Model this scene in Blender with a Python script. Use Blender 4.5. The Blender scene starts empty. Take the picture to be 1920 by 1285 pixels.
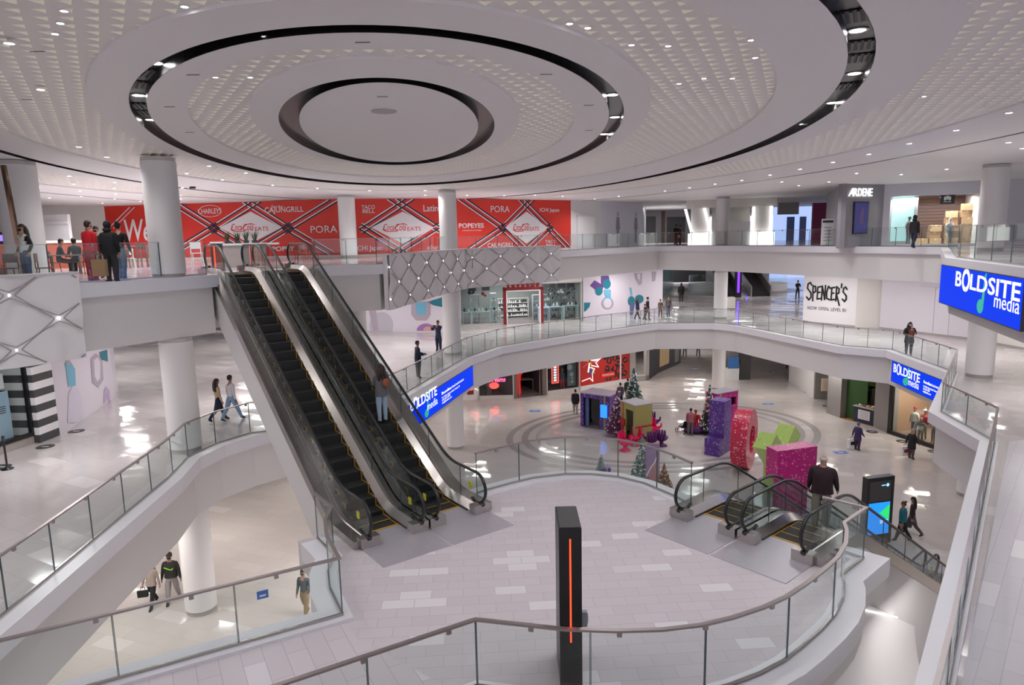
import bpy, bmesh, math, random
from mathutils import Vector, Matrix
from mathutils.geometry import tessellate_polygon
random.seed(7)
C = bpy.context.scene.collection
PI = math.pi
# ---------------------------------------------------------------- camera
CAMZ = 12.28
F = 1280.0; PT = .154254; RL = -.0211621
_fw = Vector((0, math.cos(PT), -math.sin(PT))); _u0 = Vector((0, math.sin(PT), math.cos(PT))); _r0 = Vector((1, 0, 0))
_rt = _r0*math.cos(RL) + _u0*math.sin(RL); _up = _u0*math.cos(RL) - _r0*math.sin(RL)
cam_data = bpy.data.cameras.new('camera'); cam_data.sensor_width = 36; cam_data.lens = 24; cam_data.clip_start = .05; cam_data.clip_end = 400
cam = bpy.data.objects.new('camera', cam_data); C.objects.link(cam)
cam.matrix_world = Matrix(((_rt.x, _up.x, -_fw.x, 0), (_rt.y, _up.y, -_fw.y, 0), (_rt.z, _up.z, -_fw.z, CAMZ), (0, 0, 0, 1)))
bpy.context.scene.camera = cam
# ---------------------------------------------------------------- world, exposure
W = bpy.data.worlds.new('world'); bpy.context.scene.world = W; W.use_nodes = True
W.node_tree.nodes['Background'].inputs[0].default_value = (.93, .9, 1.0, 1)
W.node_tree.nodes['Background'].inputs[1].default_value = .75
vs = bpy.context.scene.view_settings
vs.view_transform = 'Standard'; vs.look = 'None'; vs.gamma = 1; vs.exposure = 0.60
cy = bpy.context.scene.cycles; cy.max_bounces = 7; cy.diffuse_bounces = 3; cy.glossy_bounces = 3; cy.transmission_bounces = 2; cy.transparent_max_bounces = 16; cy.caustics_reflective = False; cy.caustics_refractive = False
L1, L2, L3, ZC = 0.0, 5.6, 11.2, 14.9
POWER = 1.0
def lamp_area(x, y, z, sx, sy, watt, col=(1, .97, .95), spread=180, rz=0):
    l = bpy.data.lights.new('area_lamp', 'AREA'); l.shape = 'RECTANGLE'; l.size = sx; l.size_y = sy; l.energy = watt*POWER; l.color = col
    l.spread = math.radians(spread)
    o = bpy.data.objects.new('area_lamp', l); C.objects.link(o); o.location = (x, y, z); o.rotation_euler = (0, 0, rz); return o
def lamp_spot(x, y, z, watt, col=(1, .97, .97), cone=150, rad=.07):
    l = bpy.data.lights.new('spot_lamp', 'SPOT'); l.energy = watt*POWER; l.color = col; l.spot_size = math.radians(cone); l.spot_blend = .6; l.shadow_soft_size = rad
    o = bpy.data.objects.new('spot_lamp', l); C.objects.link(o); o.location = (x, y, z); return o
# lamps in the soffits over the galleries (below the level three slab and the level two slab)
SOFFIT3 = [(-13.5, 12), (-14, 20), (-13, 28), (-8, 33), (-13.5, 37), (-6, 42), (-1.5, 47.5), (4, 50), (9.5, 53.5), (15.5, 57), (20, 52), (20, 46), (22, 41), (24.5, 35), (21, 25), (17, 17), (13, 10), (24, 60), (24, 70), (-20, 34), (-11, 45), (14, 66), (17, 77), (27, 82), (34, 72), (21, 90), (-17, 44), (-24, 40), (-9, 37)]  # last ones added, with no fitting seen, to brighten far corridor and dark floors
SOFFIT2 = [(-12, 13), (-12.5, 20), (-13, 27), (-9, 33), (-7, 40), (-3, 46), (3, 48.5), (9, 52), (15, 55), (19, 50), (20.5, 44), (-7, 24), (-5, 20), (14, 62), (19, 70), (-18, 20), (-18, 30), (17, 19), (21, 27)]
for x, y in SOFFIT3:
    lamp_area(x, y, 9.32, 2.2, .7, 84)
for x, y in SOFFIT2:
    lamp_area(x, y, 3.72, 2.2, .7, 66, (1, .95, .9))
lamp_area(-1, 12.5, L2-.66, 2.2, .7, 60, (1, .95, .9)); lamp_area(3.5, 12, L2-.66, 2.2, .7, 40, (1, .95, .9))
# ---------------------------------------------------------------- picking points on planes of the place
def ray(x, y): return _fw*F + _rt*(x-960) - _up*(y-642.5)
def g(x, y, z):
    d = ray(x, y); return Vector((0, 0, CAMZ)) + d*((z-CAMZ)/d.z)
def onplane(x, y, A, B):
    A = Vector((A[0], A[1], 0)); B = Vector((B[0], B[1], 0)); n = Vector((-(B-A).y, (B-A).x, 0)); d = ray(x, y)
    return Vector((0, 0, CAMZ)) + d*((A-Vector((0, 0, 0))).dot(n)/d.dot(n))
# ---------------------------------------------------------------- materials
MT = {}
def mat(name, col, rough=.5, metal=0., emit=None, es=1., spec=.5, noise=0.):
    if name in MT: return MT[name]
    m = bpy.data.materials.new(name); m.use_nodes = True; b = m.node_tree.nodes['Principled BSDF']
    b.inputs['Base Color'].default_value = (*col, 1); b.inputs['Roughness'].default_value = rough; b.inputs['Metallic'].default_value = metal
    b.inputs['Specular IOR Level'].default_value = spec
    if emit: b.inputs['Emission Color'].default_value = (*emit, 1); b.inputs['Emission Strength'].default_value = es
    nt = m.node_tree
    if noise:
        n = nt.nodes.new('ShaderNodeTexNoise'); n.inputs['Scale'].default_value = 9
        mx = nt.nodes.new('ShaderNodeMixRGB'); mx.blend_type = 'MULTIPLY'; mx.inputs[1].default_value = (*col, 1)
        r = nt.nodes.new('ShaderNodeValToRGB'); r.color_ramp.elements[0].color = (1-noise,)*3+(1,); r.color_ramp.elements[1].color = (1, 1, 1, 1)
        tc = nt.nodes.new('ShaderNodeTexCoord'); nt.links.new(tc.outputs['Object'], n.inputs['Vector'])
        nt.links.new(n.outputs[0], r.inputs[0]); nt.links.new(r.outputs[0], mx.inputs[2]); mx.inputs[0].default_value = 1; nt.links.new(mx.outputs[0], b.inputs['Base Color'])
    MT[name] = m; return m
def tile_mat(name, col, grout, w, h, rot=0, rough=.22, light=.8, lightcol=(.86, .84, .86), thr=.86, mortar=.006, tilt=.035):
    m = bpy.data.materials.new(name); m.use_nodes = True; nt = m.node_tree; b = nt.nodes['Principled BSDF']; N = nt.nodes.new; L = nt.links.new
    tc = N('ShaderNodeTexCoord'); mp = N('ShaderNodeMapping'); mp.inputs['Rotation'].default_value = (0, 0, rot); L(tc.outputs['Object'], mp.inputs['Vector'])
    br = N('ShaderNodeTexBrick'); br.inputs['Scale'].default_value = 1; br.inputs['Brick Width'].default_value = w; br.inputs['Row Height'].default_value = h
    br.inputs['Mortar Size'].default_value = mortar; br.inputs['Mortar Smooth'].default_value = .2; br.inputs['Bias'].default_value = 0
    br.inputs['Color1'].default_value = (0, 0, 0, 1); br.inputs['Color2'].default_value = (1, 1, 1, 1); br.inputs['Mortar'].default_value = (.3, .3, .3, 1)
    L(mp.outputs[0], br.inputs['Vector'])
    cr = N('ShaderNodeValToRGB'); e = cr.color_ramp.elements; c2 = [c*.95 for c in col]
    e[0].position = 0; e[0].color = (*c2, 1); e[1].position = thr; e[1].color = (*col, 1)
    k = cr.color_ramp.elements.new(thr+.01); k.color = (*lightcol, 1)
    L(br.outputs['Color'], cr.inputs[0])
    mx = N('ShaderNodeMixRGB'); L(br.outputs['Fac'], mx.inputs[0]); L(cr.outputs[0], mx.inputs[1]); mx.inputs[2].default_value = (*grout, 1)
    L(mx.outputs[0], b.inputs['Base Color']); b.inputs['Roughness'].default_value = rough
    nz = N('ShaderNodeTexNoise'); nz.inputs['Scale'].default_value = 1.3; L(mp.outputs[0], nz.inputs['Vector'])
    mr = N('ShaderNodeMapRange'); mr.inputs[3].default_value = rough*.9; mr.inputs[4].default_value = rough*1.1; L(nz.outputs[0], mr.inputs[0]); L(mr.outputs[0], b.inputs['Roughness'])
    wn = N('ShaderNodeTexWhiteNoise'); wn.noise_dimensions = '3D'; L(br.outputs['Color'], wn.inputs['Vector'])
    sb = N('ShaderNodeVectorMath'); sb.operation = 'SUBTRACT'; sb.inputs[1].default_value = (.5, .5, .5); L(wn.outputs['Color'], sb.inputs[0])
    sc_ = N('ShaderNodeVectorMath'); sc_.operation = 'SCALE'; sc_.inputs['Scale'].default_value = tilt; L(sb.outputs[0], sc_.inputs[0])
    ge = N('ShaderNodeNewGeometry'); ad = N('ShaderNodeVectorMath'); ad.operation = 'ADD'; L(ge.outputs['Normal'], ad.inputs[0]); L(sc_.outputs[0], ad.inputs[1])
    nm = N('ShaderNodeVectorMath'); nm.operation = 'NORMALIZE'; L(ad.outputs[0], nm.inputs[0]); L(nm.outputs[0], b.inputs['Normal']); b.inputs['Specular IOR Level'].default_value = .38
    MT[name] = m; return m
M_white = mat('white_plaster', (.80, .775, .77), .55, noise=.02)
M_ceil = mat('ceiling_paint', (.90, .875, .885), .6)
M_pattern = mat('ceiling_panel', (.90, .865, .835), .5)
M_pocket = mat('ceiling_pocket', (.96, .93, .84), .35, emit=(1, .93, .78), es=.06)  # lit look put into the colour: cream tone with a faint glow
M_curb = mat('white_curb', (.88, .87, .92), .3)
M_soffit = mat('soffit', (.82, .79, .77), .6)
M_black = mat('black_metal', (.012, .012, .013), .35)
M_blackch = mat('black_channel', (.015, .014, .014), .28, .3)
M_rubber = mat('black_rubber', (.012, .012, .013), .32)
M_dark = mat('dark_interior', (.03, .03, .033), .5)
M_steel = mat('brushed_steel', (.47, .44, .42), .24, 1, noise=.12)
M_steeld = mat('handrail_steel', (.42, .375, .37), .34, .9)
M_col = mat('column_paint', (.83, .81, .81), .5)
M_grey = mat('grey_base', (.42, .39, .38), .4)
M_floor1 = tile_mat('tile_level_one', (.63, .575, .555), (.50, .45, .44), 1.2, .6, .35, .09, thr=.95, lightcol=(.69, .64, .63), tilt=.05)
M_floor2 = tile_mat('tile_level_two', (.63, .58, .585), (.50, .455, .46), 1.2, .6, .5, .10, thr=.95, lightcol=(.70, .65, .66), tilt=.05)
M_floor2n = tile_mat('tile_near_gallery', (.66, .63, .68), (.50, .47, .52), 1.0, .3, -.86, .3, thr=.97)
M_floor3 = tile_mat('tile_level_three', (.74, .70, .71), (.6, .56, .58), 1.2, .6, .2, .12, thr=.95)
M_disc = tile_mat('tile_platform', (.69, .635, .67), (.55, .50, .53), .6, .3, -.06, .25, thr=.9, lightcol=(.80, .77, .80))
M_bridge = tile_mat('tile_bridge', (.70, .64, .68), (.52, .46, .50), 1.2, .33, math.radians(61+0), .25, thr=.8, lightcol=(.77, .73, .78))
def glass_mat(name, tint, refl=1.):
    m = bpy.data.materials.new(name); m.use_nodes = True; nt = m.node_tree; nt.nodes.clear(); N = nt.nodes.new; L = nt.links.new
    t = N('ShaderNodeBsdfTransparent'); t.inputs[0].default_value = (*tint, 1); gl = N('ShaderNodeBsdfGlossy'); gl.inputs['Roughness'].default_value = .02; gl.inputs[0].default_value = (1, 1, 1, 1)
    fr = N('ShaderNodeLayerWeight'); fr.inputs[0].default_value = .5; pw = N('ShaderNodeMath'); pw.operation = 'POWER'; pw.inputs[1].default_value = 4.; L(fr.outputs['Facing'], pw.inputs[0])
    ml = N('ShaderNodeMath'); ml.operation = 'MULTIPLY_ADD'; ml.inputs[1].default_value = .55*refl; ml.inputs[2].default_value = .035*refl; L(pw.outputs[0], ml.inputs[0])
    mx = N('ShaderNodeMixShader'); L(ml.outputs[0], mx.inputs[0]); L(t.outputs[0], mx.inputs[1]); L(gl.outputs[0], mx.inputs[2])
    o = N('ShaderNodeOutputMaterial'); L(mx.outputs[0], o.inputs[0]); MT[name] = m; return m
M_glass = glass_mat('balustrade_glass', (.925, .955, .95), .8)
M_shop = glass_mat('shop_glass', (.9, .93, .93), .7)
M_edge = mat('glass_edge', (.10, .14, .15), .2)
M_red = mat('red_wall', (.78, .045, .03), .4)
M_wht = mat('white_print', (.88, .86, .88), .4)
M_navy = mat('navy_print', (.03, .02, .05), .4)
M_blue = mat('screen_blue', (0, .0, .02), .5, spec=.05, emit=(.0, .05, 1.0), es=.60)
M_swhite = mat('screen_white', (.3, .3, .3), .3, emit=(1, 1, 1), es=.66)
M_steal = mat('screen_teal', (0, .1, .06), .3, emit=(.0, .42, .30), es=.62)
M_lamp = mat('lamp_lens', (1, 1, 1), .3, emit=(1, .97, 1), es=14)
M_strip = mat('lit_strip', (1, 1, 1), .3, emit=(1, .97, .92), es=.95)
M_pin = mat('pin_lens', (1, 1, 1), .3, emit=(1, .97, 1), es=2.6)
M_yellow = mat('yellow_paint', (.55, .31, .03), .45)
M_ystick = mat('yellow_sticker', (.72, .68, .03), .4)
# ---------------------------------------------------------------- mesh builder
class MB:
    def __init__(s): s.v = []; s.f = []; s.m = []
    def add(s, vs, fs, m=0):
        o = len(s.v); s.v += [tuple(v) for v in vs]; s.f += [tuple(i+o for i in f) for f in fs]; s.m += [m]*len(fs)
    def box(s, x0, x1, y0, y1, z0, z1, m=0):
        s.add([(x0, y0, z0), (x1, y0, z0), (x1, y1, z0), (x0, y1, z0), (x0, y0, z1), (x1, y0, z1), (x1, y1, z1), (x0, y1, z1)],
              [(0, 3, 2, 1), (4, 5, 6, 7), (0, 1, 5, 4), (1, 2, 6, 5), (2, 3, 7, 6), (3, 0, 4, 7)], m)
    def hexa(s, a, m=0): s.add(a, [(0, 3, 2, 1), (4, 5, 6, 7), (0, 1, 5, 4), (1, 2, 6, 5), (2, 3, 7, 6), (3, 0, 4, 7)], m)
    def obox(s, c, dx, dy, dz, rz=0, m=0, rx=0):
        R = Matrix.Rotation(rz, 3, 'Z') @ Matrix.Rotation(rx, 3, 'X'); c = Vector(c); a = []
        for z in (-1, 1):
            for x, y in ((-1, -1), (1, -1), (1, 1), (-1, 1)): a.append(c + R @ Vector((x*dx/2, y*dy/2, z*dz/2)))
        s.hexa(a, m)
    def beam(s, p, q, w, h, m=0):          # box along p->q, w horizontal, h other way
        p = Vector(p); q = Vector(q); d = (q-p).normalized(); sd = d.cross(Vector((0, 0, 1)))
        sd = sd.normalized() if sd.length > 1e-4 else Vector((1, 0, 0)); u = sd.cross(d)
        a = []
        for e in (p, q):
            for i, j in ((-1, -1), (1, -1), (1, 1), (-1, 1)): a.append(e + sd*(i*w/2) + u*(j*h/2))
        s.hexa(a, m)
    def prism(s, poly, z0, z1, holes=(), m=0, mside=None, bottom=True):
        loops = [poly]+list(holes); tri = tessellate_polygon([[Vector((p[0], p[1], 0)) for p in l] for l in loops]); flat = [p for l in loops for p in l]
        n = len(flat); mside = m if mside is None else mside
        s.add([(p[0], p[1], z1) for p in flat], [t for t in tri], m)
        if bottom: s.add([(p[0], p[1], z0) for p in flat], [tuple(reversed(t)) for t in tri], m)
        for l in loops:
            k = len(l); s.add([(p[0], p[1], z0) for p in l]+[(p[0], p[1], z1) for p in l], [(i, (i+1) % k, k+(i+1) % k, k+i) for i in range(k)], mside)
    def wall(s, path, z0, z1, th=.0, m=0):   # vertical ribbon; th gives thickness to the left side
        P = [Vector((p[0], p[1], 0)) for p in path]; n = len(P)
        if th == 0:
            s.add([(p.x, p.y, z0) for p in P]+[(p.x, p.y, z1) for p in P], [(i, i+1, n+i+1, n+i) for i in range(n-1)], m); return
        Q = offset(path, th); s.prism([(p.x, p.y) for p in P]+[(q[0], q[1]) for q in reversed(Q)], z0, z1, m=m)
    def tube(s, path, r, n=8, m=0, closed=False, flat=1.):
        P = [Vector(p) for p in path]; k = len(P); vs = []; ref = None
        for i, p in enumerate(P):
            if closed: t = (P[(i+1) % k]-P[i-1]).normalized()
            else: t = (P[min(i+1, k-1)]-P[max(i-1, 0)]).normalized()
            if ref is None: ref = t.orthogonal().normalized() if abs(t.z) > .99 else t.cross(Vector((0, 0, 1))).normalized()
            a = (ref - t*ref.dot(t)).normalized(); ref = a; b = t.cross(a)
            rr = r[i] if isinstance(r, (list, tuple)) else r
            for j in range(n):
                an = 2*PI*j/n; vs.append(p + a*(rr*math.cos(an)) + b*(rr*flat*math.sin(an)))
        fs = []
        for i in range(k if closed else k-1):
            i2 = (i+1) % k
            for j in range(n): fs.append((i*n+j, i*n+(j+1) % n, i2*n+(j+1) % n, i2*n+j))
        if not closed: fs += [tuple(range(n))[::-1], tuple((k-1)*n+j for j in range(n))]
        s.add(vs, fs, m)
    def cyl(s, x, y, z0, z1, r0, r1=None, n=24, m=0):
        r1 = r0 if r1 is None else r1; vs = []
        for z, r in ((z0, r0), (z1, r1)):
            vs += [(x+r*math.cos(2*PI*j/n), y+r*math.sin(2*PI*j/n), z) for j in range(n)]
        s.add(vs, [(j, (j+1) % n, n+(j+1) % n, n+j) for j in range(n)]+[tuple(range(n))[::-1], tuple(range(n, 2*n))], m)
    def lathe(s, prof, x=0, y=0, n=20, m=0, sx=1., sy=1.):
        vs = []; k = len(prof)
        for r, z in prof: vs += [(x+sx*r*math.cos(2*PI*j/n), y+sy*r*math.sin(2*PI*j/n), z) for j in range(n)]
        fs = [(i*n+j, i*n+(j+1) % n, (i+1)*n+(j+1) % n, (i+1)*n+j) for i in range(k-1) for j in range(n)]
        fs += [tuple(range(n))[::-1], tuple((k-1)*n+j for j in range(n))]
        s.add(vs, fs, m)
    def ball(s, c, rx, ry=None, rz=None, n=12, k=8, m=0, a0=-PI/2, a1=PI/2):
        ry = rx if ry is None else ry; rz = rx if rz is None else rz; vs = []
        for i in range(k+1):
            a = a0+(a1-a0)*i/k
            for j in range(n): vs.append((c[0]+rx*math.cos(a)*math.cos(2*PI*j/n), c[1]+ry*math.cos(a)*math.sin(2*PI*j/n), c[2]+rz*math.sin(a)))
        s.add(vs, [(i*n+j, i*n+(j+1) % n, (i+1)*n+(j+1) % n, (i+1)*n+j) for i in range(k) for j in range(n)]+[tuple(range(n))[::-1], tuple(k*n+j for j in range(n))], m)
    def quad(s, a, b, c, d, m=0): s.add([a, b, c, d], [(0, 1, 2, 3)], m)
    def plate(s, poly, O, X, N, th=.004, m=0, off=0.):   # 2D polygon set on a vertical plane: O origin, X right, N outward
        O = Vector(O); X = Vector(X).normalized(); N = Vector(N).normalized(); Z = Vector((0, 0, 1))
        tri = tessellate_polygon([[Vector((p[0], p[1], 0)) for p in poly]]); k = len(poly)
        f = [O+X*p[0]+Z*p[1]+N*(off+th) for p in poly]; b = [O+X*p[0]+Z*p[1]+N*off for p in poly]
        s.add(f+b, [t for t in tri]+[(i, (i+1) % k, k+(i+1) % k, k+i) for i in range(k)], m)
    def stroke(s, pts, w, O, X, N, off=0., th=.004, m=0):
        for (a, b) in zip(pts, pts[1:]):
            dx, dy = b[0]-a[0], b[1]-a[1]; l = math.hypot(dx, dy) or 1; nx, ny = -dy/l*w/2, dx/l*w/2; ex, ey = dx/l*w*.35, dy/l*w*.35
            s.plate([(a[0]+nx-ex, a[1]+ny-ey), (b[0]+nx+ex, b[1]+ny+ey), (b[0]-nx+ex, b[1]-ny+ey), (a[0]-nx-ex, a[1]-ny-ey)], O, X, N, th, m, off)
    def build(s, name, mats, parent=None, smooth=False, local=False, auto=None):
        me = bpy.data.meshes.new(name)
        if parent is not None and not local:
            M = parent.matrix_basis.inverted(); vv = [M @ Vector(v) for v in s.v]
        else: vv = s.v
        me.from_pydata(vv, [], s.f); mats = mats if isinstance(mats, (list, tuple)) else [mats]
        for m in mats: me.materials.append(m)
        if len(mats) > 1: me.polygons.foreach_set('material_index', s.m)
        if smooth or auto: me.polygons.foreach_set('use_smooth', [True]*len(s.f))
        me.update()
        bm = bmesh.new(); bm.from_mesh(me); bmesh.ops.recalc_face_normals(bm, faces=bm.faces)
        if auto:
            for e in bm.edges:
                if len(e.link_faces) == 2 and e.calc_face_angle(0) > auto: e.smooth = False
        bm.to_mesh(me); bm.free()
        o = bpy.data.objects.new(name, me); C.objects.link(o)
        if parent is not None: o.parent = parent
        return o
def offset(path, d, closed=False):     # offset polyline to its left by d
    P = [Vector((p[0], p[1])) for p in path]; n = len(P); out = []
    for i in range(n):
        a = P[i-1] if (i > 0 or closed) else None; b = P[(i+1) % n] if (i < n-1 or closed) else None
        n1 = (P[i]-a).normalized() if a is not None else None; n2 = (b-P[i]).normalized() if b is not None else None
        if n1 is None: n1 = n2
        if n2 is None: n2 = n1
        l1 = Vector((-n1.y, n1.x)); l2 = Vector((-n2.y, n2.x)); m = (l1+l2); m = m.normalized() if m.length > 1e-3 else l1
        c = max(.35, m.dot(l1)); q = P[i]+m*(d/c); out.append((q.x, q.y))
    return out
def tag(o, label=None, cat=None, group=None, kind=None):
    if label: o['label'] = label
    if cat: o['category'] = cat
    if group: o['group'] = group
    if kind: o['kind'] = kind
    return o
def thing(name, label, cat, loc=(0, 0, 0), rz=0, group=None):
    o = bpy.data.objects.new(name, None); C.objects.link(o); o.location = loc; o.rotation_euler = (0, 0, rz); o.empty_display_size = .2
    o.matrix_basis = Matrix.Translation(Vector(loc)) @ Matrix.Rotation(rz, 4, 'Z')
    return tag(o, label, cat, group)
def struct(name, b, m, **k): return tag(b.build(name, m, **k), kind='structure')
def dup(o, loc=None, rz=None, label=None, parent=None):
    c = o.copy(); C.objects.link(c)
    if parent is not None: c.parent = parent
    if loc is not None: c.location = loc
    if rz is not None: c.rotation_euler = (0, 0, rz)
    if label: c['label'] = label
    for ch in [q for q in o.children]: dup(ch, parent=c)
    return c
def text_mesh(txt, size, bold=0., shear=0., sx=1., extr=.004, align='LEFT', space=1.):
    cu = bpy.data.curves.new('t', 'FONT'); cu.body = txt; cu.size = size; cu.offset = bold*.4; cu.shear = shear; cu.extrude = extr; cu.align_x = align; cu.space_character = space; cu.resolution_u = 3
    ob = bpy.data.objects.new('t', cu); C.objects.link(ob)
    dg = bpy.context.evaluated_depsgraph_get(); me = bpy.data.meshes.new_from_object(ob.evaluated_get(dg)); bpy.data.objects.remove(ob); bpy.data.curves.remove(cu)
    for v in me.vertices: v.co.x *= sx
    return me
def lettering(txt, O, X, N, size, m, parent=None, name='lettering', off=.01, **k):   # text standing on a vertical face
    me = text_mesh(txt, size, **k); me.materials.clear(); me.materials.append(m)
    X = Vector(X).normalized(); N = Vector(N).normalized(); U = Vector((0, 0, 1)); O = Vector(O)+N*off
    if k.get('extr') is None: pass
    M = Matrix(((X.x, U.x, N.x, O.x), (X.y, U.y, N.y, O.y), (X.z, U.z, N.z, O.z), (0, 0, 0, 1)))
    if parent is not None: M = parent.matrix_basis.inverted() @ M
    me.transform(M); me.name = name
    o = bpy.data.objects.new(name, me); C.objects.link(o)
    if parent is not None: o.parent = parent
    return o
# ================================================================ STRUCTURE
V2 = [(-8.95, 3), (-9.0, 10.97), (-9.58, 18.72), (-9.9, 20.63), (-9.63, 21.88), (-8.97, 23.0), (-4.71, 27.58), (-2.25, 37.5), (-0.65, 40.84), (4.3, 45.28), (10.7, 50.0), (14.75, 49.6), (15.9, 48.2), (18.79, 38.6),
      (20.65, 37.0), (20.04, 30.83), (15.21, 24.19), (14.63, 20.58), (5.92, 9.17), (1.2, 3)]
V3 = [(-14.5, .6), (-14.6, 14.4), (-12.95, 16.9), (-11.83, 18.58), (-9.55, 22.3), (-10.2, 23.45), (-7.62, 25.35), (-7.6, 27.65), (-5.3, 28.3), (-3.05, 40.2), (3.0, 44.6), (12.0, 55.6), (14.9, 52.8), (16.48, 50.5), (22.8, 36.3), (14.9, 23.4), (12.6, 16.6), (7, 2.5), (5.5, .6)]
OUT = [(-50, -6), (50, -6), (50, 120), (-50, 120)]
FB = 1.85
b = MB(); b.prism(OUT, -.3, 0, m=0); struct('floor', b, M_floor1)
H2, H3 = offset(V2, .20, True), offset(V3, .16, True)
b = MB(); b.prism(OUT, L2-FB, L2, [H2], m=0, mside=1)
b.f = b.f; fl2 = tag(b.build('floor_middle_level', [M_floor2, M_white]), kind='structure')
def split_bottom(o, zt):       # underside of a slab gets the soffit paint
    o.data.materials.append(M_soffit)
    for p in o.data.polygons:
        if p.center.z < zt and abs(p.normal.z) > .9: p.material_index = len(o.data.materials)-1
split_bottom(fl2, L2-1)
b = MB(); b.prism(OUT, L3-FB, L3, [H3], m=0, mside=1); fl3 = tag(b.build('floor_upper_level', [M_floor3, M_white]), kind='structure'); split_bottom(fl3, L3-1)
def band(name, poly, z0, z1, out=.05, inn=.35, closed=True, m=None):   # projecting band along a slab edge (void is to the right of the path)
    a = offset(poly, -out, closed); c = offset(poly, inn, closed); bb = MB()
    if closed: bb.prism(c, z0, z1, [a])
    else: bb.prism(a+c[::-1], z0, z1)
    return struct(name, bb, m or M_curb)
# V2/V3 run with the void on their right-hand side
band('trim_1', V2, L2-.36, L2+.05, .06, .42)
band('trim_2', V3[6:]+V3[:6], L3-.34, L3+.05, .06, .36, closed=False)
# platform and bridge on level two
G_left = [(-3.12, 11.28), (-3.58, 12.2), (-3.80, 12.9), (-3.86, 13.6), (-4.45, 14.45)]
G_far = [(-1.0, 16.95), (-.72, 17.2), (-.13, 17.62), (.52, 18.02), (1.41, 18.25), (2.14, 18.2), (2.83, 17.95), (3.45, 17.42), (3.97, 16.6), (4.3, 15.9)]
G_right = [(6.42, 13.58), (7.03, 12.99), (6.25, 12.3), (6.14, 11.97), (5.87, 11.45), (5.5, 10.95), (5.09, 10.53), (4.52, 10.02), (4.1, 9.68), (3.63, 9.39), (3.1, 9.14), (2.6, 8.97), (2.03, 8.88), (1.4, 8.87), (.67, 8.94), (-.62, 9.24)]
br_far = [(-9.2, 7.95), (-3.12, 11.28)]
br_near = [(-.62, 9.24), (-2.82, 7.96), (-9.2, 4.35)]
G_all = br_far[:1]+G_left+G_far+G_right+br_near[1:]      # clockwise
edge = offset(G_all, .34)                                 # slab edge outside the glass
pl = [(-10, edge[0][1]-.45)]+edge+[(-10, edge[-1][1]-.45)]
b = MB(); b.prism(pl, L2-.62, L2, m=0, mside=1); o = struct('floor_platform', b, [M_disc, M_white]); split_bottom(o, L2-.5)
for i, run in enumerate((br_far[:1]+G_left, G_far, G_right+br_near[1:])):
    b = MB(); b.prism(offset(run, .37)+offset(run, -.16)[::-1], L2-.32, L2+.07); struct('trim_%d' % (20+i), b, M_curb)
# bridge paving (strips run across the bridge)
b = MB(); q = offset([(-9.2, 7.95), (-3.12, 11.28)], -.16); r = offset([(-.62, 9.24), (-9.2, 4.35)], -.16)
b.prism([q[0], q[1], (-2.7, 10.6), (-1.9, 10.0), (-1.1, 9.35), r[0], r[1]], L2+.001, L2+.012); struct('floor_bridge', b, M_bridge)
# paving of the near gallery: finer
b = MB(); b.prism([(15.5, 20.6), (6.25, 8.8), (1.6, 3.0), (40, 3), (40, 26)], L2+.001, L2+.008); struct('floor_near_gallery', b, M_floor2n)
# oval inlays on the ground floor
def oval(cx, cy, a, bb_, ph, n=96):
    return [(cx+a*math.cos(t)*math.cos(ph)-bb_*math.sin(t)*math.sin(ph), cy+a*math.cos(t)*math.sin(ph)+bb_*math.sin(t)*math.cos(ph)) for t in [2*PI*i/n for i in range(n)]]
M_inlay = mat('grey_inlay', (.36, .33, .33), .25)
for i, (da) in enumerate((0, -.95, -1.85)):
    b = MB(); b.prism(oval(9.3, 41.3, 9.9+da, 7.3+da*.75, .22), 0, .006, [oval(9.3, 41.3, 9.9-.42+da, 7.3-.36+da*.75, .22)]); struct('trim_%d' % (4+i), b, M_inlay)
# ---------------------------------------------------------------- level three ceiling with its oval bands
S = .929
EL = {0: (-3.18, 19.59, 6.62, 2.29), 1: (-3.25, 19.88, 7.30, 2.77), 2: (-3.20, 19.67, 8.41, 3.32), 3: (-3.45, 21.55, 11.01, 4.97), 4: (-3.65, 23.08, 13.22, 6.07), 5: (-3.71, 23.59, 14.09, 6.50),
      6: (-3.73, 23.45, 14.99, 7.04), 7: (-3.76, 24.49, 17.42, 10.10), 8: (-4.32, 29.10, 23.42, 12.15), 9: (-4.21, 29.19, 23.74, 12.55), 10: (-4.4, 28.5, 24.6, 13.6), 11: (-4.5, 27.5, 27.5, 16.9), 12: (-4.4, 31.5, 36, 19.8), 13: (-4.4, 31.5, 36.15, 19.92)}
def ell(k, n=144, d=0.):
    cx, cy, a, bb_ = EL[k]; ph = math.radians(8); cx *= S; cy *= S; a = a*S+d; bb_ = bb_*S+d
    return [(cx-a*math.sin(ph)*math.cos(t)+bb_*math.cos(ph)*math.sin(t), cy+a*math.cos(ph)*math.cos(t)+bb_*math.sin(ph)*math.sin(t)) for t in [2*PI*i/n for i in range(n)]]
def inell(k, x, y, d=0.):
    cx, cy, a, bb_ = EL[k]; ph = math.radians(8); x -= cx*S; y -= cy*S; u = -x*math.sin(ph)+y*math.cos(ph); v = x*math.cos(ph)+y*math.sin(ph)
    return (u/(a*S+d))**2+(v/(bb_*S+d))**2 < 1
zc = ZC
b = MB(); b.prism([(-50, -6), (50, -6), (50, 120), (-50, 120)], zc, zc+.3, [ell(11)]); struct('ceiling', b, M_ceil)
b = MB(); b.prism(ell(0), zc, zc+.22); struct('ceiling_disc', b, M_ceil)
for i, (p, q) in enumerate(((2, 1), (4, 3), (6, 5), (8, 7), (10, 9))):
    b = MB(); b.prism(ell(p), zc, zc+.24, [ell(q)]); struct('ceiling_ring_%d' % (i+1), b, M_ceil)
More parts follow.
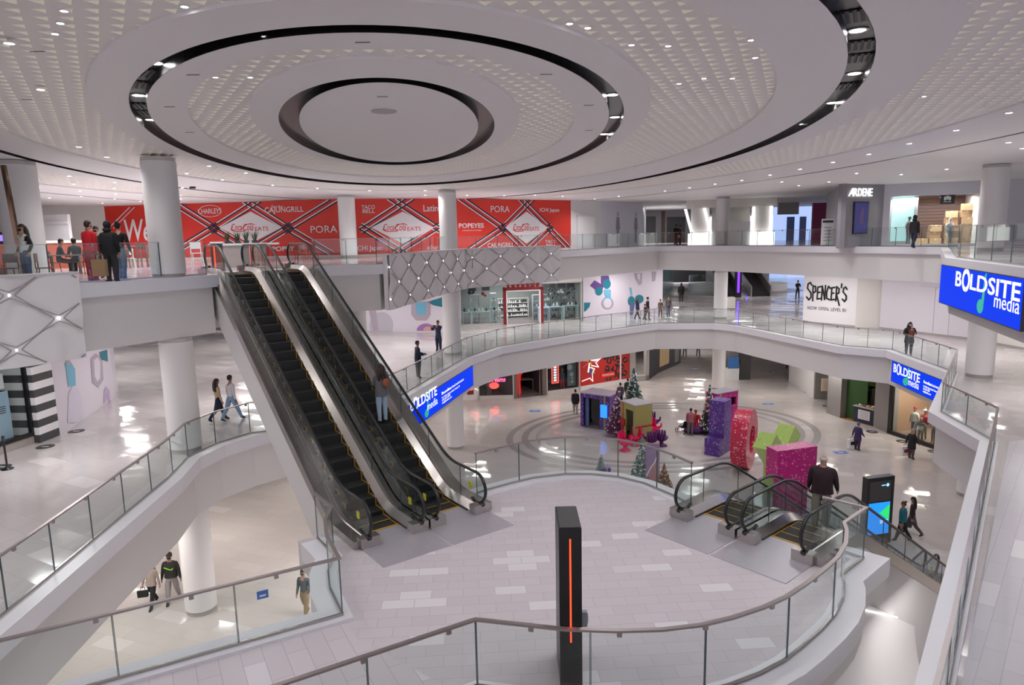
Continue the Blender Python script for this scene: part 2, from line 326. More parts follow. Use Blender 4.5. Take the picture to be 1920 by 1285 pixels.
for i, (p, q) in enumerate(((1, 0), (5, 4), (9, 8))):
    b = MB(); b.prism(ell(p, d=.0), zc+.16, zc+.20, [ell(q)])
    for k, dd in ((p, -.006), (q, .006)):
        e = ell(k, d=dd); b.wall(e+e[:1], zc+.002, zc+.2)
    struct('trim_%d' % (7+i), b, M_blackch)
b = MB(); b.prism(ell(13), zc-.01, zc+.01, [ell(12)]); struct('trim_10', b, M_blackch)
b = MB(); b.prism(ell(11, d=3), zc+.3, zc+.32); struct('ceiling_backing', b, M_ceil)
# pressed panels: shallow triangular pockets
def pattern(ko, ki, name, pitch=.29):
    b = MB(); ax = math.radians(4); cs, sn = math.cos(ax), math.sin(ax); R = 34; n = int(60/pitch); z = zc+.05
    for j in range(-10, int(60/pitch)):
        for i in range(-int(24/pitch), int(24/pitch)):
            u = (i+(.5 if j % 2 else 0))*pitch; v = j*pitch; x = u*cs-v*sn-4; y = u*sn+v*cs
            if y < 2.5 or abs(x) > y*.95+4: continue
            if not inell(ko, x, y, .25) or inell(ki, x, y, -.25): continue
            h = pitch/2; T = lambda p, q: (x+p*cs-q*sn, y+p*sn+q*cs)
            c0, c1, c2, c3 = T(-h, -h), T(h, -h), T(h, h), T(-h, h)
            k = .30*pitch; t0, t1, t2 = T(-k, -k*.8), T(k, -k*.8), T(0, k*.95); ap = T(0, k*.55)
            o = len(b.v)
            b.v += [(*c0, z), (*c1, z), (*c2, z), (*c3, z), (*t0, z), (*t1, z), (*t2, z), (*ap, z+.07)]
            for f in ((0, 1, 5, 4), (1, 2, 6, 5), (2, 3, 6), (3, 0, 4, 6)): b.f.append(tuple(o+q for q in f)); b.m.append(0)
            for f in ((4, 5, 7), (5, 6, 7), (6, 4, 7)): b.f.append(tuple(o+q for q in f)); b.m.append(1)
    me = b.build(name, [M_pattern, M_pocket]); tag(me, kind='structure')
pattern(3, 2, 'ceiling_panels_inner'); pattern(7, 6, 'ceiling_panels_middle'); pattern(11, 10, 'ceiling_panels_outer')
# ---------------------------------------------------------------- downlights
DL_R = [(260, 178), (283, 224), (1148, 177), (1153, 219), (1133, 251), (290, 117), (1608, 56), (1602, 137), (1561, 192), (1508, 232), (1453, 260), (1399, 283), (1347, 301), (1200, 336), (1152, 344), (1103, 352), (1247, 328), (73, 304), (148, 320), (217, 333), (343, 351), (402, 358)]
DL_B = [(1892, 211), (1793, 244), (1705, 269), (1629, 289), (1562, 304), (1500, 317), (1444, 328), (1391, 338), (1341, 345), (1293, 352), (1891, 267), (1917, 278), (1775, 317), (1690, 327), (1606, 325), (1554, 341), (1466, 341), (1498, 348), (1247, 358), (1160, 368), (1115, 373), (1055, 368), (1003, 366), (945, 367), (876, 366), (797, 366), (797, 357), (693, 357)]
DL_L = [(148, 275), (200, 294), (268, 312), (392, 311), (350, 325), (461, 324), (417, 337), (511, 347), (595, 353), (72, 351), (150, 358), (217, 364), (192, 381), (93, 371), (152, 368), (214, 353), (215, 342), (130, 330), (138, 345), (215, 373), (263, 377), (107, 391), (342, 352), (339, 366), (339, 373), (76, 167), (17, 80)]
DL_P = [(346, 11), (120, 19), (113, 42), (103, 62), (404, 144), (469, 144), (1102, 51), (1068, 43), (1184, 83), (1253, 85), (1273, 156), (1788, 27), (1803, 2), (1408, 74), (1416, 107), (1320, 146), (1373, 146), (1733, 180), (497, 68)]
def downlight(x, y, z, label, group, r=.075, base=None):
    if base: return dup(base, loc=(x, y, z), label=label)
    t = thing('downlight', label, 'downlight', (x, y, z), 0, group)
    b = MB(); n = 20; b.lathe([(r*1.35, 0), (r*1.35, -.012), (r, -.012), (r, .0)], n=n); b.build('trim_ring', M_ceil, t, local=True)
    b = MB(); b.cyl(0, 0, -.010, -.004, r*.98, n=16); b.build('lens', M_lamp, t, local=True); return t
for grp, lst, lab, r, wt in (('downlights in the black ceiling ovals', DL_R, 'round recessed downlight shining inside a black oval ceiling channel', .11, 60), ('downlights in the plain ceiling on the shop side', DL_B, 'small round downlight in the plain white ceiling above the shop side gallery', .07, 55),
                     ('downlights over the food court', DL_L, 'small round downlight in the ceiling above the food court side', .06, 55), ('pinpoint downlights in the patterned ceiling', DL_P, 'tiny round downlight set among the triangular ceiling pockets', .04, 30)):
    base = None
    for i, (px, py) in enumerate(lst):
        zz = zc + (.16 if lst is DL_R else .0) + (.05 if lst is DL_P else 0)
        p = g(px, py, zz); d = downlight(p.x, p.y, zz-.002, lab, grp, r, base)
        if base is None: base = d
        if p.y < 75:
            wall_near = lst is not DL_P and (p.y > 33 or p.x > 12 or (p.x < -13.5 and p.y > 24))
            lamp_spot(p.x, p.y, zz-.04, wt*(2.9 if wall_near else 1.45))
# ---------------------------------------------------------------- columns
def column(x, y, z0, z1, label, r=.5):
    t = thing('column', label, 'column', (x, y, z0)); h = z1-z0
    b = MB(); b.cyl(0, 0, .16, h-.14, r, n=48); b.build('shaft', M_col, t, local=True, auto=.6)
    b = MB(); b.cyl(0, 0, 0, .165, r-.03, n=48); b.build('base_ring', M_grey, t, local=True, auto=.6)
    b = MB(); b.cyl(0, 0, h-.15, h-.02, r-.015, n=48); b.build('neck', mat('neck_grey', (.58, .55, .54), .4), t, local=True, auto=.6)
CA, CB, CC, CD = (-10.7, 21.5), (-3.45, 39.0), (16.25, 52.8), (21.0, 30.1)
column(*CA, L3, zc, 'white round column in front of the word ending on the red wall, by the planter')
column(*CB, L3, zc, 'white round column between the white diamond and the orange letters of the red wall')
column(*CC, L3, zc, 'white round column in front of the graffiti lettered hoarding on the top gallery')
column(*CD, L3, zc, 'white round column on the top gallery above the big blue screen', .52)
column(*g(655, 484, L3).xy, L3, zc, 'white round column standing close against the red wall')
cq = ray(47, 455); column(cq.x/cq.y*21.7, 21.7, L3, zc, 'thick white column behind the standing woman in the food court', .55)
column(*CA, L2, L2+3.76, 'white round column on the middle level beside the walking couple')
column(*CB, L2, L2+3.76, 'white round column beside the man holding up his phone')
column(*CC, L2, L2+3.76, 'white round column on the middle level far gallery corner')
column(*CD, L2, L2+3.76, 'white round column on the middle level at the rail corner under the big blue screen', .55)
column(*CA, 0, 3.76, 'white round column on the ground floor beside the couple holding hands')
column(*CB, 0, 3.76, 'white round column on the ground floor below the slanted blue screen')
column(*CC, 0, 3.76, 'white round column on the ground floor behind the magenta booth')
column(*CD, 0, 3.76, 'white round column base on the ground floor near the blank white wall')

# ---------------------------------------------------------------- small ceiling fittings
vb = None
for px, py in ((1597, 30), (1610, 84), (1609, 108), (1592, 160), (272, 135), (261, 158), (263, 198), (272, 210)):
    p = g(px, py, zc+.16); k = 8 if px > 1000 else 4; cx, cy = EL[k][0]*S, EL[k][1]*S; an = math.atan2((p.y-cy)/EL[k][2]**2, (p.x-cx)/EL[k][3]**2)
    lab = 'black slotted air grille in the black ceiling channel'
    if vb: dup(vb, (p.x, p.y, zc+.158), an)
    else:
        vb = thing('ceiling_vent', lab, 'air vent', (p.x, p.y, zc+.158), an, 'slotted air grilles in the black ceiling channels'); q = MB(); q.box(-.22, .22, -.30, .30, -.012, -.002); q.build('backing', M_dark, vb, local=True)
        for i in range(5): q = MB(); q.box(-.20+i*.09, -.16+i*.09, -.28, .28, -.03, -.012); q.build('slat', mat('vent_grey', (.06, .06, .06), .4), vb, local=True)
p = g(720, 208, zc); t = thing('ceiling_plate', 'flat grey round plate at the middle of the plain inner ceiling oval', 'ceiling plate', (p.x, p.y, zc-.002)); q = MB(); q.cyl(0, 0, -.02, 0, .26, n=28); q.build('disc', mat('plate_grey', (.5, .47, .48), .5), t, local=True)
for px, py, lab in ((361, 350, 'small black camera under the ceiling right of the big column'),):
    p = g(px, py, zc); t = thing('ceiling_camera', lab, 'camera', (p.x, p.y, zc-.002)); q = MB(); q.box(-.12, .12, -.06, .06, -.09, 0); q.build('housing', M_black, t, local=True)
for i, (px, py) in enumerate(((362, 140), (318, 200), (356, 248), (680, 79), (1024, 139), (1104, 197), (1104, 244), (717, 181), (70, 96), (50, 186))):
    p = g(px, py, zc); t = thing('ceiling_slot', 'tiny dark slot diffuser let into the white ceiling band', 'diffuser', (p.x, p.y, zc-.001), 0, 'tiny slots in the white ceiling bands'); q = MB(); q.box(-.10, .10, -.012, .012, -.008, 0); q.build('slot', M_greyp if False else mat('slot_grey', (.2, .18, .18), .5), t, local=True)
# ================================================================ GLASS BALUSTRADES
def cut(path, panel):
    P = [Vector(p) for p in path]; S_ = [0]
    for a, b_ in zip(P, P[1:]): S_.append(S_[-1]+(b_-a).length)
    brk = [0]
    for i in range(1, len(P)-1):
        t = (P[i]-P[i-1]).angle(P[i+1]-P[i])
        if t > .3: brk.append(S_[i])
    brk.append(S_[-1])
    def at(s):
        for i in range(len(P)-1):
            if s <= S_[i+1]+1e-6:
                k = (s-S_[i])/max(1e-6, S_[i+1]-S_[i]); return P[i].lerp(P[i+1], k)
        return P[-1]
    out = []
    for a, b_ in zip(brk, brk[1:]):
        n = max(1, round((b_-a)/panel))
        for i in range(n):
            s0, s1 = a+(b_-a)*i/n, a+(b_-a)*(i+1)/n
            out.append([at(s0)]+[P[j] for j in range(len(P)) if s0+.02 < S_[j] < s1-.02]+[at(s1)])
    return out, at, S_[-1]
def balustrade(path, z, label, panel=1.55, h=1.07, rail=(.068, .034), bracket=1.25, shoe=.05, m=None):
    t = thing('glass_balustrade', label, 'balustrade', (path[0][0], path[0][1], z)); pn, at, L = cut(path, panel)
    for p in pn:
        b = MB(); p2 = [(q.x, q.y) for q in p]; a = offset(p2, .007); c = offset(p2, -.007); b.prism(a+c[::-1], z+.01, z+h, m=0)
        for e, f in ((p[0], p[1]), (p[-1], p[-2])):
            d = (f-e).normalized(); q = e+d*.008; b.obox((q.x, q.y, z+h/2+.005), .010, .02, h-.01, math.atan2(d.y, d.x), m=1)
        b.build('glass_panel', [M_glass, M_edge], t)
    b = MB(); a = offset(path, rail[0]/2); c = offset(path, -rail[0]/2); b.prism(a+c[::-1], z+h, z+h+rail[1]); b.build('handrail', m or M_steeld, t)
    if bracket:
        n = int(L/bracket); src = None
        for i in range(n):
            s = (i+.5)*L/n; p = at(s); q = at(min(L, s+.05))-at(max(0, s-.05)); b = MB(); b.obox((p.x, p.y, z+h-.035), .07, .045, .07, math.atan2(q.y, q.x)); b.build('rail_bracket', m or M_steeld, t)
    if shoe:
        b = MB(); a = offset(path, .018); c = offset(path, -.018); b.prism(a+c[::-1], z+.0, z+shoe); b.build('base_channel', M_steel, t)
    return t
r2 = offset(V2, .33, True)
balustrade(r2[0:6]+[(-8.75, 23.4)], L2+.05, 'glass balustrade on the curb of the gallery beside the striped shop')
balustrade([(-8.75, 23.4)]+r2[6:11], L2+.05, 'glass balustrade above the slanted blue screen, running on past the homeware shop')
balustrade(r2[10:16], L2+.05, 'glass balustrade of the far middle gallery bending past the hoarding with black graffiti lettering')
balustrade(r2[15:18], L2+.05, 'short glass balustrade stepping down between the rail corners beside the small blue screen')
balustrade([r2[17]]+[r2[17+1]]+[(2.2, 3.9)], L2+.05, 'long glass balustrade running to the camera along the grey near gallery floor')
r3 = offset(V3, .28, True)
balustrade(r3[1:5], L3+.05, 'frameless glass balustrade in front of the group of people in the food court', rail=(.02, .015), bracket=2.2)
balustrade([(-7.2, 25.1), r3[7], r3[8]], L3+.05, 'frameless glass balustrade between the escalators and the patterned panel', rail=(.02, .015), bracket=2.0)
balustrade(r3[8:12], L3+.05, 'frameless glass balustrade above the middle patterned panel, in front of the red wall', rail=(.02, .015), bracket=2.)
balustrade(r3[11:15], L3+.05, 'frameless glass balustrade of the far top gallery', rail=(.02, .015), bracket=2.)
balustrade(r3[14:17]+[(9.5, 8.5)], L3+.05, 'frameless glass balustrade above the large blue screen', rail=(.02, .015), bracket=2.)
balustrade(br_far[:1]+G_left, L2+.07, 'glass balustrade along the far side of the footbridge, curling round beside the moving stairs')
balustrade(G_far, L2+.07, 'curved glass balustrade on the far edge of the round platform')
balustrade(G_right+br_near[1:], L2+.07, 'long curved glass balustrade around the near edge of the round platform')
# ================================================================ ESCALATORS
TL = math.tan(.532); LR = 5.6/TL; SB, ST_ = 1.717, 2.1; LT = SB+LR+ST_
def zb(s):
    def ramp(x, r=.45):
        if x < -r: return 0.
        if x > r: return x
        return (x+r)**2/(4*r)
    return TL*(ramp(s-SB)-ramp(s-SB-LR))
def ss(a, b_, fine=.1):
    o = [a]
    while o[-1] < b_-1e-6:
        s = o[-1]; near = abs(s-SB) < .8 or abs(s-SB-LR) < .8; o.append(min(b_, s+(fine if near else .5)))
    return o
def sweep(b, prof, s0, s1, m=0, zf=None):
    S_ = ss(s0, s1); n = len(prof); vs = [(x, s, (zf or zb)(s)+z) for s in S_ for x, z in prof]
    b.add(vs, [(i*n+j, i*n+(j+1) % n, (i+1)*n+(j+1) % n, (i+1)*n+j) for i in range(len(S_)-1) for j in range(n)]+[tuple(range(n))[::-1], tuple((len(S_)-1)*n+j for j in range(n))], m)
M_step = mat('step_black', (.018, .018, .018), .55)
M_skirt = mat('skirt_bronze', (.085, .062, .045), .35, .5)
M_plate = mat('floor_plate_steel', (.66, .63, .69), .38, .55, noise=.1)
M_eglass = glass_mat('escalator_glass', (.82, .86, .86), .55)
HR_, HX = .98, .65
def escalator(loc, rz, label, outL, outR):
    t = thing('escalator', label, 'escalator', loc, rz, None)
    for sx, out in ((-1, outL), (1, outR)):
        # glass side
        cuts = [.03, 1.15]+[1.15+(LT-2.3)*i/7 for i in range(1, 7)]+[LT-1.15, LT-.03]
        for a, c in zip(cuts, cuts[1:]):
            S_ = sorted(set([round(q, 4) for q in ss(a, c, .08)]+([round(.04+.035*i, 4) for i in range(12)] if a < .5 else [])+([round(LT-.04-.035*i, 4) for i in range(12)] if c > LT-.5 else [])))
            b = MB(); top = []; bot = []
            for s in S_:
                e = min(s, LT-s); zt, zl = HR_-.03, .19
                if e < .40:
                    q = math.sqrt(max(0, .36**2-(e-.40)**2)); zt = .60+q; zl = max(.19, .60-q)
                top.append(zb(s)+zt); bot.append(zb(s)+zl)
            n = len(S_); x0, x1 = sx*HX-.006, sx*HX+.006
            b.add([(x0, s, z) for s, z in zip(S_, bot)]+[(x0, s, z) for s, z in zip(S_, top)]+[(x1, s, z) for s, z in zip(S_, bot)]+[(x1, s, z) for s, z in zip(S_, top)],
                  [f for i in range(n-1) for f in ((i, i+1, n+i+1, n+i), (2*n+i, 3*n+i, 3*n+i+1, 2*n+i+1), (n+i, n+i+1, 3*n+i+1, 3*n+i))])
            for s, z0, z1 in ((S_[0], bot[0], top[0]), (S_[-1], bot[-1], top[-1])):
                if .3 < s < LT-.3: b.box(sx*HX-.008, sx*HX+.008, s-.005, s+.005, z0, z1-.02, 1)
            b.build('glass_side', [M_eglass, M_edge], t, local=True)
        # handrail loop
        P = [(sx*HX, .62, .26), (sx*HX, .5, .22)]
        P += [(sx*HX, .40-.40*math.sin(a), .60-.38*math.cos(a)) for a in [PI*i/14 for i in range(0, 15)]]
        P += [(sx*HX, s, zb(s)+HR_) for s in ss(.6, LT-.6)]
        P += [(sx*HX, LT-.40+.40*math.sin(a), zb(LT)+.60+.38*math.cos(a)) for a in [PI*i/14 for i in range(0, 15)]]
        P += [(sx*HX, LT-.5, zb(LT)+.22), (sx*HX, LT-.62, zb(LT)+.26)]
        b = MB(); b.tube(P, .042, 10, flat=.75); b.build('handrail', M_rubber, t, smooth=True, local=True)
        # decks and skirt
        b = MB(); i0 = .43
        sweep(b, [(sx*i0, .055), (sx*(HX-.05), .20), (sx*(HX+.0), .205), (sx*(HX+.0), .10), (sx*i0, .0)], .22, LT-.22, 0)
        b.build('inner_deck', M_steel, t, local=True)
        b = MB(); sweep(b, [(sx*HX, .205), (sx*(HX+.04), .205), (sx*(HX+.06), .185), (sx*(HX+out), .185), (sx*(HX+out), -.12), (sx*HX, -.12)], .22, LT-.22, 0)
        b.build('outer_deck', M_steel, t, local=True)
        b = MB(); sweep(b, [(sx*.415, -.25), (sx*.415, .06), (sx*.43, .06), (sx*.43, -.25)], .5, LT-.5, 0); b.build('skirt', M_skirt, t, local=True)
        for s in (.12, LT-.36):
            b = MB(); z = zb(s); x0, x1 = sorted((sx*.40, sx*(HX+min(out, .2)))); b.box(x0, x1, s, s+.24, z, z+.24)
            b.ball((sx*HX, s+(.05 if s < 1 else .19), z+.22), .075, .09, .06, m=1); b.build('newel_box', [M_steel, M_rubber], t, local=True)
    # steps
    n0 = .85; k = 0; s = n0; pitch = (LT-1.7)/round((LT-1.7)/.405)
    while s+pitch < LT-.80:
        z = zb(s+pitch/2); zp = zb(s-pitch/2) if s > n0+.1 else z
        zs = round(z/(pitch*TL))*pitch*TL*0+z
        b = MB(); b.box(-.41, .41, s, s+pitch, z-.25 if z > .2 else z-.12, z, 0)
        for i in range(10): b.box(-.40+i*.082, -.37+i*.082, s-.004, s+.001, z-.2 if z-zp > .05 else z-.04, z-.012, 2)
        for sx in (-1, 1):
            x0, x1 = sorted((sx*.388, sx*.411)); b.box(x0, x1, s-.001, s+pitch, z-.001, z+.004, 1)
            if z-zp > .02: b.box(x0, x1, s-.006, s, zp, z+.004, 1)
        if z < .02 or z > 5.58: b.box(-.41, .41, s, s+.03, z, z+.004, 1)
        b.build('step', [M_step, M_yellow, M_rubber], t, local=True); s += pitch; k += 1
    for a, c, z in ((-.9, .85, 0.), (LT-.85, LT+.9, 5.6)):
        b = MB(); x1 = HX+.17; x0 = -x1; b.box(x0, x1, a, c, z-.004, z+.014); b.build('floor_plate', M_plate, t, local=True)
        cc = c if z == 0 else a
        b = MB(); b.box(-.41, .41, cc-.03, cc+.03, z+.006, z+.022); b.build('comb_plate', M_yellow, t, local=True)
    for sx in (-1, 1):
        b = MB(); b.box(sx*HX-.012, sx*HX+.012, .62, .74, .50, .66); b.build('caution_sticker', M_ystick, t, local=True)
    return t
def along(P, d, n, s, w, z): return (P[0]+d[0]*s+n[0]*w, P[1]+d[1]*s+n[1]*w, z)
Pu = (-.713, 15.745); th = .63; du = (-math.sin(th), math.cos(th)); nu = (-math.cos(th), -math.sin(th))
ZP = L2+.002
escalator(along(Pu, du, nu, 0, 2.34, ZP), th, 'empty dark escalator, left of the pair climbing to the food court', .32, .17)
escalator(along(Pu, du, nu, 0, .65, ZP), th, 'dark escalator climbing to the food court with the long haired woman riding on it', .17, .32)
Pd = (5.70, 12.885); dd = (.755, .656); nd = (-.656, .755); thd = math.atan2(.755, -.656)
low = lambda w: along(Pd, dd, nd, LT, w, .002)
escalator(low(.65), thd, 'escalator going down to the ground floor with the grey haired man on it', .32, .17)
escalator(low(2.35), thd, 'empty escalator going down to the ground floor on the side of the pink letters', .17, .32)
def truss(P, d, n, rz, w0, w1, label, solid, sweep_down=False):
    t = thing('escalator_cladding', label, 'escalator cladding', (P[0], P[1], P[2]), rz)
    b = MB(); a, c = (w0, w1)
    if solid:
        zf = lambda s: 0.
        S_ = ss(.4, LT-.4); prof = lambda s: [(a, .0), (c, .0), (c, zb(s)-.125), (a, zb(s)-.125)]
        S2 = S_; vs = [(x, s, z if i < 2 else max(.02, z)) for s in S2 for i, (x, z) in enumerate(prof(s))]
        # only side walls: two thin walls
        for x0, x1 in ((a, a+.05), (c-.05, c)):
            vs = []; 
            for s in S2: vs += [(x0, s, 0), (x1, s, 0), (x1, s, max(.02, zb(s)-.125)), (x0, s, max(.02, zb(s)-.125))]
            n_ = len(S2); b.add(vs, [(i*4+j, i*4+(j+1) % 4, (i+1)*4+(j+1) % 4, (i+1)*4+j) for i in range(n_-1) for j in range(4)]+[(3, 2, 1, 0), tuple((n_-1)*4+j for j in range(4))])
    else:
        sweep(b, [(a, -1.27), (c, -1.27), (c, -1.2), (a, -1.2)], .9, LT-.6)
        for x0, x1 in ((a, a+.05), (c-.05, c)): sweep(b, [(x0, -1.2), (x1, -1.2), (x1, -.125), (x0, -.125)], .3, LT-.6)
    b.build('side_cladding', M_white, t, local=True); return t
truss(along(Pu, du, nu, 0, 1.5, ZP), du, nu, th, -1.5-.31-.0, 1.5+.31, 'white cladding under the pair of escalators up to the food court', False)
truss(along(Pd, dd, nd, LT, 1.5, .002), dd, nd, thd, -1.81, 1.81, 'plain white wall closing in the underside of the escalators down to the ground floor', True)
# lit seat niche built against that wall
t = thing('niche_bench', 'white curved bench with a lit top edge against the escalator wall at the bottom corner', 'bench', along(Pd, dd, nd, 3.5, -.36, 0), thd-PI)
b = MB(); vs = []; rows = []
for s in [0.6+.35*i for i in range(16)]:
    sl = s-3.5+.0; top = min(4.7, 1.90+(6.01-s)*.585)
    pr = [(0, top), (.05, top*.8), (.16, max(.9, top*.52)), (.36, .62), (.62, .50), (1.0, .48), (1.16, .46), (1.2, .40), (1.2, .12), (1.1, .12), (1.1, .08), (0, .08)]
    rows.append([(o_, sl, z) for o_, z in pr])
for r_ in rows: vs += [(q[0], q[1], q[2]) for q in r_]
k = 12; n_ = len(rows)
b.add([(-x*-1, y, z) for x, y, z in vs], [(i*k+j, i*k+(j+1) % k, (i+1)*k+(j+1) % k, (i+1)*k+j) for i in range(n_-1) for j in range(k)]+[tuple(range(k)), tuple((n_-1)*k+j for j in range(k))[::-1]])
b.build('seat_shell', mat('bench_white', (.9, .88, .88), .3), t, local=True, auto=.6)
b = MB(); b.beam((.03, rows[0][0][1], rows[0][0][2]+.02), (.03, rows[-5][0][1], rows[-5][0][2]+.02), .05, .03); b.build('light_strip', M_strip, t, local=True)
lamp_area(*along(Pd, dd, nd, 4.2, -1.7, 3.5), 1.6, 3.0, 34, rz=thd)  # added lamp without a fitting, hung in the air to brighten the bench
# ================================================================ PYLON ON THE PLATFORM
t = thing('light_pylon', 'tall black rectangular pylon with a glowing red line, standing on the platform', 'pylon', (.78, 9.3, L2+.002))
b = MB(); b.box(-.165, .165, 0, .82, 0, 2.50); b.build('body', M_black, t, local=True)
b = MB(); b.box(-.150, .150, .02, .80, 2.5, 2.512); b.build('top_plate', mat('dark_grey_top', (.05, .05, .052), .5), t, local=True)
b = MB(); b.box(-.012, .010, -.006, .002, .72, 2.34); b.build('red_light_line', mat('red_light', (.3, 0, 0), .3, emit=(1, .035, .01), es=3.2), t, local=True)
b = MB(); b.box(.165, .172, .10, .72, .9, 2.35); b.build('side_screen', mat('side_screen', (0, .02, .1), .2, emit=(.05, .2, .9), es=.6), t, local=True)
b = MB(); b.box(.165, .245, .02, .10, .95, 1.18); b.ball((.235, .06, 1.065), .03, .05, .115); b.build('dispenser', mat('mid_grey', (.3, .3, .32), .4), t, local=True)
# ================================================================ WALLS AND SHOPS
def pxy(x, Y):
    d = ray(x, 440); return (d.x/d.y*Y, Y)
def G2(x, y, z): p = g(x, y, z); return (p.x, p.y)
class Face:                                  # a vertical face: u to the right, z up, n towards the viewer
    def __init__(s, p0, p1, zr=0):
        s.p0 = Vector((p0[0], p0[1], 0)); s.p1 = Vector((p1[0], p1[1], 0)); s.w = (s.p1-s.p0).length; s.X = (s.p1-s.p0)/s.w; s.N = Vector((s.X.y, -s.X.x, 0)); s.zr = zr
        s.O = Vector((p0[0], p0[1], zr))
    def pt(s, u, z, n=0): return s.O+s.X*u+s.N*n+Vector((0, 0, z))
    def px(s, x, y): q = onplane(x, y, s.p0, s.p1); return ((q-s.p0).dot(s.X), q.z-s.zr)
    def box(s, b, u0, u1, z0, z1, n0, n1, m=0):
        a = [s.pt(u, z, n) for z in (z0, z1) for u, n in ((u0, n0), (u1, n0), (u1, n1), (u0, n1))]; b.hexa(a, m)
    def poly(s, b, pts, off=.0, th=.004, m=0): b.plate(pts, s.O, s.X, s.N, th, m, off)
    def stroke(s, b, pts, w, off=0., th=.004, m=0): b.stroke(pts, w, s.O, s.X, s.N, off, th, m)
    def text(s, txt, u, z, size, m, parent=None, name='lettering', off=.02, **k): return lettering(txt, s.pt(u, z), s.X, s.N, size, m, parent, name, off, **k)
def circ(u, z, r, n=20, rz=None, a0=0, a1=2*PI): return [(u+r*math.cos(a0+(a1-a0)*i/n), z+(rz or r)*math.sin(a0+(a1-a0)*i/n)) for i in range(n+(0 if a1-a0 > 6.2 else 1))]
def rrect(u0, u1, z0, z1, r, n=5):
    o = []
    for cx, cz, a in ((u1-r, z1-r, 0), (u0+r, z1-r, PI/2), (u0+r, z0+r, PI), (u1-r, z0+r, 1.5*PI)): o += [(cx+r*math.cos(a+PI/2*i/n), cz+r*math.sin(a+PI/2*i/n)) for i in range(n+1)]
    return o
def wallbox(name, p0, p1, z0, z1, m, th=.25):
    f = Face(p0, p1, 0); b = MB(); f.box(b, 0, f.w, z0, z1, -th, 0); return struct(name, b, m), f
M_cream = mat('cream_wall', (.83, .80, .75), .5); M_lav = mat('lavender_panel', (.80, .76, .83), .35); M_beige = mat('beige_wall', (.72, .68, .66), .5)
M_mural = mat('mural_print', (.80, .74, .82), .35); M_teal = mat('teal_print', (.01, .22, .30), .4); M_purp = mat('purple_print', (.16, .06, .30), .4); M_sky = mat('skyblue_print', (.18, .52, .72), .35)
M_pinkg = mat('pinkgrey_print', (.50, .42, .50), .4); M_greyw = mat('grey_store_wall', (.30, .28, .31), .45); M_dwood = mat('dark_wood', (.10, .05, .03), .5); M_frame = mat('shop_frame', (.60, .57, .55), .35)
M_charc = mat('charcoal', (.06, .06, .065), .45); M_mint = mat('mint_table', (.62, .80, .80), .4); M_dred = mat('dark_red', (.25, .015, .02), .4); M_paper = mat('paper_white', (.85, .85, .85), .5)
M_card = mat('cardboard', (.52, .33, .17), .7); M_stone = mat('stone_pillar', (.42, .38, .35), .6, noise=.15); M_green = mat('deep_green', (.03, .09, .02), .5); M_lime = mat('lime_panel', (.22, .42, .03), .5)
# ---- red graphic wall of the food court
NP = [(195, 387), (640, 373), (840, 372), (1070, 376)]
RW = [(g(x, y, ZC).x, g(x, y, ZC).y) for x, y in NP]
segs = [Face(RW[i], RW[i+1], 0) for i in range(3)]
def seg_of(x): return segs[0] if x < 640 else segs[1] if x < 840 else segs[2]
for i, f in enumerate(segs):
    b = MB(); f.box(b, 0, f.w, L3+.12, ZC-.01, -.25, 0); struct('wall_red_%d' % (i+1), b, M_red)
    b = MB(); f.box(b, 0, f.w, L3, L3+.12, -.25, .02); struct('baseboard_red_%d' % (i+1), b, M_white)
nodes = [262, 401, 540, 683, 818, 943, 1030, 1112]
for si, f in enumerate(segs):
    b = MB(); x0p, x1p = NP[si][0], NP[si+1][0]
    for a, c in zip(nodes, nodes[1:]):
        mid = (a+c)/2
        for (xa, ya), (xb, yb) in (((a, 428), (mid, 384)), ((c, 428), (mid, 384)), ((a, 428), (mid, 470)), ((c, 428), (mid, 470))):
            if a == 262 and xa == 262: continue
            ext = 1.32 if yb < 428 else 1.16
            xe, ye = xa+(xb-xa)*ext, ya+(yb-ya)*ext; xs_, ys_ = xa-(xb-xa)*.10, ya-(yb-ya)*.10
            if (xs_+xe)/2 < x0p or (xs_+xe)/2 > x1p: continue
            p, q = f.px(xs_, ys_), f.px(xe, ye); d = Vector((q[0]-p[0], q[1]-p[1])).normalized(); nn = Vector((-d.y, d.x))
            def clipz(p_, q_):
                k = []
                for (u, z) in (p_, q_): k.append((min(max(u, .02), f.w-.02), min(max(z, L3+.13), ZC-.03)))
                return k
            for o_, w, m in ((.19, .065, 0), (.11, .09, 1), (-.13, .065, 0), (-.21, .09, 1)):
                pp = (p[0]+nn.x*o_, p[1]+nn.y*o_); qq = (q[0]+nn.x*o_, q[1]+nn.y*o_)
                if qq[1] > ZC-.05: k = (ZC-.05-pp[1])/(qq[1]-pp[1]); qq = (pp[0]+(qq[0]-pp[0])*k, ZC-.05)
                if qq[1] < L3+.16: k = (L3+.16-pp[1])/(qq[1]-pp[1]); qq = (pp[0]+(qq[0]-pp[0])*k, L3+.16)
                if min(pp[0], qq[0]) < 0 or max(pp[0], qq[0]) > f.w: continue
                f.stroke(b, [pp, qq], w, .004+.002*m, .004, m)
    if si == 0:
        for dx in (0, 9): f.stroke(b, [f.px(204+dx, 428), f.px(243+dx, 389)], .06, .004)
    tag(b.build('trim_%d' % (11+si), [M_wht, M_navy]), kind='structure')
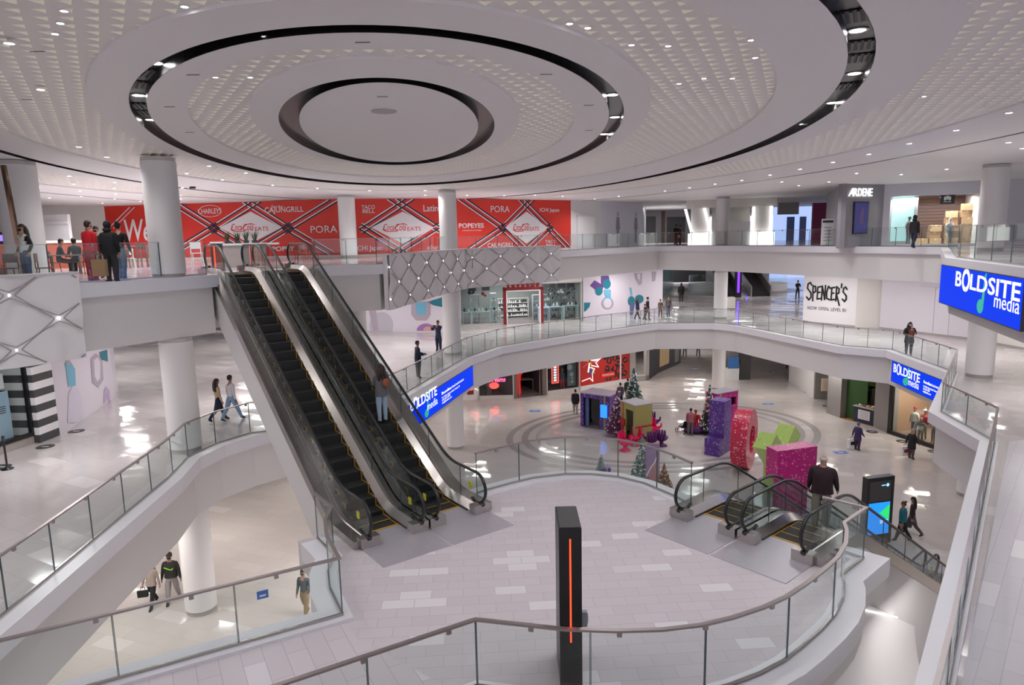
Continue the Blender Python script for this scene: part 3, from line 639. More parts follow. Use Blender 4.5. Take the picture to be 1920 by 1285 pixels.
def fit(f, txt, u0, u1, z, h, m, parent, name='lettering', off=.1, **k):
    me = text_mesh(txt, 1., **k); xs = [v.co.x for v in me.vertices]; ys = [v.co.y for v in me.vertices]; x0, x1, y1 = min(xs), max(xs), max(ys)
    for v in me.vertices: v.co.x = (v.co.x-x0)/(x1-x0)*(u1-u0); v.co.y = v.co.y/y1*h; v.co.z *= .6
    me.materials.clear(); me.materials.append(m); O = f.pt(u0, z, off); X, N = f.X, f.N
    A = Matrix(((X.x, 0, N.x, O.x), (X.y, 0, N.y, O.y), (X.z, 1, N.z, O.z), (0, 0, 0, 1)))
    if parent is not None: A = parent.matrix_basis.inverted() @ A
    me.transform(A); me.name = name; o = bpy.data.objects.new(name, me); C.objects.link(o); o.parent = parent; return o
def wtext(txt, x0, x1, y, hpx, m=None, parent=None, **k):     # y = baseline
    f = seg_of((x0+x1)/2); u0, z = f.px(x0, y); u1, _ = f.px(x1, y); _, z2 = f.px(x0, y-hpx); return fit(f, txt, u0, u1, z, z2-z, m or M_wht, parent, 'sign_lettering', .03, **k)
M_cc = mat('cola_red', (.72, .02, .03), .4)
for cx, hw, lab in ((470, 58, 'white diamond panel half hidden behind the planter grasses'), (755, 59, 'white diamond panel with red lettering between the two wall columns'), (987, 40, 'white diamond panel with red lettering at the far end of the red wall')):
    f = seg_of(cx); c = [f.px(cx-hw, 427), f.px(cx, 457), f.px(cx+hw, 427), f.px(cx, 397)]; b = MB(); f.poly(b, c, .012, .01)
    t = thing('diamond_sign', lab, 'sign', f.pt(*f.px(cx, 427))); b.build('panel', M_wht, t)
    kx = hw/59.
    wtext('Coca', cx-36*kx, cx-16*kx, 432.5, 12.5, M_cc, t, shear=.3, bold=.012); wtext('Cola', cx-14*kx, cx+6*kx, 432.5, 12.5, M_cc, t, shear=.3, bold=.012); wtext('EATS', cx+9*kx, cx+34*kx, 433, 7.5, M_cc, t, bold=.012)
    b = MB(); f.stroke(b, [f.px(cx-34*kx, 425), f.px(cx-37*kx, 431), f.px(cx-30*kx, 434.5), f.px(cx-10*kx, 433.5)], .05, .028); f.stroke(b, [f.px(cx-16*kx, 430), f.px(cx-8*kx, 421), f.px(cx+2*kx, 419.5), f.px(cx+8*kx, 422)], .05, .028); b.build('script_flourish', M_cc, t)
def sgn(lab, parts):
    f = seg_of((parts[0][1]+parts[0][2])/2); t = thing('wall_lettering', lab, 'sign', f.pt(*f.px(parts[0][1], parts[0][3])))
    for txt, x0, x1, y, h, k in parts: wtext(txt, x0, x1, y, h, None, t, **k)
sgn('large white brush style letters at the red wall corner, cut off by the column', [('Wen', 236, 302, 452, 40, dict(shear=.12, bold=.03))])
sgn('white serif lettering in an oval badge left of the planter', [('CHARLEYS', 372, 416, 401, 9, dict(bold=.02))])
f = segs[0]; u, z = f.px(394, 396); b = MB()
pts = circ(u, z, .82, 28, .38); f.stroke(b, pts+pts[:1], .035, .02); o = tag(b.build('oval_badge', M_wht), 'thin white oval line around the badge lettering on the red wall', 'sign')
sgn('white western style restaurant lettering high on the wall above the escalators', [('CAJUNGRILL', 497, 570, 399, 10, dict(bold=.025)), ('Sarku', 508, 532, 390, 5, dict(shear=.3))])
sgn('thin white capital lettering beside the first wall column', [('PORA', 583, 633, 437, 13, {})])
sgn('white two line lettering just behind the first wall column', [('TACO', 678, 703, 392, 7, dict(bold=.03)), ('BELL', 680, 703, 399.5, 6.5, dict(bold=.03))])
sgn('white narrow lettering high on the wall left of the second column', [('Latin', 794, 821, 396.5, 12, dict(bold=.02))])
sgn('bold white rounded lettering right of the second wall column', [('POPEYES', 860, 907, 427.5, 8.5, dict(bold=.05)), ('LOUISIANA KITCHEN', 867, 902, 433.5, 2.2, {})])
sgn('thin white capital lettering high on the wall above the bold rounded lettering', [('PORA', 920, 955, 398, 12, {})])
sgn('white lettering high at the far end of the red wall', [('ICHI Japan', 1012, 1048, 397, 7, dict(bold=.02))])
sgn('white western style lettering low on the wall above the patterned panel', [('CAJUNGRILL', 914, 963, 464, 8, dict(bold=.025))])
sgn('white two line lettering low at the far end of the red wall', [('TACO', 1022, 1043, 456, 5.5, dict(bold=.02)), ('BELL', 1024, 1043, 463, 5.5, dict(bold=.02))])
sgn('white lettering low on the wall behind the glass beside the first column', [('ICHI Japan', 668, 717, 470, 9, dict(bold=.01))])
sgn('faint white lettering low on the wall left of the second column', [('athens', 801, 827, 468, 8, dict(bold=.01))])
sgn('white rounded lettering low on the wall seen through the escalator glass', [('POPEYES', 511, 566, 471, 8.5, dict(bold=.05))])
# ---- other level three walls
wallbox('wall_food_court', (-48, 41), RW[0], L3, ZC, M_cream)
wallbox('wall_left_end', (-48, 10), (-48, 41), L3, ZC, M_cream)
WA = RW[3]; WB = pxy(1127, 56); WC = pxy(1205, 62)
_, f = wallbox('wall_service', WA, WB, L3, ZC, M_white)
t = thing('service_door', 'plain white double door in the pale wall right after the red wall', 'door', f.pt(0, 0)+Vector((0, 0, L3)))
b = MB(); f.box(b, .8, 3.0, L3+.01, L3+2.5, .005, .05); b.build('leaf', M_ceil, t)
b = MB(); f.box(b, .70, .8, L3, L3+2.6, .005, .08); f.box(b, 3.0, 3.1, L3, L3+2.6, .005, .08); f.box(b, .7, 3.1, L3+2.5, L3+2.6, .005, .08); b.build('frame', M_white, t)
_, f = wallbox('wall_mural_upper', WB, WC, L3, ZC, M_mural)
def figure_print(f, u, name='figure_print'):
    b = MB(); f.poly(b, circ(u, L3+2.75, .16, 14, .2), .01, m=0); f.poly(b, [(u-.22, L3+2.5), (u+.22, L3+2.5), (u+.36, L3+1.5), (u+.2, L3+1.45), (u+.22, L3+.3), (u+.04, L3+.3), (u, L3+1.2), (u-.06, L3+.3), (u-.24, L3+.3), (u-.2, L3+1.45), (u-.36, L3+1.5)], .01, m=1)
    return b.build(name, [M_pinkg, M_greyw])
for lab, u in (('printed grey blue figure on the pale mural beside the dark upper corridor', f.w*.82), ('printed rose figure drawn on the pale mural near the white service door', f.w*.38)):
    o = tag(figure_print(f, u), lab, 'wall print')
M_gcor = mat('corridor_grey', (.26, .25, .27), .4)
wallbox('wall_corridor_upper', WC, pxy(1212, 80), L3, ZC, M_gcor); _, f = wallbox('wall_corridor_end', pxy(1205, 80), pxy(1300, 80), L3, ZC, M_gcor)
lamp_area(*pxy(1245, 72), ZC-.03, 1.6, .3, 220)
for x0, x1, zz, mm in ((1211, 1229, 3.0, M_charc), (1240, 1246, 4, M_dwood), (1250, 1284, 2.9, M_charc)):
    b = MB(); u0, u1 = f.px(x0, 440)[0], f.px(x1, 440)[0]; f.box(b, u0, u1, L3, L3+min(zz, 3.6), .02, .1); tag(b.build('shutter', mm), 'dark rectangular opening %s the grey upper corridor' % {1211: 'nearest the mural in', 1240: 'narrow and brown in the middle of', 1250: 'widest at the end of'}[x0], 'shutter')
PA, PB = pxy(1286, 57), pxy(1455, 55)
_, f = wallbox('wall_portal', PA, PB, L3+3.05, ZC, M_cream)
def lit_portal(x0, x1, lab):
    u0, u1 = f.px(x0, 440)[0], f.px(x1, 440)[0]; t = thing('lit_portal', lab, 'shop portal', f.pt(u0, 0)+Vector((0, 0, L3)))
    b = MB(); f.box(b, u0+.2, u1-.2, L3, L3+3.05, -.3, -.1); b.build('back_panel', M_white, t)
    for q_, ua in enumerate((u0+(-.35 if x0 < 1300 else .1), u0+(1.15 if x0 < 1300 else 1.45))):
        b = MB(); sl = .55 if x0 < 1300 else 0; a = [f.pt(u, z, n) for (z, q) in ((L3+1.0, sl), (L3+3.0, 0)) for u, n in ((ua+q, -.1), (ua+q+.22, -.1), (ua+q+.22, .15), (ua+q, .15))]
        b.hexa(a); b.build('light_leg', M_strip, t)
    b = MB(); f.box(b, u0, u1, L3, L3+1.0, -.05, .3); b.build('lit_base', M_strip, t)
lit_portal(1290, 1334, 'glowing white portal frame left of the column on the far top gallery'); lit_portal(1406, 1452, 'glowing white portal frame right of the graffiti lettering on the far top gallery')
u0, u1 = f.px(1334, 440)[0], f.px(1406, 440)[0]
b = MB(); f.box(b, u0, u1, L3, L3+1.9, -.05, .1); hb = tag(b.build('hoarding', M_wht), 'low white hoarding with black graffiti lettering between two glowing portals', 'hoarding')
b = MB(); f.box(b, u0, u1, L3+1.9, L3+3.05, -.9, -.8)
for k in range(5): f.box(b, u0+.3, u1-.3, L3+2.0+k*.2, L3+2.08+k*.2, -.8, -.7)
struct('wall_behind_hoarding', b, M_cream)
STK = {'S': [[(.9, .85), (.6, 1), (.2, .9), (.15, .65), (.8, .4), (.85, .15), (.5, 0), (.05, .15)]], 'P': [[(.15, 1.0), (.2, -.1)], [(.1, .95), (.7, .95), (.8, .6), (.2, .45)]], 'E': [[(.85, .95), (.2, .9), (.15, .05), (.85, .1)], [(.2, .5), (.7, .55)]],
       'N': [[(.1, 0), (.15, 1), (.8, .05), (.85, 1.05)]], 'C': [[(.9, .85), (.5, 1), (.15, .6), (.2, .15), (.85, .05)]], 'R': [[(.15, 0), (.2, 1), (.75, .85), (.7, .55), (.2, .5), (.95, -.3)]], "'": [[(.5, 1.2), (.4, .95)]]}
def graffiti(f, txt, u, z, w, h, name='graffiti_lettering', parent=None, first=1.35):
    b = MB(); cw = w/(len(txt)+.3); x = u
    for i, ch in enumerate(txt):
        k = first if i == 0 else 1.; cc = cw*(1.25 if i == 0 else .45 if ch == "'" else 1)
        for st in STK[ch]:
            f.stroke(b, [(x+p*cc*.98, z+(q-.12*(k-1))*h*k) for p, q in st], cw*.33, .02)
            f.stroke(b, [(x+p*cc*.98+cw*.05, z+(q-.12*(k-1))*h*k-cw*.06) for p, q in st[:2]], cw*.2, .025)
        x += cc
    return b.build(name, M_black, parent)
o = graffiti(f, "SPENCER'S", u0+.1, L3+.85, u1-u0-.3, .62, parent=None); tag(o, 'black graffiti lettering on the hoarding of the far top gallery, partly behind the column', 'sign')
# corridor right of portals
M_bluew = mat('blue_glow_wall', (.55, .62, .85), .4, emit=(.45, .6, 1.0), es=.55)  # blue corridor light put into the wall colour and its glow
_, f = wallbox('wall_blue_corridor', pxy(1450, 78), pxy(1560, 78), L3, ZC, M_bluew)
for x0, x1 in ((1474, 1488), (1498, 1510)):
    b = MB(); f.box(b, f.px(x0, 440)[0], f.px(x1, 440)[0], L3, L3+2.6, .02, .1); tag(b.build('doorway', mat('blue_dark', (.08, .13, .25), .4)), 'dark blue doorway, %s of two, in the bright blue lit upper corridor' % ('the wider' if x0 == 1474 else 'the narrower'), 'doorway')
b = MB(); p = pxy(1458, 66); q = pxy(1496, 66); b.box(p[0], q[0], 66, 66.3, L3+2.6, ZC); struct('wall_bulkhead', b, mat('bulkhead', (.42, .39, .36), .5))
b = MB(); p = pxy(1534, 55); b.box(p[0]-.5, p[0]+1.2, 55, 55.2, L3, L3+3.2); struct('wall_magenta', b, mat('magenta_wall', (.22, .01, .09), .4))
t = thing('sandwich_board', 'white free standing notice board beside the grey shop front on the top gallery', 'sign board', (*pxy(1551, 43.5), L3))
b = MB(); b.box(-.38, .38, -.03, .03, .12, 1.75); b.build('panel', M_paper, t, local=True)
b = MB(); b.box(-.34, .34, -.22, .22, 0, .05); b.box(-.03, .03, -.03, .03, 0, .2); b.build('foot', M_grey, t, local=True)
b = MB(); b.box(-.33, .33, -.036, -.03, 1.52, 1.66); [b.box(-.25, .25, -.036, -.03, .4+i*.2, .43+i*.2) for i in range(5)]; b.build('print', M_charc, t, local=True)
for i, zz in enumerate((3.0, 2.75, 2.5)):
    pass
# grey shop front with white lettering
AR0, AR1 = pxy(1575, 40.5), pxy(1653, 42)
_, f = wallbox('wall_grey_shop', AR0, AR1, L3, ZC, M_greyw); wallbox('wall_grey_shop_side', pxy(1547, 52), AR0, L3, ZC, M_greyw)
t = thing('illuminated_sign', 'glowing white capital lettering on the grey shop front', 'sign', f.pt(*f.px(1589, 368)))
for ch, xa, xb in (('A', 1588.5, 1599), ('R', 1598, 1606), ('D', 1606.5, 1614), ('E', 1615, 1620), ('N', 1620.5, 1627), ('E', 1628, 1633.5)): fit(f, ch, f.px(xa, 365)[0], f.px(xb, 365)[0], f.px(xa, 368)[1], .46, M_swhite, t, 'letter_plate', .08, bold=.05, extr=.04, shear=.25 if ch == 'A' else 0)
t = thing('poster_screen', 'tall dark blue poster screen on the grey shop front', 'screen', f.pt(f.px(1611, 440)[0], 0)+Vector((0, 0, L3+.6)))
ua, ub = f.px(1597, 440)[0], f.px(1624, 440)[0]; za, zb_ = f.px(1610, 439)[1], f.px(1610, 378)[1]
b = MB(); f.box(b, ua, ub, za, zb_, .005, .08); b.build('frame', M_black, t)
b = MB(); f.box(b, ua+.06, ub-.06, za+.08, zb_-.08, .08, .09); b.build('display', mat('indigo_screen', (.01, .01, .05), .2, emit=(.012, .012, .07), es=1.), t)
b = MB(); uc = (ua+ub)/2; f.poly(b, [(uc-.15, za+.6), (uc+.22, za+.6), (uc+.2, zb_-.6), (uc+.05, zb_-.3), (uc-.08, zb_-.6)], .09); b.build('printed_figure', mat('plum_print', (.02, .005, .03), .3, emit=(.03, .01, .05), es=1.), t)
# white front with the shoe box display
B0, B1 = AR1, pxy(1850, 40)
f = Face(B0, B1, 0); u_l, u_m, u_r = f.px(1666, 440)[0], f.px(1722, 440)[0], f.px(1836, 440)[0]; zt = f.px(1750, 366)[1]
b = MB(); f.box(b, 0, u_l, L3, ZC, -.3, 0); f.box(b, u_l, u_r, zt, ZC, -.3, 0); f.box(b, u_r, f.w+8, L3, ZC, -.3, 0); struct('wall_white_shop', b, M_lav)
b = MB(); f.box(b, u_l, u_m, L3, zt, -.9, -.8); f.box(b, u_r, u_r+.1, L3, zt, -4, -.3); f.box(b, u_l-.1, u_l, L3, zt, -4, -.3); struct('wall_shop_inner', b, M_white)
b = MB(); f.box(b, u_m, u_r, L3, zt, -4.2, -4.0)
for k in range(18): f.box(b, u_m, u_r, L3+.1+k*.2, L3+.24+k*.2, -4.0, -3.95)
struct('wall_slats', b, mat('slat_wood', (.17, .075, .045), .5))
tw = thing('shop_window', 'wide shop window with piled cardboard boxes behind it, on the top gallery', 'shop window', f.pt(u_l, 0)+Vector((0, 0, L3)))
b = MB(); f.box(b, u_l, u_r, L3+.05, zt, -.2, -.18); b.build('pane', M_shop, tw); b = MB(); f.box(b, u_l, u_r, L3, L3+.12, -.25, .02); b.build('sill', M_white, tw)
lamp_area(*f.pt((u_m+u_r)/2, 0, -1.5).xy, zt-.1, 4, .6, 160); lamp_area(*f.pt((u_l+u_m)/2, 0, -.6).xy, zt-.1, 1, .3, 25)  # unseen lamps added behind the front to brighten the window display
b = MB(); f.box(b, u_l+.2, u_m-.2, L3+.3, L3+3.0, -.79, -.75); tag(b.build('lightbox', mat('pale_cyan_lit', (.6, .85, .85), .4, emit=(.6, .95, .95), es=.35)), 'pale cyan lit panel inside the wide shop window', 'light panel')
random.seed(3); base = None
stack = [(0.2, 7, 1), (.9, 7, 3), (1.7, 7, 5), (2.5, 7, 6), (3.3, 7, 5), (4.1, 7, 6), (4.8, 7, 4)]
k = 0
for (uu, _, n) in stack:
    for r_ in range(n):
        w = .62; p = f.pt(u_m+.35+uu+random.uniform(-.05, .05), 0, -2.2+random.uniform(-.25, .25)); z = L3+.02+r_*.41
        lab = 'brown cardboard box in the pile behind the wide shop window of the top gallery'
        if base is None:
            base = thing('cardboard_box', lab, 'box', (p.x, p.y, z), math.atan2(f.X.y, f.X.x), 'cardboard boxes piled in the shop window')
            b = MB(); b.box(-.32, .32, -.26, .26, 0, .40); b.build('carton', M_card, base, local=True)
            b = MB(); b.box(-.05, .05, -.262, .262, .28, .402); b.build('tape', mat('parcel_tape', (.70, .55, .35), .4), base, local=True)
        else: dup(base, (p.x, p.y, z), math.atan2(f.X.y, f.X.x)+random.uniform(-.12, .12))
p = f.pt((u_m+u_r)/2, 0, -1.0); t = thing('hanging_sign', 'small black hanging board with a white mark above the boxes in the window', 'sign', (p.x, p.y, L3+2.45), math.atan2(f.X.y, f.X.x))
b = MB(); b.box(-.38, .38, -.03, .03, 0, .62); b.box(-.3, -.28, -.01, .01, .62, 1.0); b.box(.28, .3, -.01, .01, .62, 1.0); b.build('board', M_black, t, local=True)
b = MB(); [b.plate(circ(dx, .3+dz, .07, 10, .13), (0, -.03, 0), (1, 0, 0), (0, -1, 0), .005) for dx, dz in ((-.12, .03), (0, .08), (.12, .03))]; b.plate([(-.2, .12), (.2, .12), (.2, .16), (-.2, .16)], (0, -.03, 0), (1, 0, 0), (0, -1, 0), .005); b.build('emblem', M_paper, t, local=True)
def mannequin(x, y, z, rz, label, top=(.8, .8, .8), leg=(.1, .1, .12), head=(.85, .84, .82), hat=None, s=1., group=None):
    t = thing('mannequin', label, 'mannequin', (x, y, z), rz, group); mt = mat('cloth_%d_%d_%d' % tuple(int(c*99) for c in top), top, .7); ml = mat('cloth_%d_%d_%d' % tuple(int(c*99) for c in leg), leg, .7); mh = mat('skinlike_%d' % int(head[0]*99), head, .4)
    b = MB(); b.lathe([(.05, 1.48*s), (.07, 1.46*s), (.19, 1.42*s), (.20, 1.3*s), (.16, 1.12*s), (.17, .96*s), (.18, .88*s)], n=16, sy=.62)
    for q in (-1, 1): b.tube([(q*.18, 0, 1.40*s), (q*.25, .02, 1.15*s), (q*.24, -.06, .92*s)], [.055, .045, .035], 8)
    b.build('torso', mt, t, True, local=True)
    b = MB()
    for q in (-1, 1): b.tube([(q*.09, 0, .92*s), (q*.10, -.02, .5*s), (q*.11, .01, .05*s)], [.095, .062, .045], 10)
    b.build('trousers', ml, t, True, local=True)
    b = MB(); b.ball((0, -.01, 1.66*s), .085, .10, .12); b.tube([(0, 0, 1.45*s), (0, 0, 1.58*s)], .05, 8)
    for q in (-1, 1): b.ball((q*.11, -.05, .04), .04, .10, .035); b.ball((q*.24, -.07, .86*s), .03, .04, .07)
    b.build('head_and_feet', mh, t, True, local=True)
    if hat: b = MB(); b.ball((0, 0, 1.73*s), .10, .11, .09); b.ball((0, 0, 1.86*s), .03); b.build('hat', mat('hat_%d' % int(hat[0]*99), hat, .7), t, True, local=True)
    return t
q = f.pt(f.px(1706, 440)[0], 0, -.5); mannequin(q.x, q.y, L3+.02, .4, 'grey mannequin in front of the pale cyan lit panel of the shop window', (.3, .28, .28), (.2, .19, .19), (.2, .19, .19))
q = f.pt(f.px(1786, 440)[0], 0, -.9); mannequin(q.x, q.y, L3+.02, .1, 'pale mannequin standing before the cardboard boxes', (.62, .64, .62), (.5, .52, .5), (.6, .6, .58), s=.9)
# ---------------------------------------------------------------- level two
# homeware shop
SP = [G2(862, 612, L2), G2(950, 613.5, L2), G2(1012, 610.5, L2), G2(1092, 602, L2)]
ZS = L2+3.1
def shopbox(name, a, c, z0, z1, depth, mw, mback, mfl=None):   # open fronted room behind a front line
    f = Face(a, c, 0); b = MB(); f.box(b, -.1, f.w+.1, z0, z1, -depth-.1, -depth, 1); f.box(b, -.1, 0, z0, z1, -depth, -.05, 0); f.box(b, f.w, f.w+.1, z0, z1, -depth, -.05, 0)
    f.box(b, 0, f.w, z1, z1+.1, -depth, -.05, 0)
    if mfl: f.box(b, 0, f.w, z0, z0+.012, -depth, 0, 2)
    tag(b.build(name, [mw, mback]+([mfl] if mfl else [])), kind='structure'); return f
def shopwin(f, u0, u1, z0, z1, label, mull=(), m=None, pane=True, fw=.08, sill=.12, n=.0):
    t = thing('shop_window', label, 'shop window', f.pt(u0, 0)+Vector((0, 0, z0))); b = MB(); mm = m or M_frame
    for a in (u0, u1-fw): f.box(b, a, a+fw, z0, z1, n-.1, n+.04)
    for a in mull: f.box(b, a-fw/2, a+fw/2, z0, z1, n-.1, n+.04)
    f.box(b, u0, u1, z1-fw, z1, n-.1, n+.04); f.box(b, u0, u1, z0, z0+sill, n-.1, n+.04); b.build('frame', mm, t)
    if pane: b = MB(); f.box(b, u0+fw, u1-fw, z0+sill, z1-fw, n-.04, n-.025); b.build('pane', M_shop, t)
    return t
M_shopg = mat('shop_grey_green', (.36, .40, .39), .5); M_dfl = mat('shop_floor', (.22, .2, .2), .25)
wallbox('wall_homeware_header', SP[0], SP[3], ZS, L3-FB, M_cream, .15)
f1 = shopbox('wall_homeware', SP[0], SP[3], L2, ZS, 5, M_shopg, M_shopg, M_dfl)
lamp_area(*f1.pt(f1.w/2, 0, -2).xy, ZS-.05, 5, 2, 130)
ul, ur = f1.px(949, 590)[0], f1.px(1013, 590)[0]
shopwin(f1, .05, ul, L2, ZS, 'homeware shop window left of the red trimmed entrance'); shopwin(f1, ur, f1.w-.05, L2, ZS, 'homeware shop window right of the red trimmed entrance')
te = thing('shop_entrance', 'shop entrance portal trimmed in red with figures on top', 'entrance', f1.pt(ul, 0)+Vector((0, 0, L2)))
b = MB()
for a in (ul-.22, ur+.02): f1.box(b, a, a+.22, L2, L2+2.8, -.05, .16)
f1.box(b, ul-.22, ur+.24, L2+2.6, L2+2.85, -.05, .16); b.build('red_trim', M_dred, te)
b = MB()
for a in (ul, ur-.08): f1.box(b, a, a+.08, L2, L2+2.6, -.05, .22)
f1.box(b, ul, ur, L2+2.52, L2+2.6, -.05, .22); b.build('white_frame', M_wht, te)
b = MB()
for i in range(7):
    q = f1.pt(ul+.2+i*(ur-ul-.4)/6, L2+2.95, .05); b.ball(q, .13+.03*(i % 2), .1, .16); b.ball(q+Vector((.05, 0, .2)), .07)
b.build('festive_figures', mat('festive_red', (.4, .02, .02), .5), te, True)
def table(x, y, z, rz, w, d, h, label, m, group=None, name='display_table', cat='table'):
    t = thing(name, label, cat, (x, y, z), rz, group); b = MB(); b.box(-w/2, w/2, -d/2, d/2, h-.05, h); b.build('table_top', m, t, local=True)
    for sx in (-1, 1):
        for sy in (-1, 1): b = MB(); b.box(sx*(w/2-.05)-.03, sx*(w/2-.05)+.03, sy*(d/2-.05)-.03, sy*(d/2-.05)+.03, 0, h-.05); b.build('leg', m, t, local=True)
    return t
an = math.atan2(f1.X.y, f1.X.x)
def on(f, x, n, z=0): return f.pt(f.px(x, 560)[0], 0, n)+Vector((0, 0, z))
for x, w, h, lab in ((876, .7, 1.0, 'small mint table at the edge of the homeware window'), (903, 1.5, 1.0, 'mint table crowded with white bottles in the homeware window'), (933, .7, 1.05, 'small round topped mint table next to the shop entrance'), (1024, .9, 1.1, 'pale mint table just right of the shop entrance'), (1046, 1.2, 1.15, 'longer mint table in the right homeware window'), (1074, 1.2, 1.2, 'mint table at the far edge of the homeware window')):
    q = on(f1, x, -.8); t = table(q.x, q.y, L2+.013, an, w, .6, h, lab, M_mint)
    random.seed(int(x))
    for j in range(4 if w > 1 else 2):
        bx = (j-(1.5 if w > 1 else .5))*.3; b = MB(); r_ = random.uniform(.07, .1); hh = random.uniform(.22, .36); b.lathe([(r_, 0), (r_, hh*.6), (r_*.4, hh*.75), (r_*.4, hh)], 0, 0, 10)
        o = b.build('vase', M_paper if j % 3 else M_charc, None, True); o.location = (q.x+math.cos(an)*bx, q.y+math.sin(an)*bx, L2+.013+h); tag(o, 'small vase or bottle displayed on a mint table in the homeware shop', 'vase', 'vases and bottles on the homeware tables')
def shelf_unit(x, y, z, rz, w, h, n, label, m, goods):
    t = thing('display_shelf', label, 'shelf', (x, y, z), rz); b = MB(); b.box(-w/2, -w/2+.04, -.2, .2, 0, h); b.box(w/2-.04, w/2, -.2, .2, 0, h); b.build('uprights', m, t, local=True)
    for i in range(n+1): b = MB(); zz = .1+i*(h-.14)/n; b.box(-w/2+.04, w/2-.04, -.2, .2, zz, zz+.03); b.build('shelf_board', m, t, local=True)
    if goods:
        random.seed(int(w*100)+n)
        for i in range(n):
            b = MB(); zz = .13+i*(h-.14)/n; u = -w/2+.12
            while u < w/2-.12: hh = random.uniform(.08, .26); b.box(u, u+.09, -.08, .08, zz, zz+hh, random.randrange(len(goods))); u += random.uniform(.13, .2)
            b.build('goods', goods, t, local=True)
    return t
GO = [M_paper, M_charc, mat('steel_blue', (.12, .2, .5), .4), M_shopg]
for x, n_, w, h, lab, gd in ((895, -2.0, .8, 2.2, 'pale blue shelving tower left in the homeware shop', [M_mint, M_paper]), (930, -1.6, .5, 2.3, 'narrow white shelving tower near the entrance of the homeware shop', [M_paper, M_sky]), (980, -4.4, 2.6, 1.6, 'white back counter unit seen through the shop entrance', [M_paper, M_paper, M_charc]), (1035, -2.2, 2.2, 2.0, 'shelf packed with blue kitchenware in the right window', [GO[2], GO[2], M_paper]), (1070, -2.2, 2.2, 2.1, 'shelf packed with dark kitchenware in the right window', [M_charc, M_shopg, M_paper])):
    q = on(f1, x, n_); shelf_unit(q.x, q.y, L2+.013, an, w, h, 4, lab, M_paper if x < 1000 else M_shopg, gd)
for x, cc, lab in ((889, M_charc, 'dark'), (915, mat('festive_red', (.4, .02, .02)), 'red'), (1040, M_charc, 'black'), (1060, M_paper, 'white'), (1078, M_charc, 'far dark')):
    q = on(f1, x, -1.2); t = thing('hanging_ornament', 'cluster of %s ornaments hanging in the homeware window' % lab, 'ornament', (q.x, q.y, ZS-.75)); b = MB()
    for j in range(5): b.ball((random.uniform(-.3, .3), random.uniform(-.2, .2), random.uniform(-.25, .2)), .11, n=8, k=5)
    b.build('baubles', cc, t, True, local=True); b = MB(); b.box(-.3, .3, -.005, .005, .2, .75); b.build('string', M_charc, t, local=True)
# mural, right of the homeware shop
fm = Face(SP[3], G2(1242, 583, L2), 0); b = MB(); fm.box(b, 0.1, fm.w, L2, L3-FB, -.2, 0); struct('wall_mural_middle', b, M_mural)
def P_(f, pts): return [f.px(x, y) for x, y in pts]
c10 = lambda x, y: (1040+x/7.385, 500+y/7.385)
def mprint(f, name, lab, parts, cat='wall print'):
    b = MB(); ms = []
    for i, (pts, m) in enumerate(parts):
        if m not in ms: ms.append(m)
        f.poly(b, [f.px(*p) for p in pts], .012+.004*i, .004, ms.index(m))
    return tag(b.build(name, ms), lab, cat)
def el(cx, cy, rx, ry, n=18): return [c10(cx+rx*math.cos(2*PI*i/n), cy+ry*math.sin(2*PI*i/n)) for i in range(n)]
mprint(fm, 'flower_print', 'large teal and purple flower printed on the mural by the homeware shop', [([c10(*p) for p in ((640, 130), (745, 125), (770, 240), (650, 300), (640, 220))], M_purp), (el(720, 240, 55, 70), M_teal), ([c10(*p) for p in ((490, 265), (550, 190), (670, 260), (660, 330), (560, 320))], M_purp), (el(610, 340, 52, 60), M_teal)])
mprint(fm, 'bottle_print', 'printed grey bottle with sky blue stripes below the teal flower', [(el(730, 510, 85, 85), M_pinkg), (el(730, 490, 62, 80), M_sky), (el(730, 505, 55, 68), M_mural), ([c10(*p) for p in ((680, 320), (775, 320), (775, 440), (720, 430), (690, 390))], M_sky)])
mprint(fm, 'leaf_print', 'dark teal petal printed at the near edge of the mural', [([c10(*p) for p in ((405, 500), (495, 500), (480, 560), (420, 625), (405, 620))], M_teal)])
mprint(fm, 'flower_print', 'bluish flower printed on the mural behind the walking family', [(el(1060, 480, 50, 70), M_teal), (el(1170, 450, 60, 60), M_teal), ([c10(*p) for p in ((1040, 500), (1110, 500), (1080, 680), (1040, 670))], mat('slate_print', (.12, .16, .33), .4)), ([c10(*p) for p in ((1030, 290), (1060, 290), (1075, 400), (1050, 400))], M_sky)])
mprint(fm, 'necklace_print', 'grey printed ornament hanging from the top of the mural', [([c10(*p) for p in ((1095, 90), (1210, 90), (1205, 240), (1170, 260), (1120, 180))], M_pinkg), ([c10(*p) for p in ((1140, 100), (1180, 100), (1180, 200), (1150, 160))], M_mural)])
mprint(fm, 'necklace_print', 'smaller grey printed ornament near the far end of the mural', [([c10(*p) for p in ((1345, 70), (1405, 70), (1390, 200), (1350, 210))], M_pinkg)])
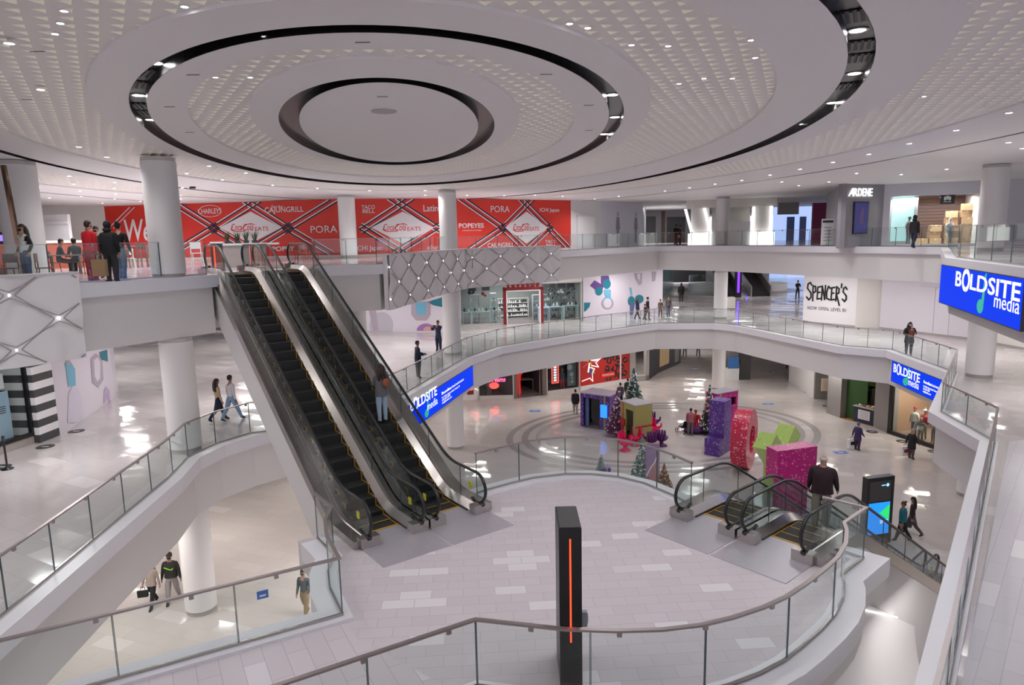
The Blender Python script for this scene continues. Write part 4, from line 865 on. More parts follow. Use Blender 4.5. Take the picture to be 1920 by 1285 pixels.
# pale mural behind the escalators
fl = Face(G2(688, 621, L2), G2(842, 625, L2), 0); b = MB(); fl.box(b, 0, fl.w, L2, L3-FB, -.2, 0); struct('wall_mural_behind_stairs', b, M_mural)
c2_ = lambda x, y: (480+x/4, 340+y/4)
mprint(fl, 'case_print', 'printed rounded lilac case with a sky blue centre behind the escalator', [([c2_(*p) for p in ((1165, 900), (1310, 900), (1310, 1000), (1280, 1045), (1200, 1045), (1165, 1000))], M_pinkg), ([c2_(*p) for p in ((1195, 910), (1280, 910), (1275, 1000), (1205, 1000))], M_sky)])
mprint(fl, 'bottle_print', 'printed pale grey bottle behind the escalator', [([c2_(940+90*math.cos(a), 1080+100*math.sin(a)) for a in [2*PI*i/16 for i in range(16)]], mat('palegrey_print', (.60, .56, .64), .4)), ([c2_(*p) for p in ((845, 960), (900, 960), (920, 1120), (880, 1120))], M_pinkg)])
mprint(fl, 'flower_print', 'dark teal flower tip printed beside the column behind the escalator', [([c2_(*p) for p in ((1285, 905), (1400, 870), (1398, 945), (1330, 930))], M_teal)])
mprint(fl, 'shell_print', 'rainbow coloured dome printed low on the mural behind the escalator', [([c2_(1275+70*math.cos(a), 1122+55*math.sin(a)*-1) for a in [PI*i/12 for i in range(13)]], mat('lilac_print', (.40, .20, .50), .4)), ([c2_(1290+35*math.cos(a), 1120+30*math.sin(a)*-1) for a in [PI*i/12 for i in range(13)]], mat('peach_print', (.8, .45, .35), .4))])
_, f = wallbox('wall_corridor_pale', pxy(600, 66), (fl.p0.x, fl.p0.y), L2, L3-FB, M_white)
_, f = wallbox('wall_pale_return', (fl.p1.x, fl.p1.y), SP[0], L2, L3-FB, M_white)
# hoarding with graffiti lettering and the pale doors
h0, h1, h2, h3, h4 = G2(1504.5, 605, L2), G2(1603, 614, L2), G2(1607, 613, L2), G2(1817, 637, L2), G2(1925, 657, L2)
_, fh = wallbox('wall_hoarding', h0, h1, L2, L3-FB, M_wht); o = graffiti(fh, "SPENCER'S", fh.px(1512, 560)[0], fh.px(1512, 561)[1], fh.px(1594, 560)[0]-fh.px(1512, 560)[0], 1.0, first=1.25); tag(o, 'large black graffiti lettering on the white hoarding of the middle level', 'sign')
o = fh.text('NOW OPEN, LEVEL B1', fh.px(1514, 578)[0], fh.px(1514, 580)[1], .34, M_charc, None, 'sign_lettering', .02, sx=.78, space=1.1); tag(o, 'thin grey line of writing under the large graffiti lettering', 'sign')
b = MB(); fh.box(b, 0, fh.w, L2, L2+.12, 0, .03); struct('baseboard_hoarding', b, M_grey)
wallbox('wall_hoarding_return', h1, (h2[0]+1.2, h2[1]-.9), L2, L3-FB, M_cream)
_, fd = wallbox('wall_lavender', (h1[0]+1.2, h1[1]-.9), h3, L2, L3-FB, M_lav); b = MB(); fd.box(b, 0, fd.w, L2, L2+.12, 0, .03); struct('baseboard_lavender', b, M_grey)
ud = [fd.px(x, 600)[0] for x in (1721, 1751, 1780, 1816)]
t = thing('double_door', 'lavender double door with two long upright handles', 'door', fd.pt(ud[0], 0)+Vector((0, 0, L2)))
for a, c, hu in ((ud[0], ud[1], ud[1]-.22), (ud[1], ud[2], ud[1]+.22)):
    b = MB(); fd.box(b, a+.02, c-.02, L2+.12, L2+3.0, .0, .035); lf = b.build('door_leaf', M_lav, t)
    b = MB(); q0, q1 = fd.pt(hu, L2+1.0, .10), fd.pt(hu, L2+2.2, .10); b.tube([q0, q1], .022, 8); b.tube([q0+Vector((0, 0, .1)), q0+Vector((0, 0, .1))-fd.N*.1], .012, 6); b.tube([q1-Vector((0, 0, .1)), q1-Vector((0, 0, .1))-fd.N*.1], .012, 6)
    b.build('handle', M_steel, lf)
_, fe = wallbox('wall_cream_right', h3, h4, L2, L3-FB, M_cream); wallbox('wall_cream_far_right', h4, (h4[0]+3, h4[1]-14), L2, L3-FB, M_cream)
b = MB(); fe.box(b, 0, fe.w, L2, L2+.12, 0, .03); struct('baseboard_cream', b, M_grey)
# corridor behind (level two)
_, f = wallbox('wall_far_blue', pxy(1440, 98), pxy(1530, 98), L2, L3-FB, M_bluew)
wallbox('wall_far_dark', pxy(1255, 92), pxy(1325, 92), L2+.1, L3-FB, M_dark); wallbox('wall_far_glass', pxy(1240, 70), pxy(1264, 84), L2, L3-FB, mat('blue_green_glass', (.2, .34, .36), .2)); wallbox('wall_far_pale', pxy(1325, 95), pxy(1445, 95), L2, L3-FB, M_white)
def P2_(x, y): q = g(x, y, L2); return q
for x, y, h, r_, lab in ((1384, 558, 3.1, .22, 'black pylon with a long violet light in the far middle level corridor, nearer of two'), (1401, 545, 3.3, .22, 'black pylon with a violet light in the far corridor, farther of two')):
    q = P2_(x, y); t = thing('violet_pylon', lab, 'pylon', (q.x, q.y, L2)); b = MB(); b.box(-.32, .32, 0, .3, 0, h); b.build('body', M_black, t, local=True); b = MB(); b.box(-.12, .12, -.02, 0, .5, h-.15); b.build('light_line', mat('violet_light', (.1, 0, .4), .3, emit=(.16, .03, 1.), es=1.6), t, local=True)
for x, y, w, lab in ((1368, 556, .9, 'dark narrow escalator side beside the far column'), (1425, 556, 1.0, 'wide black escalator rising in the far middle level corridor')):
    q = P2_(x, y); t = thing('far_escalator', lab, 'escalator', (q.x, q.y, L2)); b = MB()
    b.hexa([Vector(v) for v in ((-w, 0, 0), (w, 0, 0), (w, 8, 3.6), (-w, 8, 3.6), (-w, 0, .3), (w, 0, .3), (w, 8, 3.9), (-w, 8, 3.9))]); b.build('steps', M_black, t, local=True)
    for q_ in (-1, 1): b = MB(); b.hexa([Vector(v) for v in ((q_*w-.06, -.3, 0), (q_*w+.06, -.3, 0), (q_*w+.06, 8, 3.7), (q_*w-.06, 8, 3.7), (q_*w-.06, -.3, 1.0), (q_*w+.06, -.3, 1.0), (q_*w+.06, 6, 3.75), (q_*w-.06, 6, 3.75))]); b.build('side', M_steeld, t, local=True)
for x, y, r_, lab in ((1345, 548, 2.6, 'round white curb with glass rail around an opening in the far corridor'), (1440, 548, 3.2, 'second round white curb around an opening by the wide far escalator')):
    q = P2_(x, y-1); t = thing('round_curb', lab, 'curb', (q.x, q.y+r_, L2)); b = MB(); b.lathe([(r_, 0), (r_, .75), (r_-.25, .75), (r_-.25, 0)], n=40); b.build('curb_wall', M_wht, t, local=True, auto=.5)
    b = MB(); n_ = 40; v = [(math.cos(2*PI*i/n_)*(r_-.1), math.sin(2*PI*i/n_)*(r_-.1)) for i in range(n_+1)]; b.wall(v, .75, 1.7); b.build('glass_rail', M_glass, t, local=True)
q = P2_(1345, 551); b = MB(); b.prism(oval(q.x+1, q.y+3.2, 9.5, 5.5, 0, 60), L2+.002, L2+.008, [oval(q.x+1, q.y+3.2, 3.2, 3.0, 0, 60)]); struct('trim_14', b, M_inlay)
q = P2_(1367, 579); t = thing('litter_bin', 'square pale bin beside the column on the far middle gallery', 'bin', (q.x, q.y, L2)); b = MB(); b.box(-.45, .45, -.3, .3, .06, 1.0); b.build('body', M_cream, t, local=True); b = MB(); b.box(-.4, .4, -.25, .25, 0, .06); b.build('plinth', M_grey, t, local=True)
# left gallery: striped shop and mural
A0, A1, A2, A3 = (-16.45, 17.2), (-16.35, 20.0), (-16.22, 23.4), (-16.1, 23.75)
cz5 = lambda x, y: (x/3.569, 600+y/3.569)
q1 = G2(*cz5(272, 825), L2); q2 = G2(*cz5(402, 772), L2)
ZT = L3-FB
b = MB()
for (pa, pb) in (((q1[0]-1.3, q1[1]+.1), q1), (q1, q2)):
    f = Face(pa, pb, 0)
    for i in range(14): f.box(b, 0, f.w, L2+.02+i*.262, L2+.02+(i+1)*.262, -.12, 0, i % 2 == 1)
tag(b.build('wall_striped', [M_charc, M_wht]), kind='structure')
fs_ = Face((q1[0]-1.6, q1[1]-7), (q1[0]-.2, q1[1]), 0)
b = MB(); fs_.box(b, 0, fs_.w, L2, L2+.28, -.2, .0); struct('trim_15', b, M_stone)
wallbox('wall_cosmetics_back', (q1[0]-5, q1[1]-8), (q1[0]-5, q1[1]+2), L2, ZT, M_dark); wallbox('wall_cosmetics_end', (q1[0]-5, q1[1]+.6), (q1[0]-1.2, q1[1]+.6), L2, ZT, M_charc)
t = shopwin(fs_, 0, fs_.w, L2+.28, ZT, 'dark shop window of the black and white striped shop', mull=(fs_.w*.5,), m=M_black)
for u, z0, w, h, lab, mm in ((fs_.w-1.0, .35, .55, 1.6, 'tall pale blue notice panel standing in the striped shop window', mat('pale_blue_card', (.45, .6, .75), .4)), (fs_.w-1.3, 2.1, .5, .55, 'small pale blue notice hung high in the striped shop window', mat('pale_blue_card', (.45, .6, .75), .4)), (fs_.w-.95, 1.35+.7, .4, .5, 'white poster beside the notices in the striped shop window', M_paper)):
    b = MB(); fs_.box(b, u, u+w, L2+z0, L2+z0+h, -.35, -.32)
    tt = thing('window_notice', lab, 'notice', fs_.pt(u, L2+z0, -.33)); b.build('card', mm, tt); b = MB()
    for k in range(4): fs_.box(b, u+.12, u+w-.15, L2+z0+h*.55+k*.07, L2+z0+h*.55+k*.07+.03, -.32, -.316)
    b.build('print', M_charc, tt)
b = MB(); fs_.box(b, fs_.w-1.8, fs_.w-.5, L2+.05, L2+1.7, -.9, -.4); tag(b.build('display_counter', M_charc), 'dark display counter behind the notices in the striped shop window', 'counter')
m0, m1, m2 = q2, G2(*cz5(770, 520), L2), G2(*cz5(790, 470), L2)
fmL = Face(m0, m1, 0); b = MB(); fmL.box(b, 0, fmL.w, L2, ZT, -.2, 0); f_ = Face(m1, m2, 0); f_.box(b, 0, f_.w, L2, ZT, -.2, 0); struct('wall_mural_left', b, M_mural)
def pr5(lab, parts, name): mprint(fmL, name, lab, [([cz5(*p) for p in pts], m) for pts, m in parts])
pr5('printed perfume bottle with a bright blue body near the striped wall', [([(430, 290), (470, 280), (500, 330), (505, 440), (455, 450), (440, 330)], M_sky), ([(440, 272), (465, 268), (470, 300), (440, 305)], M_pinkg)], 'bottle_print')
pr5('printed milky dome shape below the blue perfume bottle', [([(450, 690), (455, 500), (480, 445), (520, 460), (545, 530), (550, 660), (500, 690)], mat('milky_print', (.74, .70, .82), .4))], 'dome_print')
pr5('printed grey ring shaped case on the left gallery mural', [([(605, 260), (640, 225), (680, 250), (690, 400), (655, 455), (615, 420)], M_pinkg), ([(625, 270), (650, 250), (668, 280), (668, 390), (648, 415), (632, 380)], M_mural)], 'case_print')
pr5('dark teal flower printed at the top of the left gallery mural', [([(665, 215), (715, 200), (720, 280), (690, 270), (668, 262)], M_teal)], 'flower_print')
pr5('pale violet arch printed low on the left gallery mural', [([(690, 560), (695, 470), (708, 445), (730, 470), (738, 545), (720, 545), (710, 490), (705, 555)], mat('pale_violet_print', (.60, .45, .68), .4))], 'arch_print')
t = thing('stanchion', 'black barrier post with a round foot on the left gallery floor', 'stanchion', (*G2(14, 880, L2), L2)); b = MB(); b.lathe([(.17, 0), (.17, .02), (.05, .05), (.028, .07), (.028, .95), (.04, .96), (.04, 1.03), (.02, 1.05)], n=20); b.build('post', M_black, t, True, local=True); b = MB(); b.cyl(0, 0, .90, .98, .045); b.build('belt_head', M_charc, t, local=True)
def sticker(x, y, z, lab, r_=.28, m=None, sq=False):
    q = g(x, y, z); t = thing('floor_sticker', lab, 'floor sticker', (q.x, q.y, z+.012 if z == L2 and y > 1000 else z+.001)); b = MB()
    if sq: b.box(-r_, r_, -r_*.6, r_*.6, 0, .004)
    else: b.cyl(0, 0, 0, .004, r_, n=28)
    b.build('disc', m or M_charc, t, local=True); b = MB(); b.box(-r_*.4, r_*.4, -r_*.1, r_*.1, .004, .006); b.build('print', M_paper, t, local=True)
for x, y, lab in ((143, 809, 'round black floor sticker beside the pale mural on the left gallery'), (85, 838, 'round black floor sticker at the foot of the striped pillar'), (2, 876, 'round black floor sticker cut by the frame edge beside the barrier post')): sticker(x, y, L2, lab)
for x, y, lab in ((1635, 810, 'round black floor sticker in front of the market counter'), (1692, 828, 'round black floor sticker left of the woman in black by the window'), (1752, 847, 'round black floor sticker at the far corner of the black framed window'), (1513, 726, 'round black floor sticker near the pale notice stand'), (1516, 736, 'second round black floor sticker just in front of the notice stand')): sticker(x, y, 0, lab, .34)
M_bst = mat('blue_sticker', (.08, .2, .6), .4)
for x, y, lab in ((1577, 849, 'blue square floor sticker between the letters and the shopper in purple'), (1440, 758, 'blue floor sticker behind the red letter'), (1450, 698, 'blue floor sticker in the far ground floor corridor'), (1302, 692, 'blue floor sticker in front of the dark corridor shops'), (1003, 771, 'blue floor sticker in front of the dark shop entrance')): sticker(x, y, 0, lab, .38, M_bst, True)
o = MB(); q = onplane(492, 1114, (-7, 8.99), (-3.12, 11.15)); 
t = thing('glass_sticker', 'small blue square sticker on the footbridge glass', 'sticker', q); th_ = math.atan2(3.33, 6.08); t.rotation_euler = (0, 0, th_); b = MB(); b.box(-.09, .09, -.03, -.022, -.07, .07); b.build('label', M_bst, t, local=True); b = MB(); b.box(-.05, .05, -.034, -.03, -.03, 0); b.build('mark', M_paper, t, local=True)
# ================================================================ LIT SCREENS
def led(f, u0, u1, z0, z1, B0, B1, hB, lab, med, blob, txtr=None):
    t = thing('led_screen', lab, 'screen', f.pt(u0, z0)); b = MB(); f.box(b, u0-.03, u1+.03, z0-.03, z1+.03, -.22, .075); b.build('housing', M_charc, t)
    b = MB(); f.box(b, u0, u1, z0, z1, .075, .085); b.build('display', M_blue, t)
    uB, zB = f.px(*B0); uE, zE = f.px(*B1); zB = (zB+zE)/2; cw = (uE-uB)
    ub, zb2 = f.px(*blob); r = hB*.62
    b = MB(); f.poly(b, circ(ub, z0+hB*.62, r*1.0, 20, r*.72), .088, .003); f.poly(b, [(ub+r*.2, z0+hB*.9), (ub+r*1.0, z0+hB*.8), (ub+r*1.25, zB+hB*1.25), (ub+r*.75, zB+hB*1.1)], .088, .003); b.build('leaf_mark', M_steal, t)
    fit(f, 'B', uB, uB+cw*.115, zB, hB, M_swhite, t, off=.094, bold=.045)
    b = MB(); c = uB+cw*.195; w = cw*.062
    zc2 = zB+hB*.5
    for a0, a1, du_ in ((100, 262, -.06), (-82, 80, .06)): f.stroke(b, [(c+w*du_+w*.85*math.cos(math.radians(a0+(a1-a0)*i/10)), zc2+hB*.60*math.sin(math.radians(a0+(a1-a0)*i/10))) for i in range(11)], w*.42, .09)
    b.build('ring_letter', M_swhite, t)
    fit(f, 'LDSITE', uB+cw*.275, uE, zB, hB, M_swhite, t, off=.094, bold=.045)
    m0, m1 = f.px(*med[0])[0], f.px(*med[1])[0]; fit(f, 'media', m0, m1, f.px(*med[1])[1]-.0 if f.px(*med[1])[1] > z0 else z0+.05, hB*.85, M_swhite, t, off=.094)
    if txtr:
        r0, r1 = txtr; h = z1-z0; uu, vv = f.px(*r0)[0], f.px(*r1)[0]
        fit(f, 'Boundless', uu, uu+(vv-uu)*.42, z1-h*.42, h*.13, M_swhite, t, off=.094, bold=.05); fit(f, 'brand environments', uu+(vv-uu)*.45, vv, z1-h*.42, h*.12, M_swhite, t, off=.094)
        fit(f, 'For Media Opportunities Contact Us', uu, uu+(vv-uu)*.8, z1-h*.60, h*.09, M_swhite, t, off=.094); fit(f, '646 863-4600', uu, uu+(vv-uu)*.35, z1-h*.72, h*.09, M_swhite, t, off=.094); fit(f, 'info@boldsite.com', uu, uu+(vv-uu)*.42, z1-h*.84, h*.09, M_swhite, t, off=.094)
    return t
fA = Face(V2[6], V2[7]); uA0 = -.0; uA1 = fA.px(884, 690)[0]
led(fA, .05, uA1, 4.13, 5.22, (766, 777), (816, 736), .42, 'long blue screen on the slanted gallery edge right of the escalator', [(798, 770), (817, 757)], (797, 778), ((825, 740), (866, 700)))
fB_ = Face(V2[14], V2[15]); led(fB_, fB_.px(1675, 690)[0], fB_.w-.05, 4.13, 5.22, (1678.5, 698), (1728, 717), .44, 'small blue screen on the gallery edge above the clothes shop', [(1706.6, 718), (1726, 731)], (1701, 712), ((1736, 712), (1772, 733)))
fC = Face(V3[15], V3[16]); led(fC, fC.px(1768, 530)[0], fC.w-.05, 9.72, 10.98, (1796.6, 542), (1921, 557), .46, 'largest blue screen, cut by the frame edge, on the upper gallery', [(1870, 583), (1919, 590)], (1845, 565))
# ================================================================ PATTERNED PANELS ON THE UPPER EDGE
def relief_panel(path, z0, z1, label, nu, lights, cells, rowh=.56):
    t = thing('relief_panel', label, 'panel', (path[0][0], path[0][1], z0)); P = [Vector(p) for p in path]; S_ = [0]
    for a, c in zip(P, P[1:]): S_.append(S_[-1]+(c-a).length)
    L = S_[-1]
    def at(s):
        for i in range(len(P)-1):
            if s <= S_[i+1]+1e-6:
                k = (s-S_[i])/(S_[i+1]-S_[i]); d = (P[i+1]-P[i]).normalized(); return P[i].lerp(P[i+1], k), Vector((d.y, -d.x))
    # slab
    n = int(L/.11); m = 22; vs = []; H = z1-z0; cw = L/nu; chh = H/1.5
    for i in range(n+1):
        s = L*i/n; p, nn = at(min(s, L-1e-4))
        for j in range(m+1):
            v = j/m; a = 2*PI*s/cw; w = math.cos(a)*math.cos(2*PI*v*H/(2*chh)*2*.5+.4)
            e = abs(math.sin(PI*(s/cw+v*H/chh/2))*math.sin(PI*(s/cw-v*H/chh/2+.25)))
            dpt = .18+.10*min(1, e*2.6)
            q = p+nn*dpt; vs.append((q.x, q.y, z0+H*v))
    b = MB(); b.add(vs, [(i*(m+1)+j, (i+1)*(m+1)+j, (i+1)*(m+1)+j+1, i*(m+1)+j+1) for i in range(n) for j in range(m)])
    o = offset(path, -.18); b.prism(path+o[::-1], z0, z1); b.build('relief_face', M_ceil, t, auto=.9)
    b = MB(); a = offset(path, .12); c = offset(path, -.34); b.prism(a+c[::-1], z1, z1+.03); b.build('cap', M_white, t)
    nod = []
    for k, (px_, py_) in enumerate(lights):
        d = ray(px_, py_); best = None
        for i in range(300):
            s = L*i/299; p, nn = at(min(s, L-1e-3)); q = p+nn*.27; e = abs(d.x*q.y-d.y*q.x)
            if best is None or e < best[0]: best = (e, q, CAMZ+d.z*(q.y/d.y), s)
        nod.append((best[3], best[2]))
        b = MB(); b.ball((best[1].x, best[1].y, best[2]), .034, n=8, k=6); b.build('pin_light', M_pin, t)
    b = MB(); rh = rowh; base_z = sum(z for s, z in nod[:3])/3 if len(nod) < 5 else z0+1.72
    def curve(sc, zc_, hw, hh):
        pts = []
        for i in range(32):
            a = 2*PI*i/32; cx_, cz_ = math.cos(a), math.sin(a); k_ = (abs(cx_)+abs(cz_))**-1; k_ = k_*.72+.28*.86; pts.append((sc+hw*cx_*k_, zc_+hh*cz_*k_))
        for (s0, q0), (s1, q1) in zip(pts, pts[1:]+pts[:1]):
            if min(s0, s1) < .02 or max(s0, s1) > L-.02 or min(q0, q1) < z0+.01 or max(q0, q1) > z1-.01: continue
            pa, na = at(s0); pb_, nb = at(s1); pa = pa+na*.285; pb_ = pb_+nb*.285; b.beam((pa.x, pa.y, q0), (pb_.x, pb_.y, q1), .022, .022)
    if len(nod) < 5:
        hp = abs(nod[1][0]-nod[0][0]); dz = abs(nod[0][1]-nod[1][1]); rows_ = {0: nod[0], 1: nod[1], 2: (nod[0][0], nod[1][1]-dz)}
        for r in range(-1, 4):
            base_s = nod[0][0] if r % 2 == 0 else nod[1][0]; zc_ = nod[0][1]-r*dz
            for k in range(-3, 4): curve(base_s+hp+2*k*hp, zc_, hp*.93, dz*.93)
    else:
        zs = sorted(z for s, z in nod); zm = (zs[0]+zs[-1])/2; dz = (zs[-1]-zs[0])/2*.94; R3 = {q: sorted(s for s, z in nod if abs(z-(zm-(q-1)*dz)) < dz*.5) for q in (0, 1, 2)}
        for q in (0, 1, 2):
            l_ = R3[q]
            if len(l_) > 1: l_ = [l_[0]-(l_[1]-l_[0])]+l_+[l_[-1]+(l_[-1]-l_[-2])]
            for s0_, s1_ in zip(l_, l_[1:]):
                if s1_-s0_ < 3.2:
                    curve((s0_+s1_)/2, zm-(q-1)*dz, (s1_-s0_)*.465, dz*.93)
                    if q == 1: curve((s0_+s1_)/2, zm-3*dz+dz, (s1_-s0_)*.465, dz*.93) if False else None
        for s0_, s1_ in zip(R3[1], R3[1][1:]): curve((s0_+s1_)/2, zm+2*dz, (s1_-s0_)*.465, dz*.93); curve((s0_+s1_)/2, zm-2*dz, (s1_-s0_)*.465, dz*.93)
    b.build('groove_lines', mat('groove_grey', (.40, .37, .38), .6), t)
cL = [(-18.6, 11.5), (-15.4, 13.9), (-12.95, 16.9), (-11.83, 18.58)]
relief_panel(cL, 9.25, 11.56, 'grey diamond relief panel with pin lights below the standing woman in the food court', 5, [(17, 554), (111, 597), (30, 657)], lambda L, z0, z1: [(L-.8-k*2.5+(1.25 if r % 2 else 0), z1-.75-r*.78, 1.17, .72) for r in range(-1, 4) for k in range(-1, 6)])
c2l = lambda x, y: (480+x/4, 340+y/4); c3l = lambda x, y: (860+x/4, 340+y/4)
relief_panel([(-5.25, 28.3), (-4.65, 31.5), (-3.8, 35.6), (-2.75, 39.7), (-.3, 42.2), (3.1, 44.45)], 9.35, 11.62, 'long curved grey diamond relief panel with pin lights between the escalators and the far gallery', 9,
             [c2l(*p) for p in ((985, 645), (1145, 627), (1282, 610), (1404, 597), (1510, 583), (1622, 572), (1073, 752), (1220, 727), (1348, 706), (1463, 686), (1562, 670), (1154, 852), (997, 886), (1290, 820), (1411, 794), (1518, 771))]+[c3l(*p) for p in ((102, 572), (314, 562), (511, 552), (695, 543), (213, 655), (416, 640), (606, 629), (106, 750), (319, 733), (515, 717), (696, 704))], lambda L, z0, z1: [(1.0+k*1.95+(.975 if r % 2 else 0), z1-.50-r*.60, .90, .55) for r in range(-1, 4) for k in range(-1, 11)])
# ================================================================ GROUND FLOOR SHOPS
S1 = [G2(868, 752, 0), G2(897, 750, 0), G2(964, 748, 0), G2(1025, 741, 0), G2(1087.5, 733, 0), G2(1180, 717, 0), G2(1216, 713, 0), G2(1234, 700, 0), G2(1276, 681, 0), G2(1306, 640, 0)]
ZG = L2-FB
M_redp = mat('leopard_red', (.55, .02, .015), .4); M_neonr = mat('neon_red', (.4, 0, 0), .3, emit=(1, .04, .03), es=2.6); M_neonp = mat('neon_pink', (.4, 0, .1), .3, emit=(1, .1, .25), es=2.2); M_neonb = mat('neon_blue', (0, 0, .4), .3, emit=(.1, .12, 1), es=2.2); M_warm = mat('warm_lamp', (1, .9, .7), .3, emit=(1, .85, .6), es=6)
ff = Face(S1[0], S1[1]); b = MB(); ff.box(b, -3, ff.w, 0, ZG, -.3, -.05); struct('wall_left_shops', b, M_white)
o = MB(); ff.box(o, .35, ff.w-.35, .45, 3.3, -.05, .0); t = thing('window_poster', 'red car poster in the narrow window next to the ground floor column', 'poster', ff.pt(.35, .45)); o.build('sheet', M_dred, t)
b = MB(); ff.poly(b, [(.4, .9), (1.0, 1.35), (1.25, 1.25), (.7, .75)], .004, m=0); ff.stroke(b, [(.42, .8), (.9, .95), (1.25, .7)], .06, .01, m=1); ff.stroke(b, [(1.0, 1.6), (1.05, 3.0)], .12, .01, m=1); b.build('print', [M_neonr, M_swhite], t)
def darkshop(a, c, name, lab, entrance=False, depth=4.):
    f = shopbox(name, a, c, 0, ZG, depth, M_charc, M_dark, M_dfl)
    if entrance:
        t = thing('shop_entrance', lab, 'entrance', f.pt(0, 0)); b = MB(); f.box(b, 0, .25, 0, ZG, -.2, .05); f.box(b, f.w-.35, f.w, 0, ZG, -.2, .05); b.build('jambs', mat('brown_jamb', (.16, .12, .11), .4), t)
        for q in (.45, f.w-.55): b = MB(); f.box(b, q, q+.06, .02, 2.6, -.15, -.1); b.build('door_rail', M_steel, t)
    else: shopwin(f, 0, f.w, 0, ZG, lab, sill=.3)
    return f
fa = darkshop(S1[1], S1[2], 'wall_neon_shop', 'dark shop window with pink and blue neon writing on the ground floor')
u, z = fa.px(918, 724); t = thing('neon_sign', 'pink and blue neon writing glowing in the dark shop window', 'neon sign', fa.pt(u, z, -.5))
fa.text('Sweet', u+.0, z+.72, .34, M_neonb, t, 'neon_writing', -.5, sx=.9); fa.text('Dreams', u-.1, z+.2, .55, M_neonp, t, 'neon_writing', -.5, bold=.02, sx=.75, shear=.2); b = MB(); fa.poly(b, circ(u+.35, z-.1, .38, 16, .25), -.52); b.build('neon_heart', M_neonr, t)
for x, c_ in ((913, (.14, .17, .25)), (958, (.12, .12, .2))):
    q = on(fa, x, -1.2); mannequin(q.x, q.y, .013, .2, 'mannequin in %s behind the neon writing window' % ('pale blue grey' if x == 913 else 'dark blue near the frame'), c_, c_, (.2, .22, .3))
fb = darkshop(S1[2], S1[3], 'wall_dark_entrance', 'dark open shop entrance with glass doors and steel rails', True)
q = on(fb, 981, -1.5); t = thing('red_figure', 'glowing red figure standing inside the dark shop entrance', 'figure', (q.x, q.y, .013)); b = MB(); b.lathe([(.3, 0), (.25, .9), (.32, 1.5), (.12, 1.65), (.14, 1.9), (.02, 2.05)], n=14); b.tube([(.25, 0, 1.5), (.6, -.1, 1.9), (.4, -.1, 2.3)], .06, 8); b.build('body', mat('glow_red', (.5, .01, .01), .4, emit=(.8, .02, .01), es=.35), t, True, local=True)
q = on(fb, 1000, -2.6); table(q.x, q.y, .013, .1, 1.8, .8, .9, 'grey display table in the middle of the dark shop entrance', M_greyw)
fc_ = darkshop(S1[3], S1[4], 'wall_sign_shop', 'dark shop window with the upright red edged neon sign')
u, z = fc_.px(1046, 720); ur_, zt_ = fc_.px(1051, 690); t = thing('neon_sign', 'upright white sign with a red neon outline in the dark window', 'neon sign', fc_.pt(u, z, -.4)); w_, h_ = .55, 1.9
b = MB(); fc_.box(b, u-w_/2, u+w_/2, z, z+h_, -.5, -.45); b.build('sign_back', M_dark, t); b = MB(); fc_.stroke(b, [(u-w_/2, z), (u+w_/2, z), (u+w_/2, z+h_), (u-w_/2, z+h_), (u-w_/2, z)], .09, -.44); b.build('neon_outline', M_neonr, t)
b = MB(); [fc_.poly(b, rrect(u-.14, u+.14, z+.12+i*.21, z+.28+i*.21, .05), -.44) for i in range(8)]; b.build('upright_lettering', M_swhite, t)
q = on(fc_, 1061, -.7); mannequin(q.x, q.y, .013, .1, 'mannequin in dark top and red trousers next to the upright neon sign', (.05, .06, .09), (.45, .03, .08), (.1, .1, .1))
b = MB(); u0, u1 = fc_.px(1068, 700)[0], fc_.w-.15; fc_.box(b, u0, u1, .4, ZG-.1, -.4, -.36); t = thing('window_poster', 'grey floral poster at the end of the dark window', 'poster', fc_.pt(u0, .4)); b.build('sheet', mat('slate_poster', (.10, .14, .16), .4), t); b = MB()
random.seed(5)
for i in range(9): x_, y_ = random.uniform(u0+.2, u1-.2), random.uniform(.7, 3.3); fc_.poly(b, circ(x_, y_, random.uniform(.1, .25), 9), -.355+.001*i)
b.build('print', mat('pale_slate', (.35, .42, .45), .4), t)
b = MB(); fc_.box(b, fc_.px(1027, 712)[0], fc_.px(1037, 712)[0], 2.0, 2.5, -.3, -.28); tag(b.build('notice_sheet', M_lav), 'small white notice hanging left of the upright neon sign', 'notice')
# leopard wall
fd1 = Face(S1[4], S1[5]); b = MB(); fd1.box(b, 0, fd1.w, .35, ZG, -.3, -.02); struct('wall_leopard', b, M_redp); b = MB(); fd1.box(b, 0, fd1.w, 0, .35, -.3, .04); struct('baseboard_leopard', b, M_white)
b = MB(); random.seed(11); pts = []
for i in range(400):
    x_, y_ = random.uniform(2.6, fd1.w-.3), random.uniform(.6, ZG-.25)
    if all((x_-p[0])**2+(y_-p[1])**2 > .47**2 for p in pts): pts.append((x_, y_))
for k, (x_, y_) in enumerate(pts):
    r_ = random.uniform(.17, .23); a0 = random.uniform(0, 6); ex = random.uniform(.8, 1.3)
    for sg in ((a0, a0+2.4), (a0+3.0, a0+5.4)):
        o_ = [(x_+r_*math.cos(sg[0]+(sg[1]-sg[0])*i/7), y_+r_*ex*math.sin(sg[0]+(sg[1]-sg[0])*i/7)) for i in range(8)]; fd1.stroke(b, o_, .15, -.016, .006)
tag(b.build('trim_16', M_charc), kind='structure')
t = thing('burst_print', 'white and yellow burst graphic at the near end of the leopard spotted wall', 'wall print', fd1.pt(.1, .6)); b = MB()
random.seed(2); 
for i in range(9):
    a = i*.75; cx, cy = 1.0, 2.3; fd1.stroke(b, [(cx+.15*math.cos(a), cy+.2*math.sin(a)), (cx+random.uniform(.6, .95)*math.cos(a), cy+random.uniform(.7, 1.2)*math.sin(a))], .14, -.01+.002*i, .004, m=i % 3)
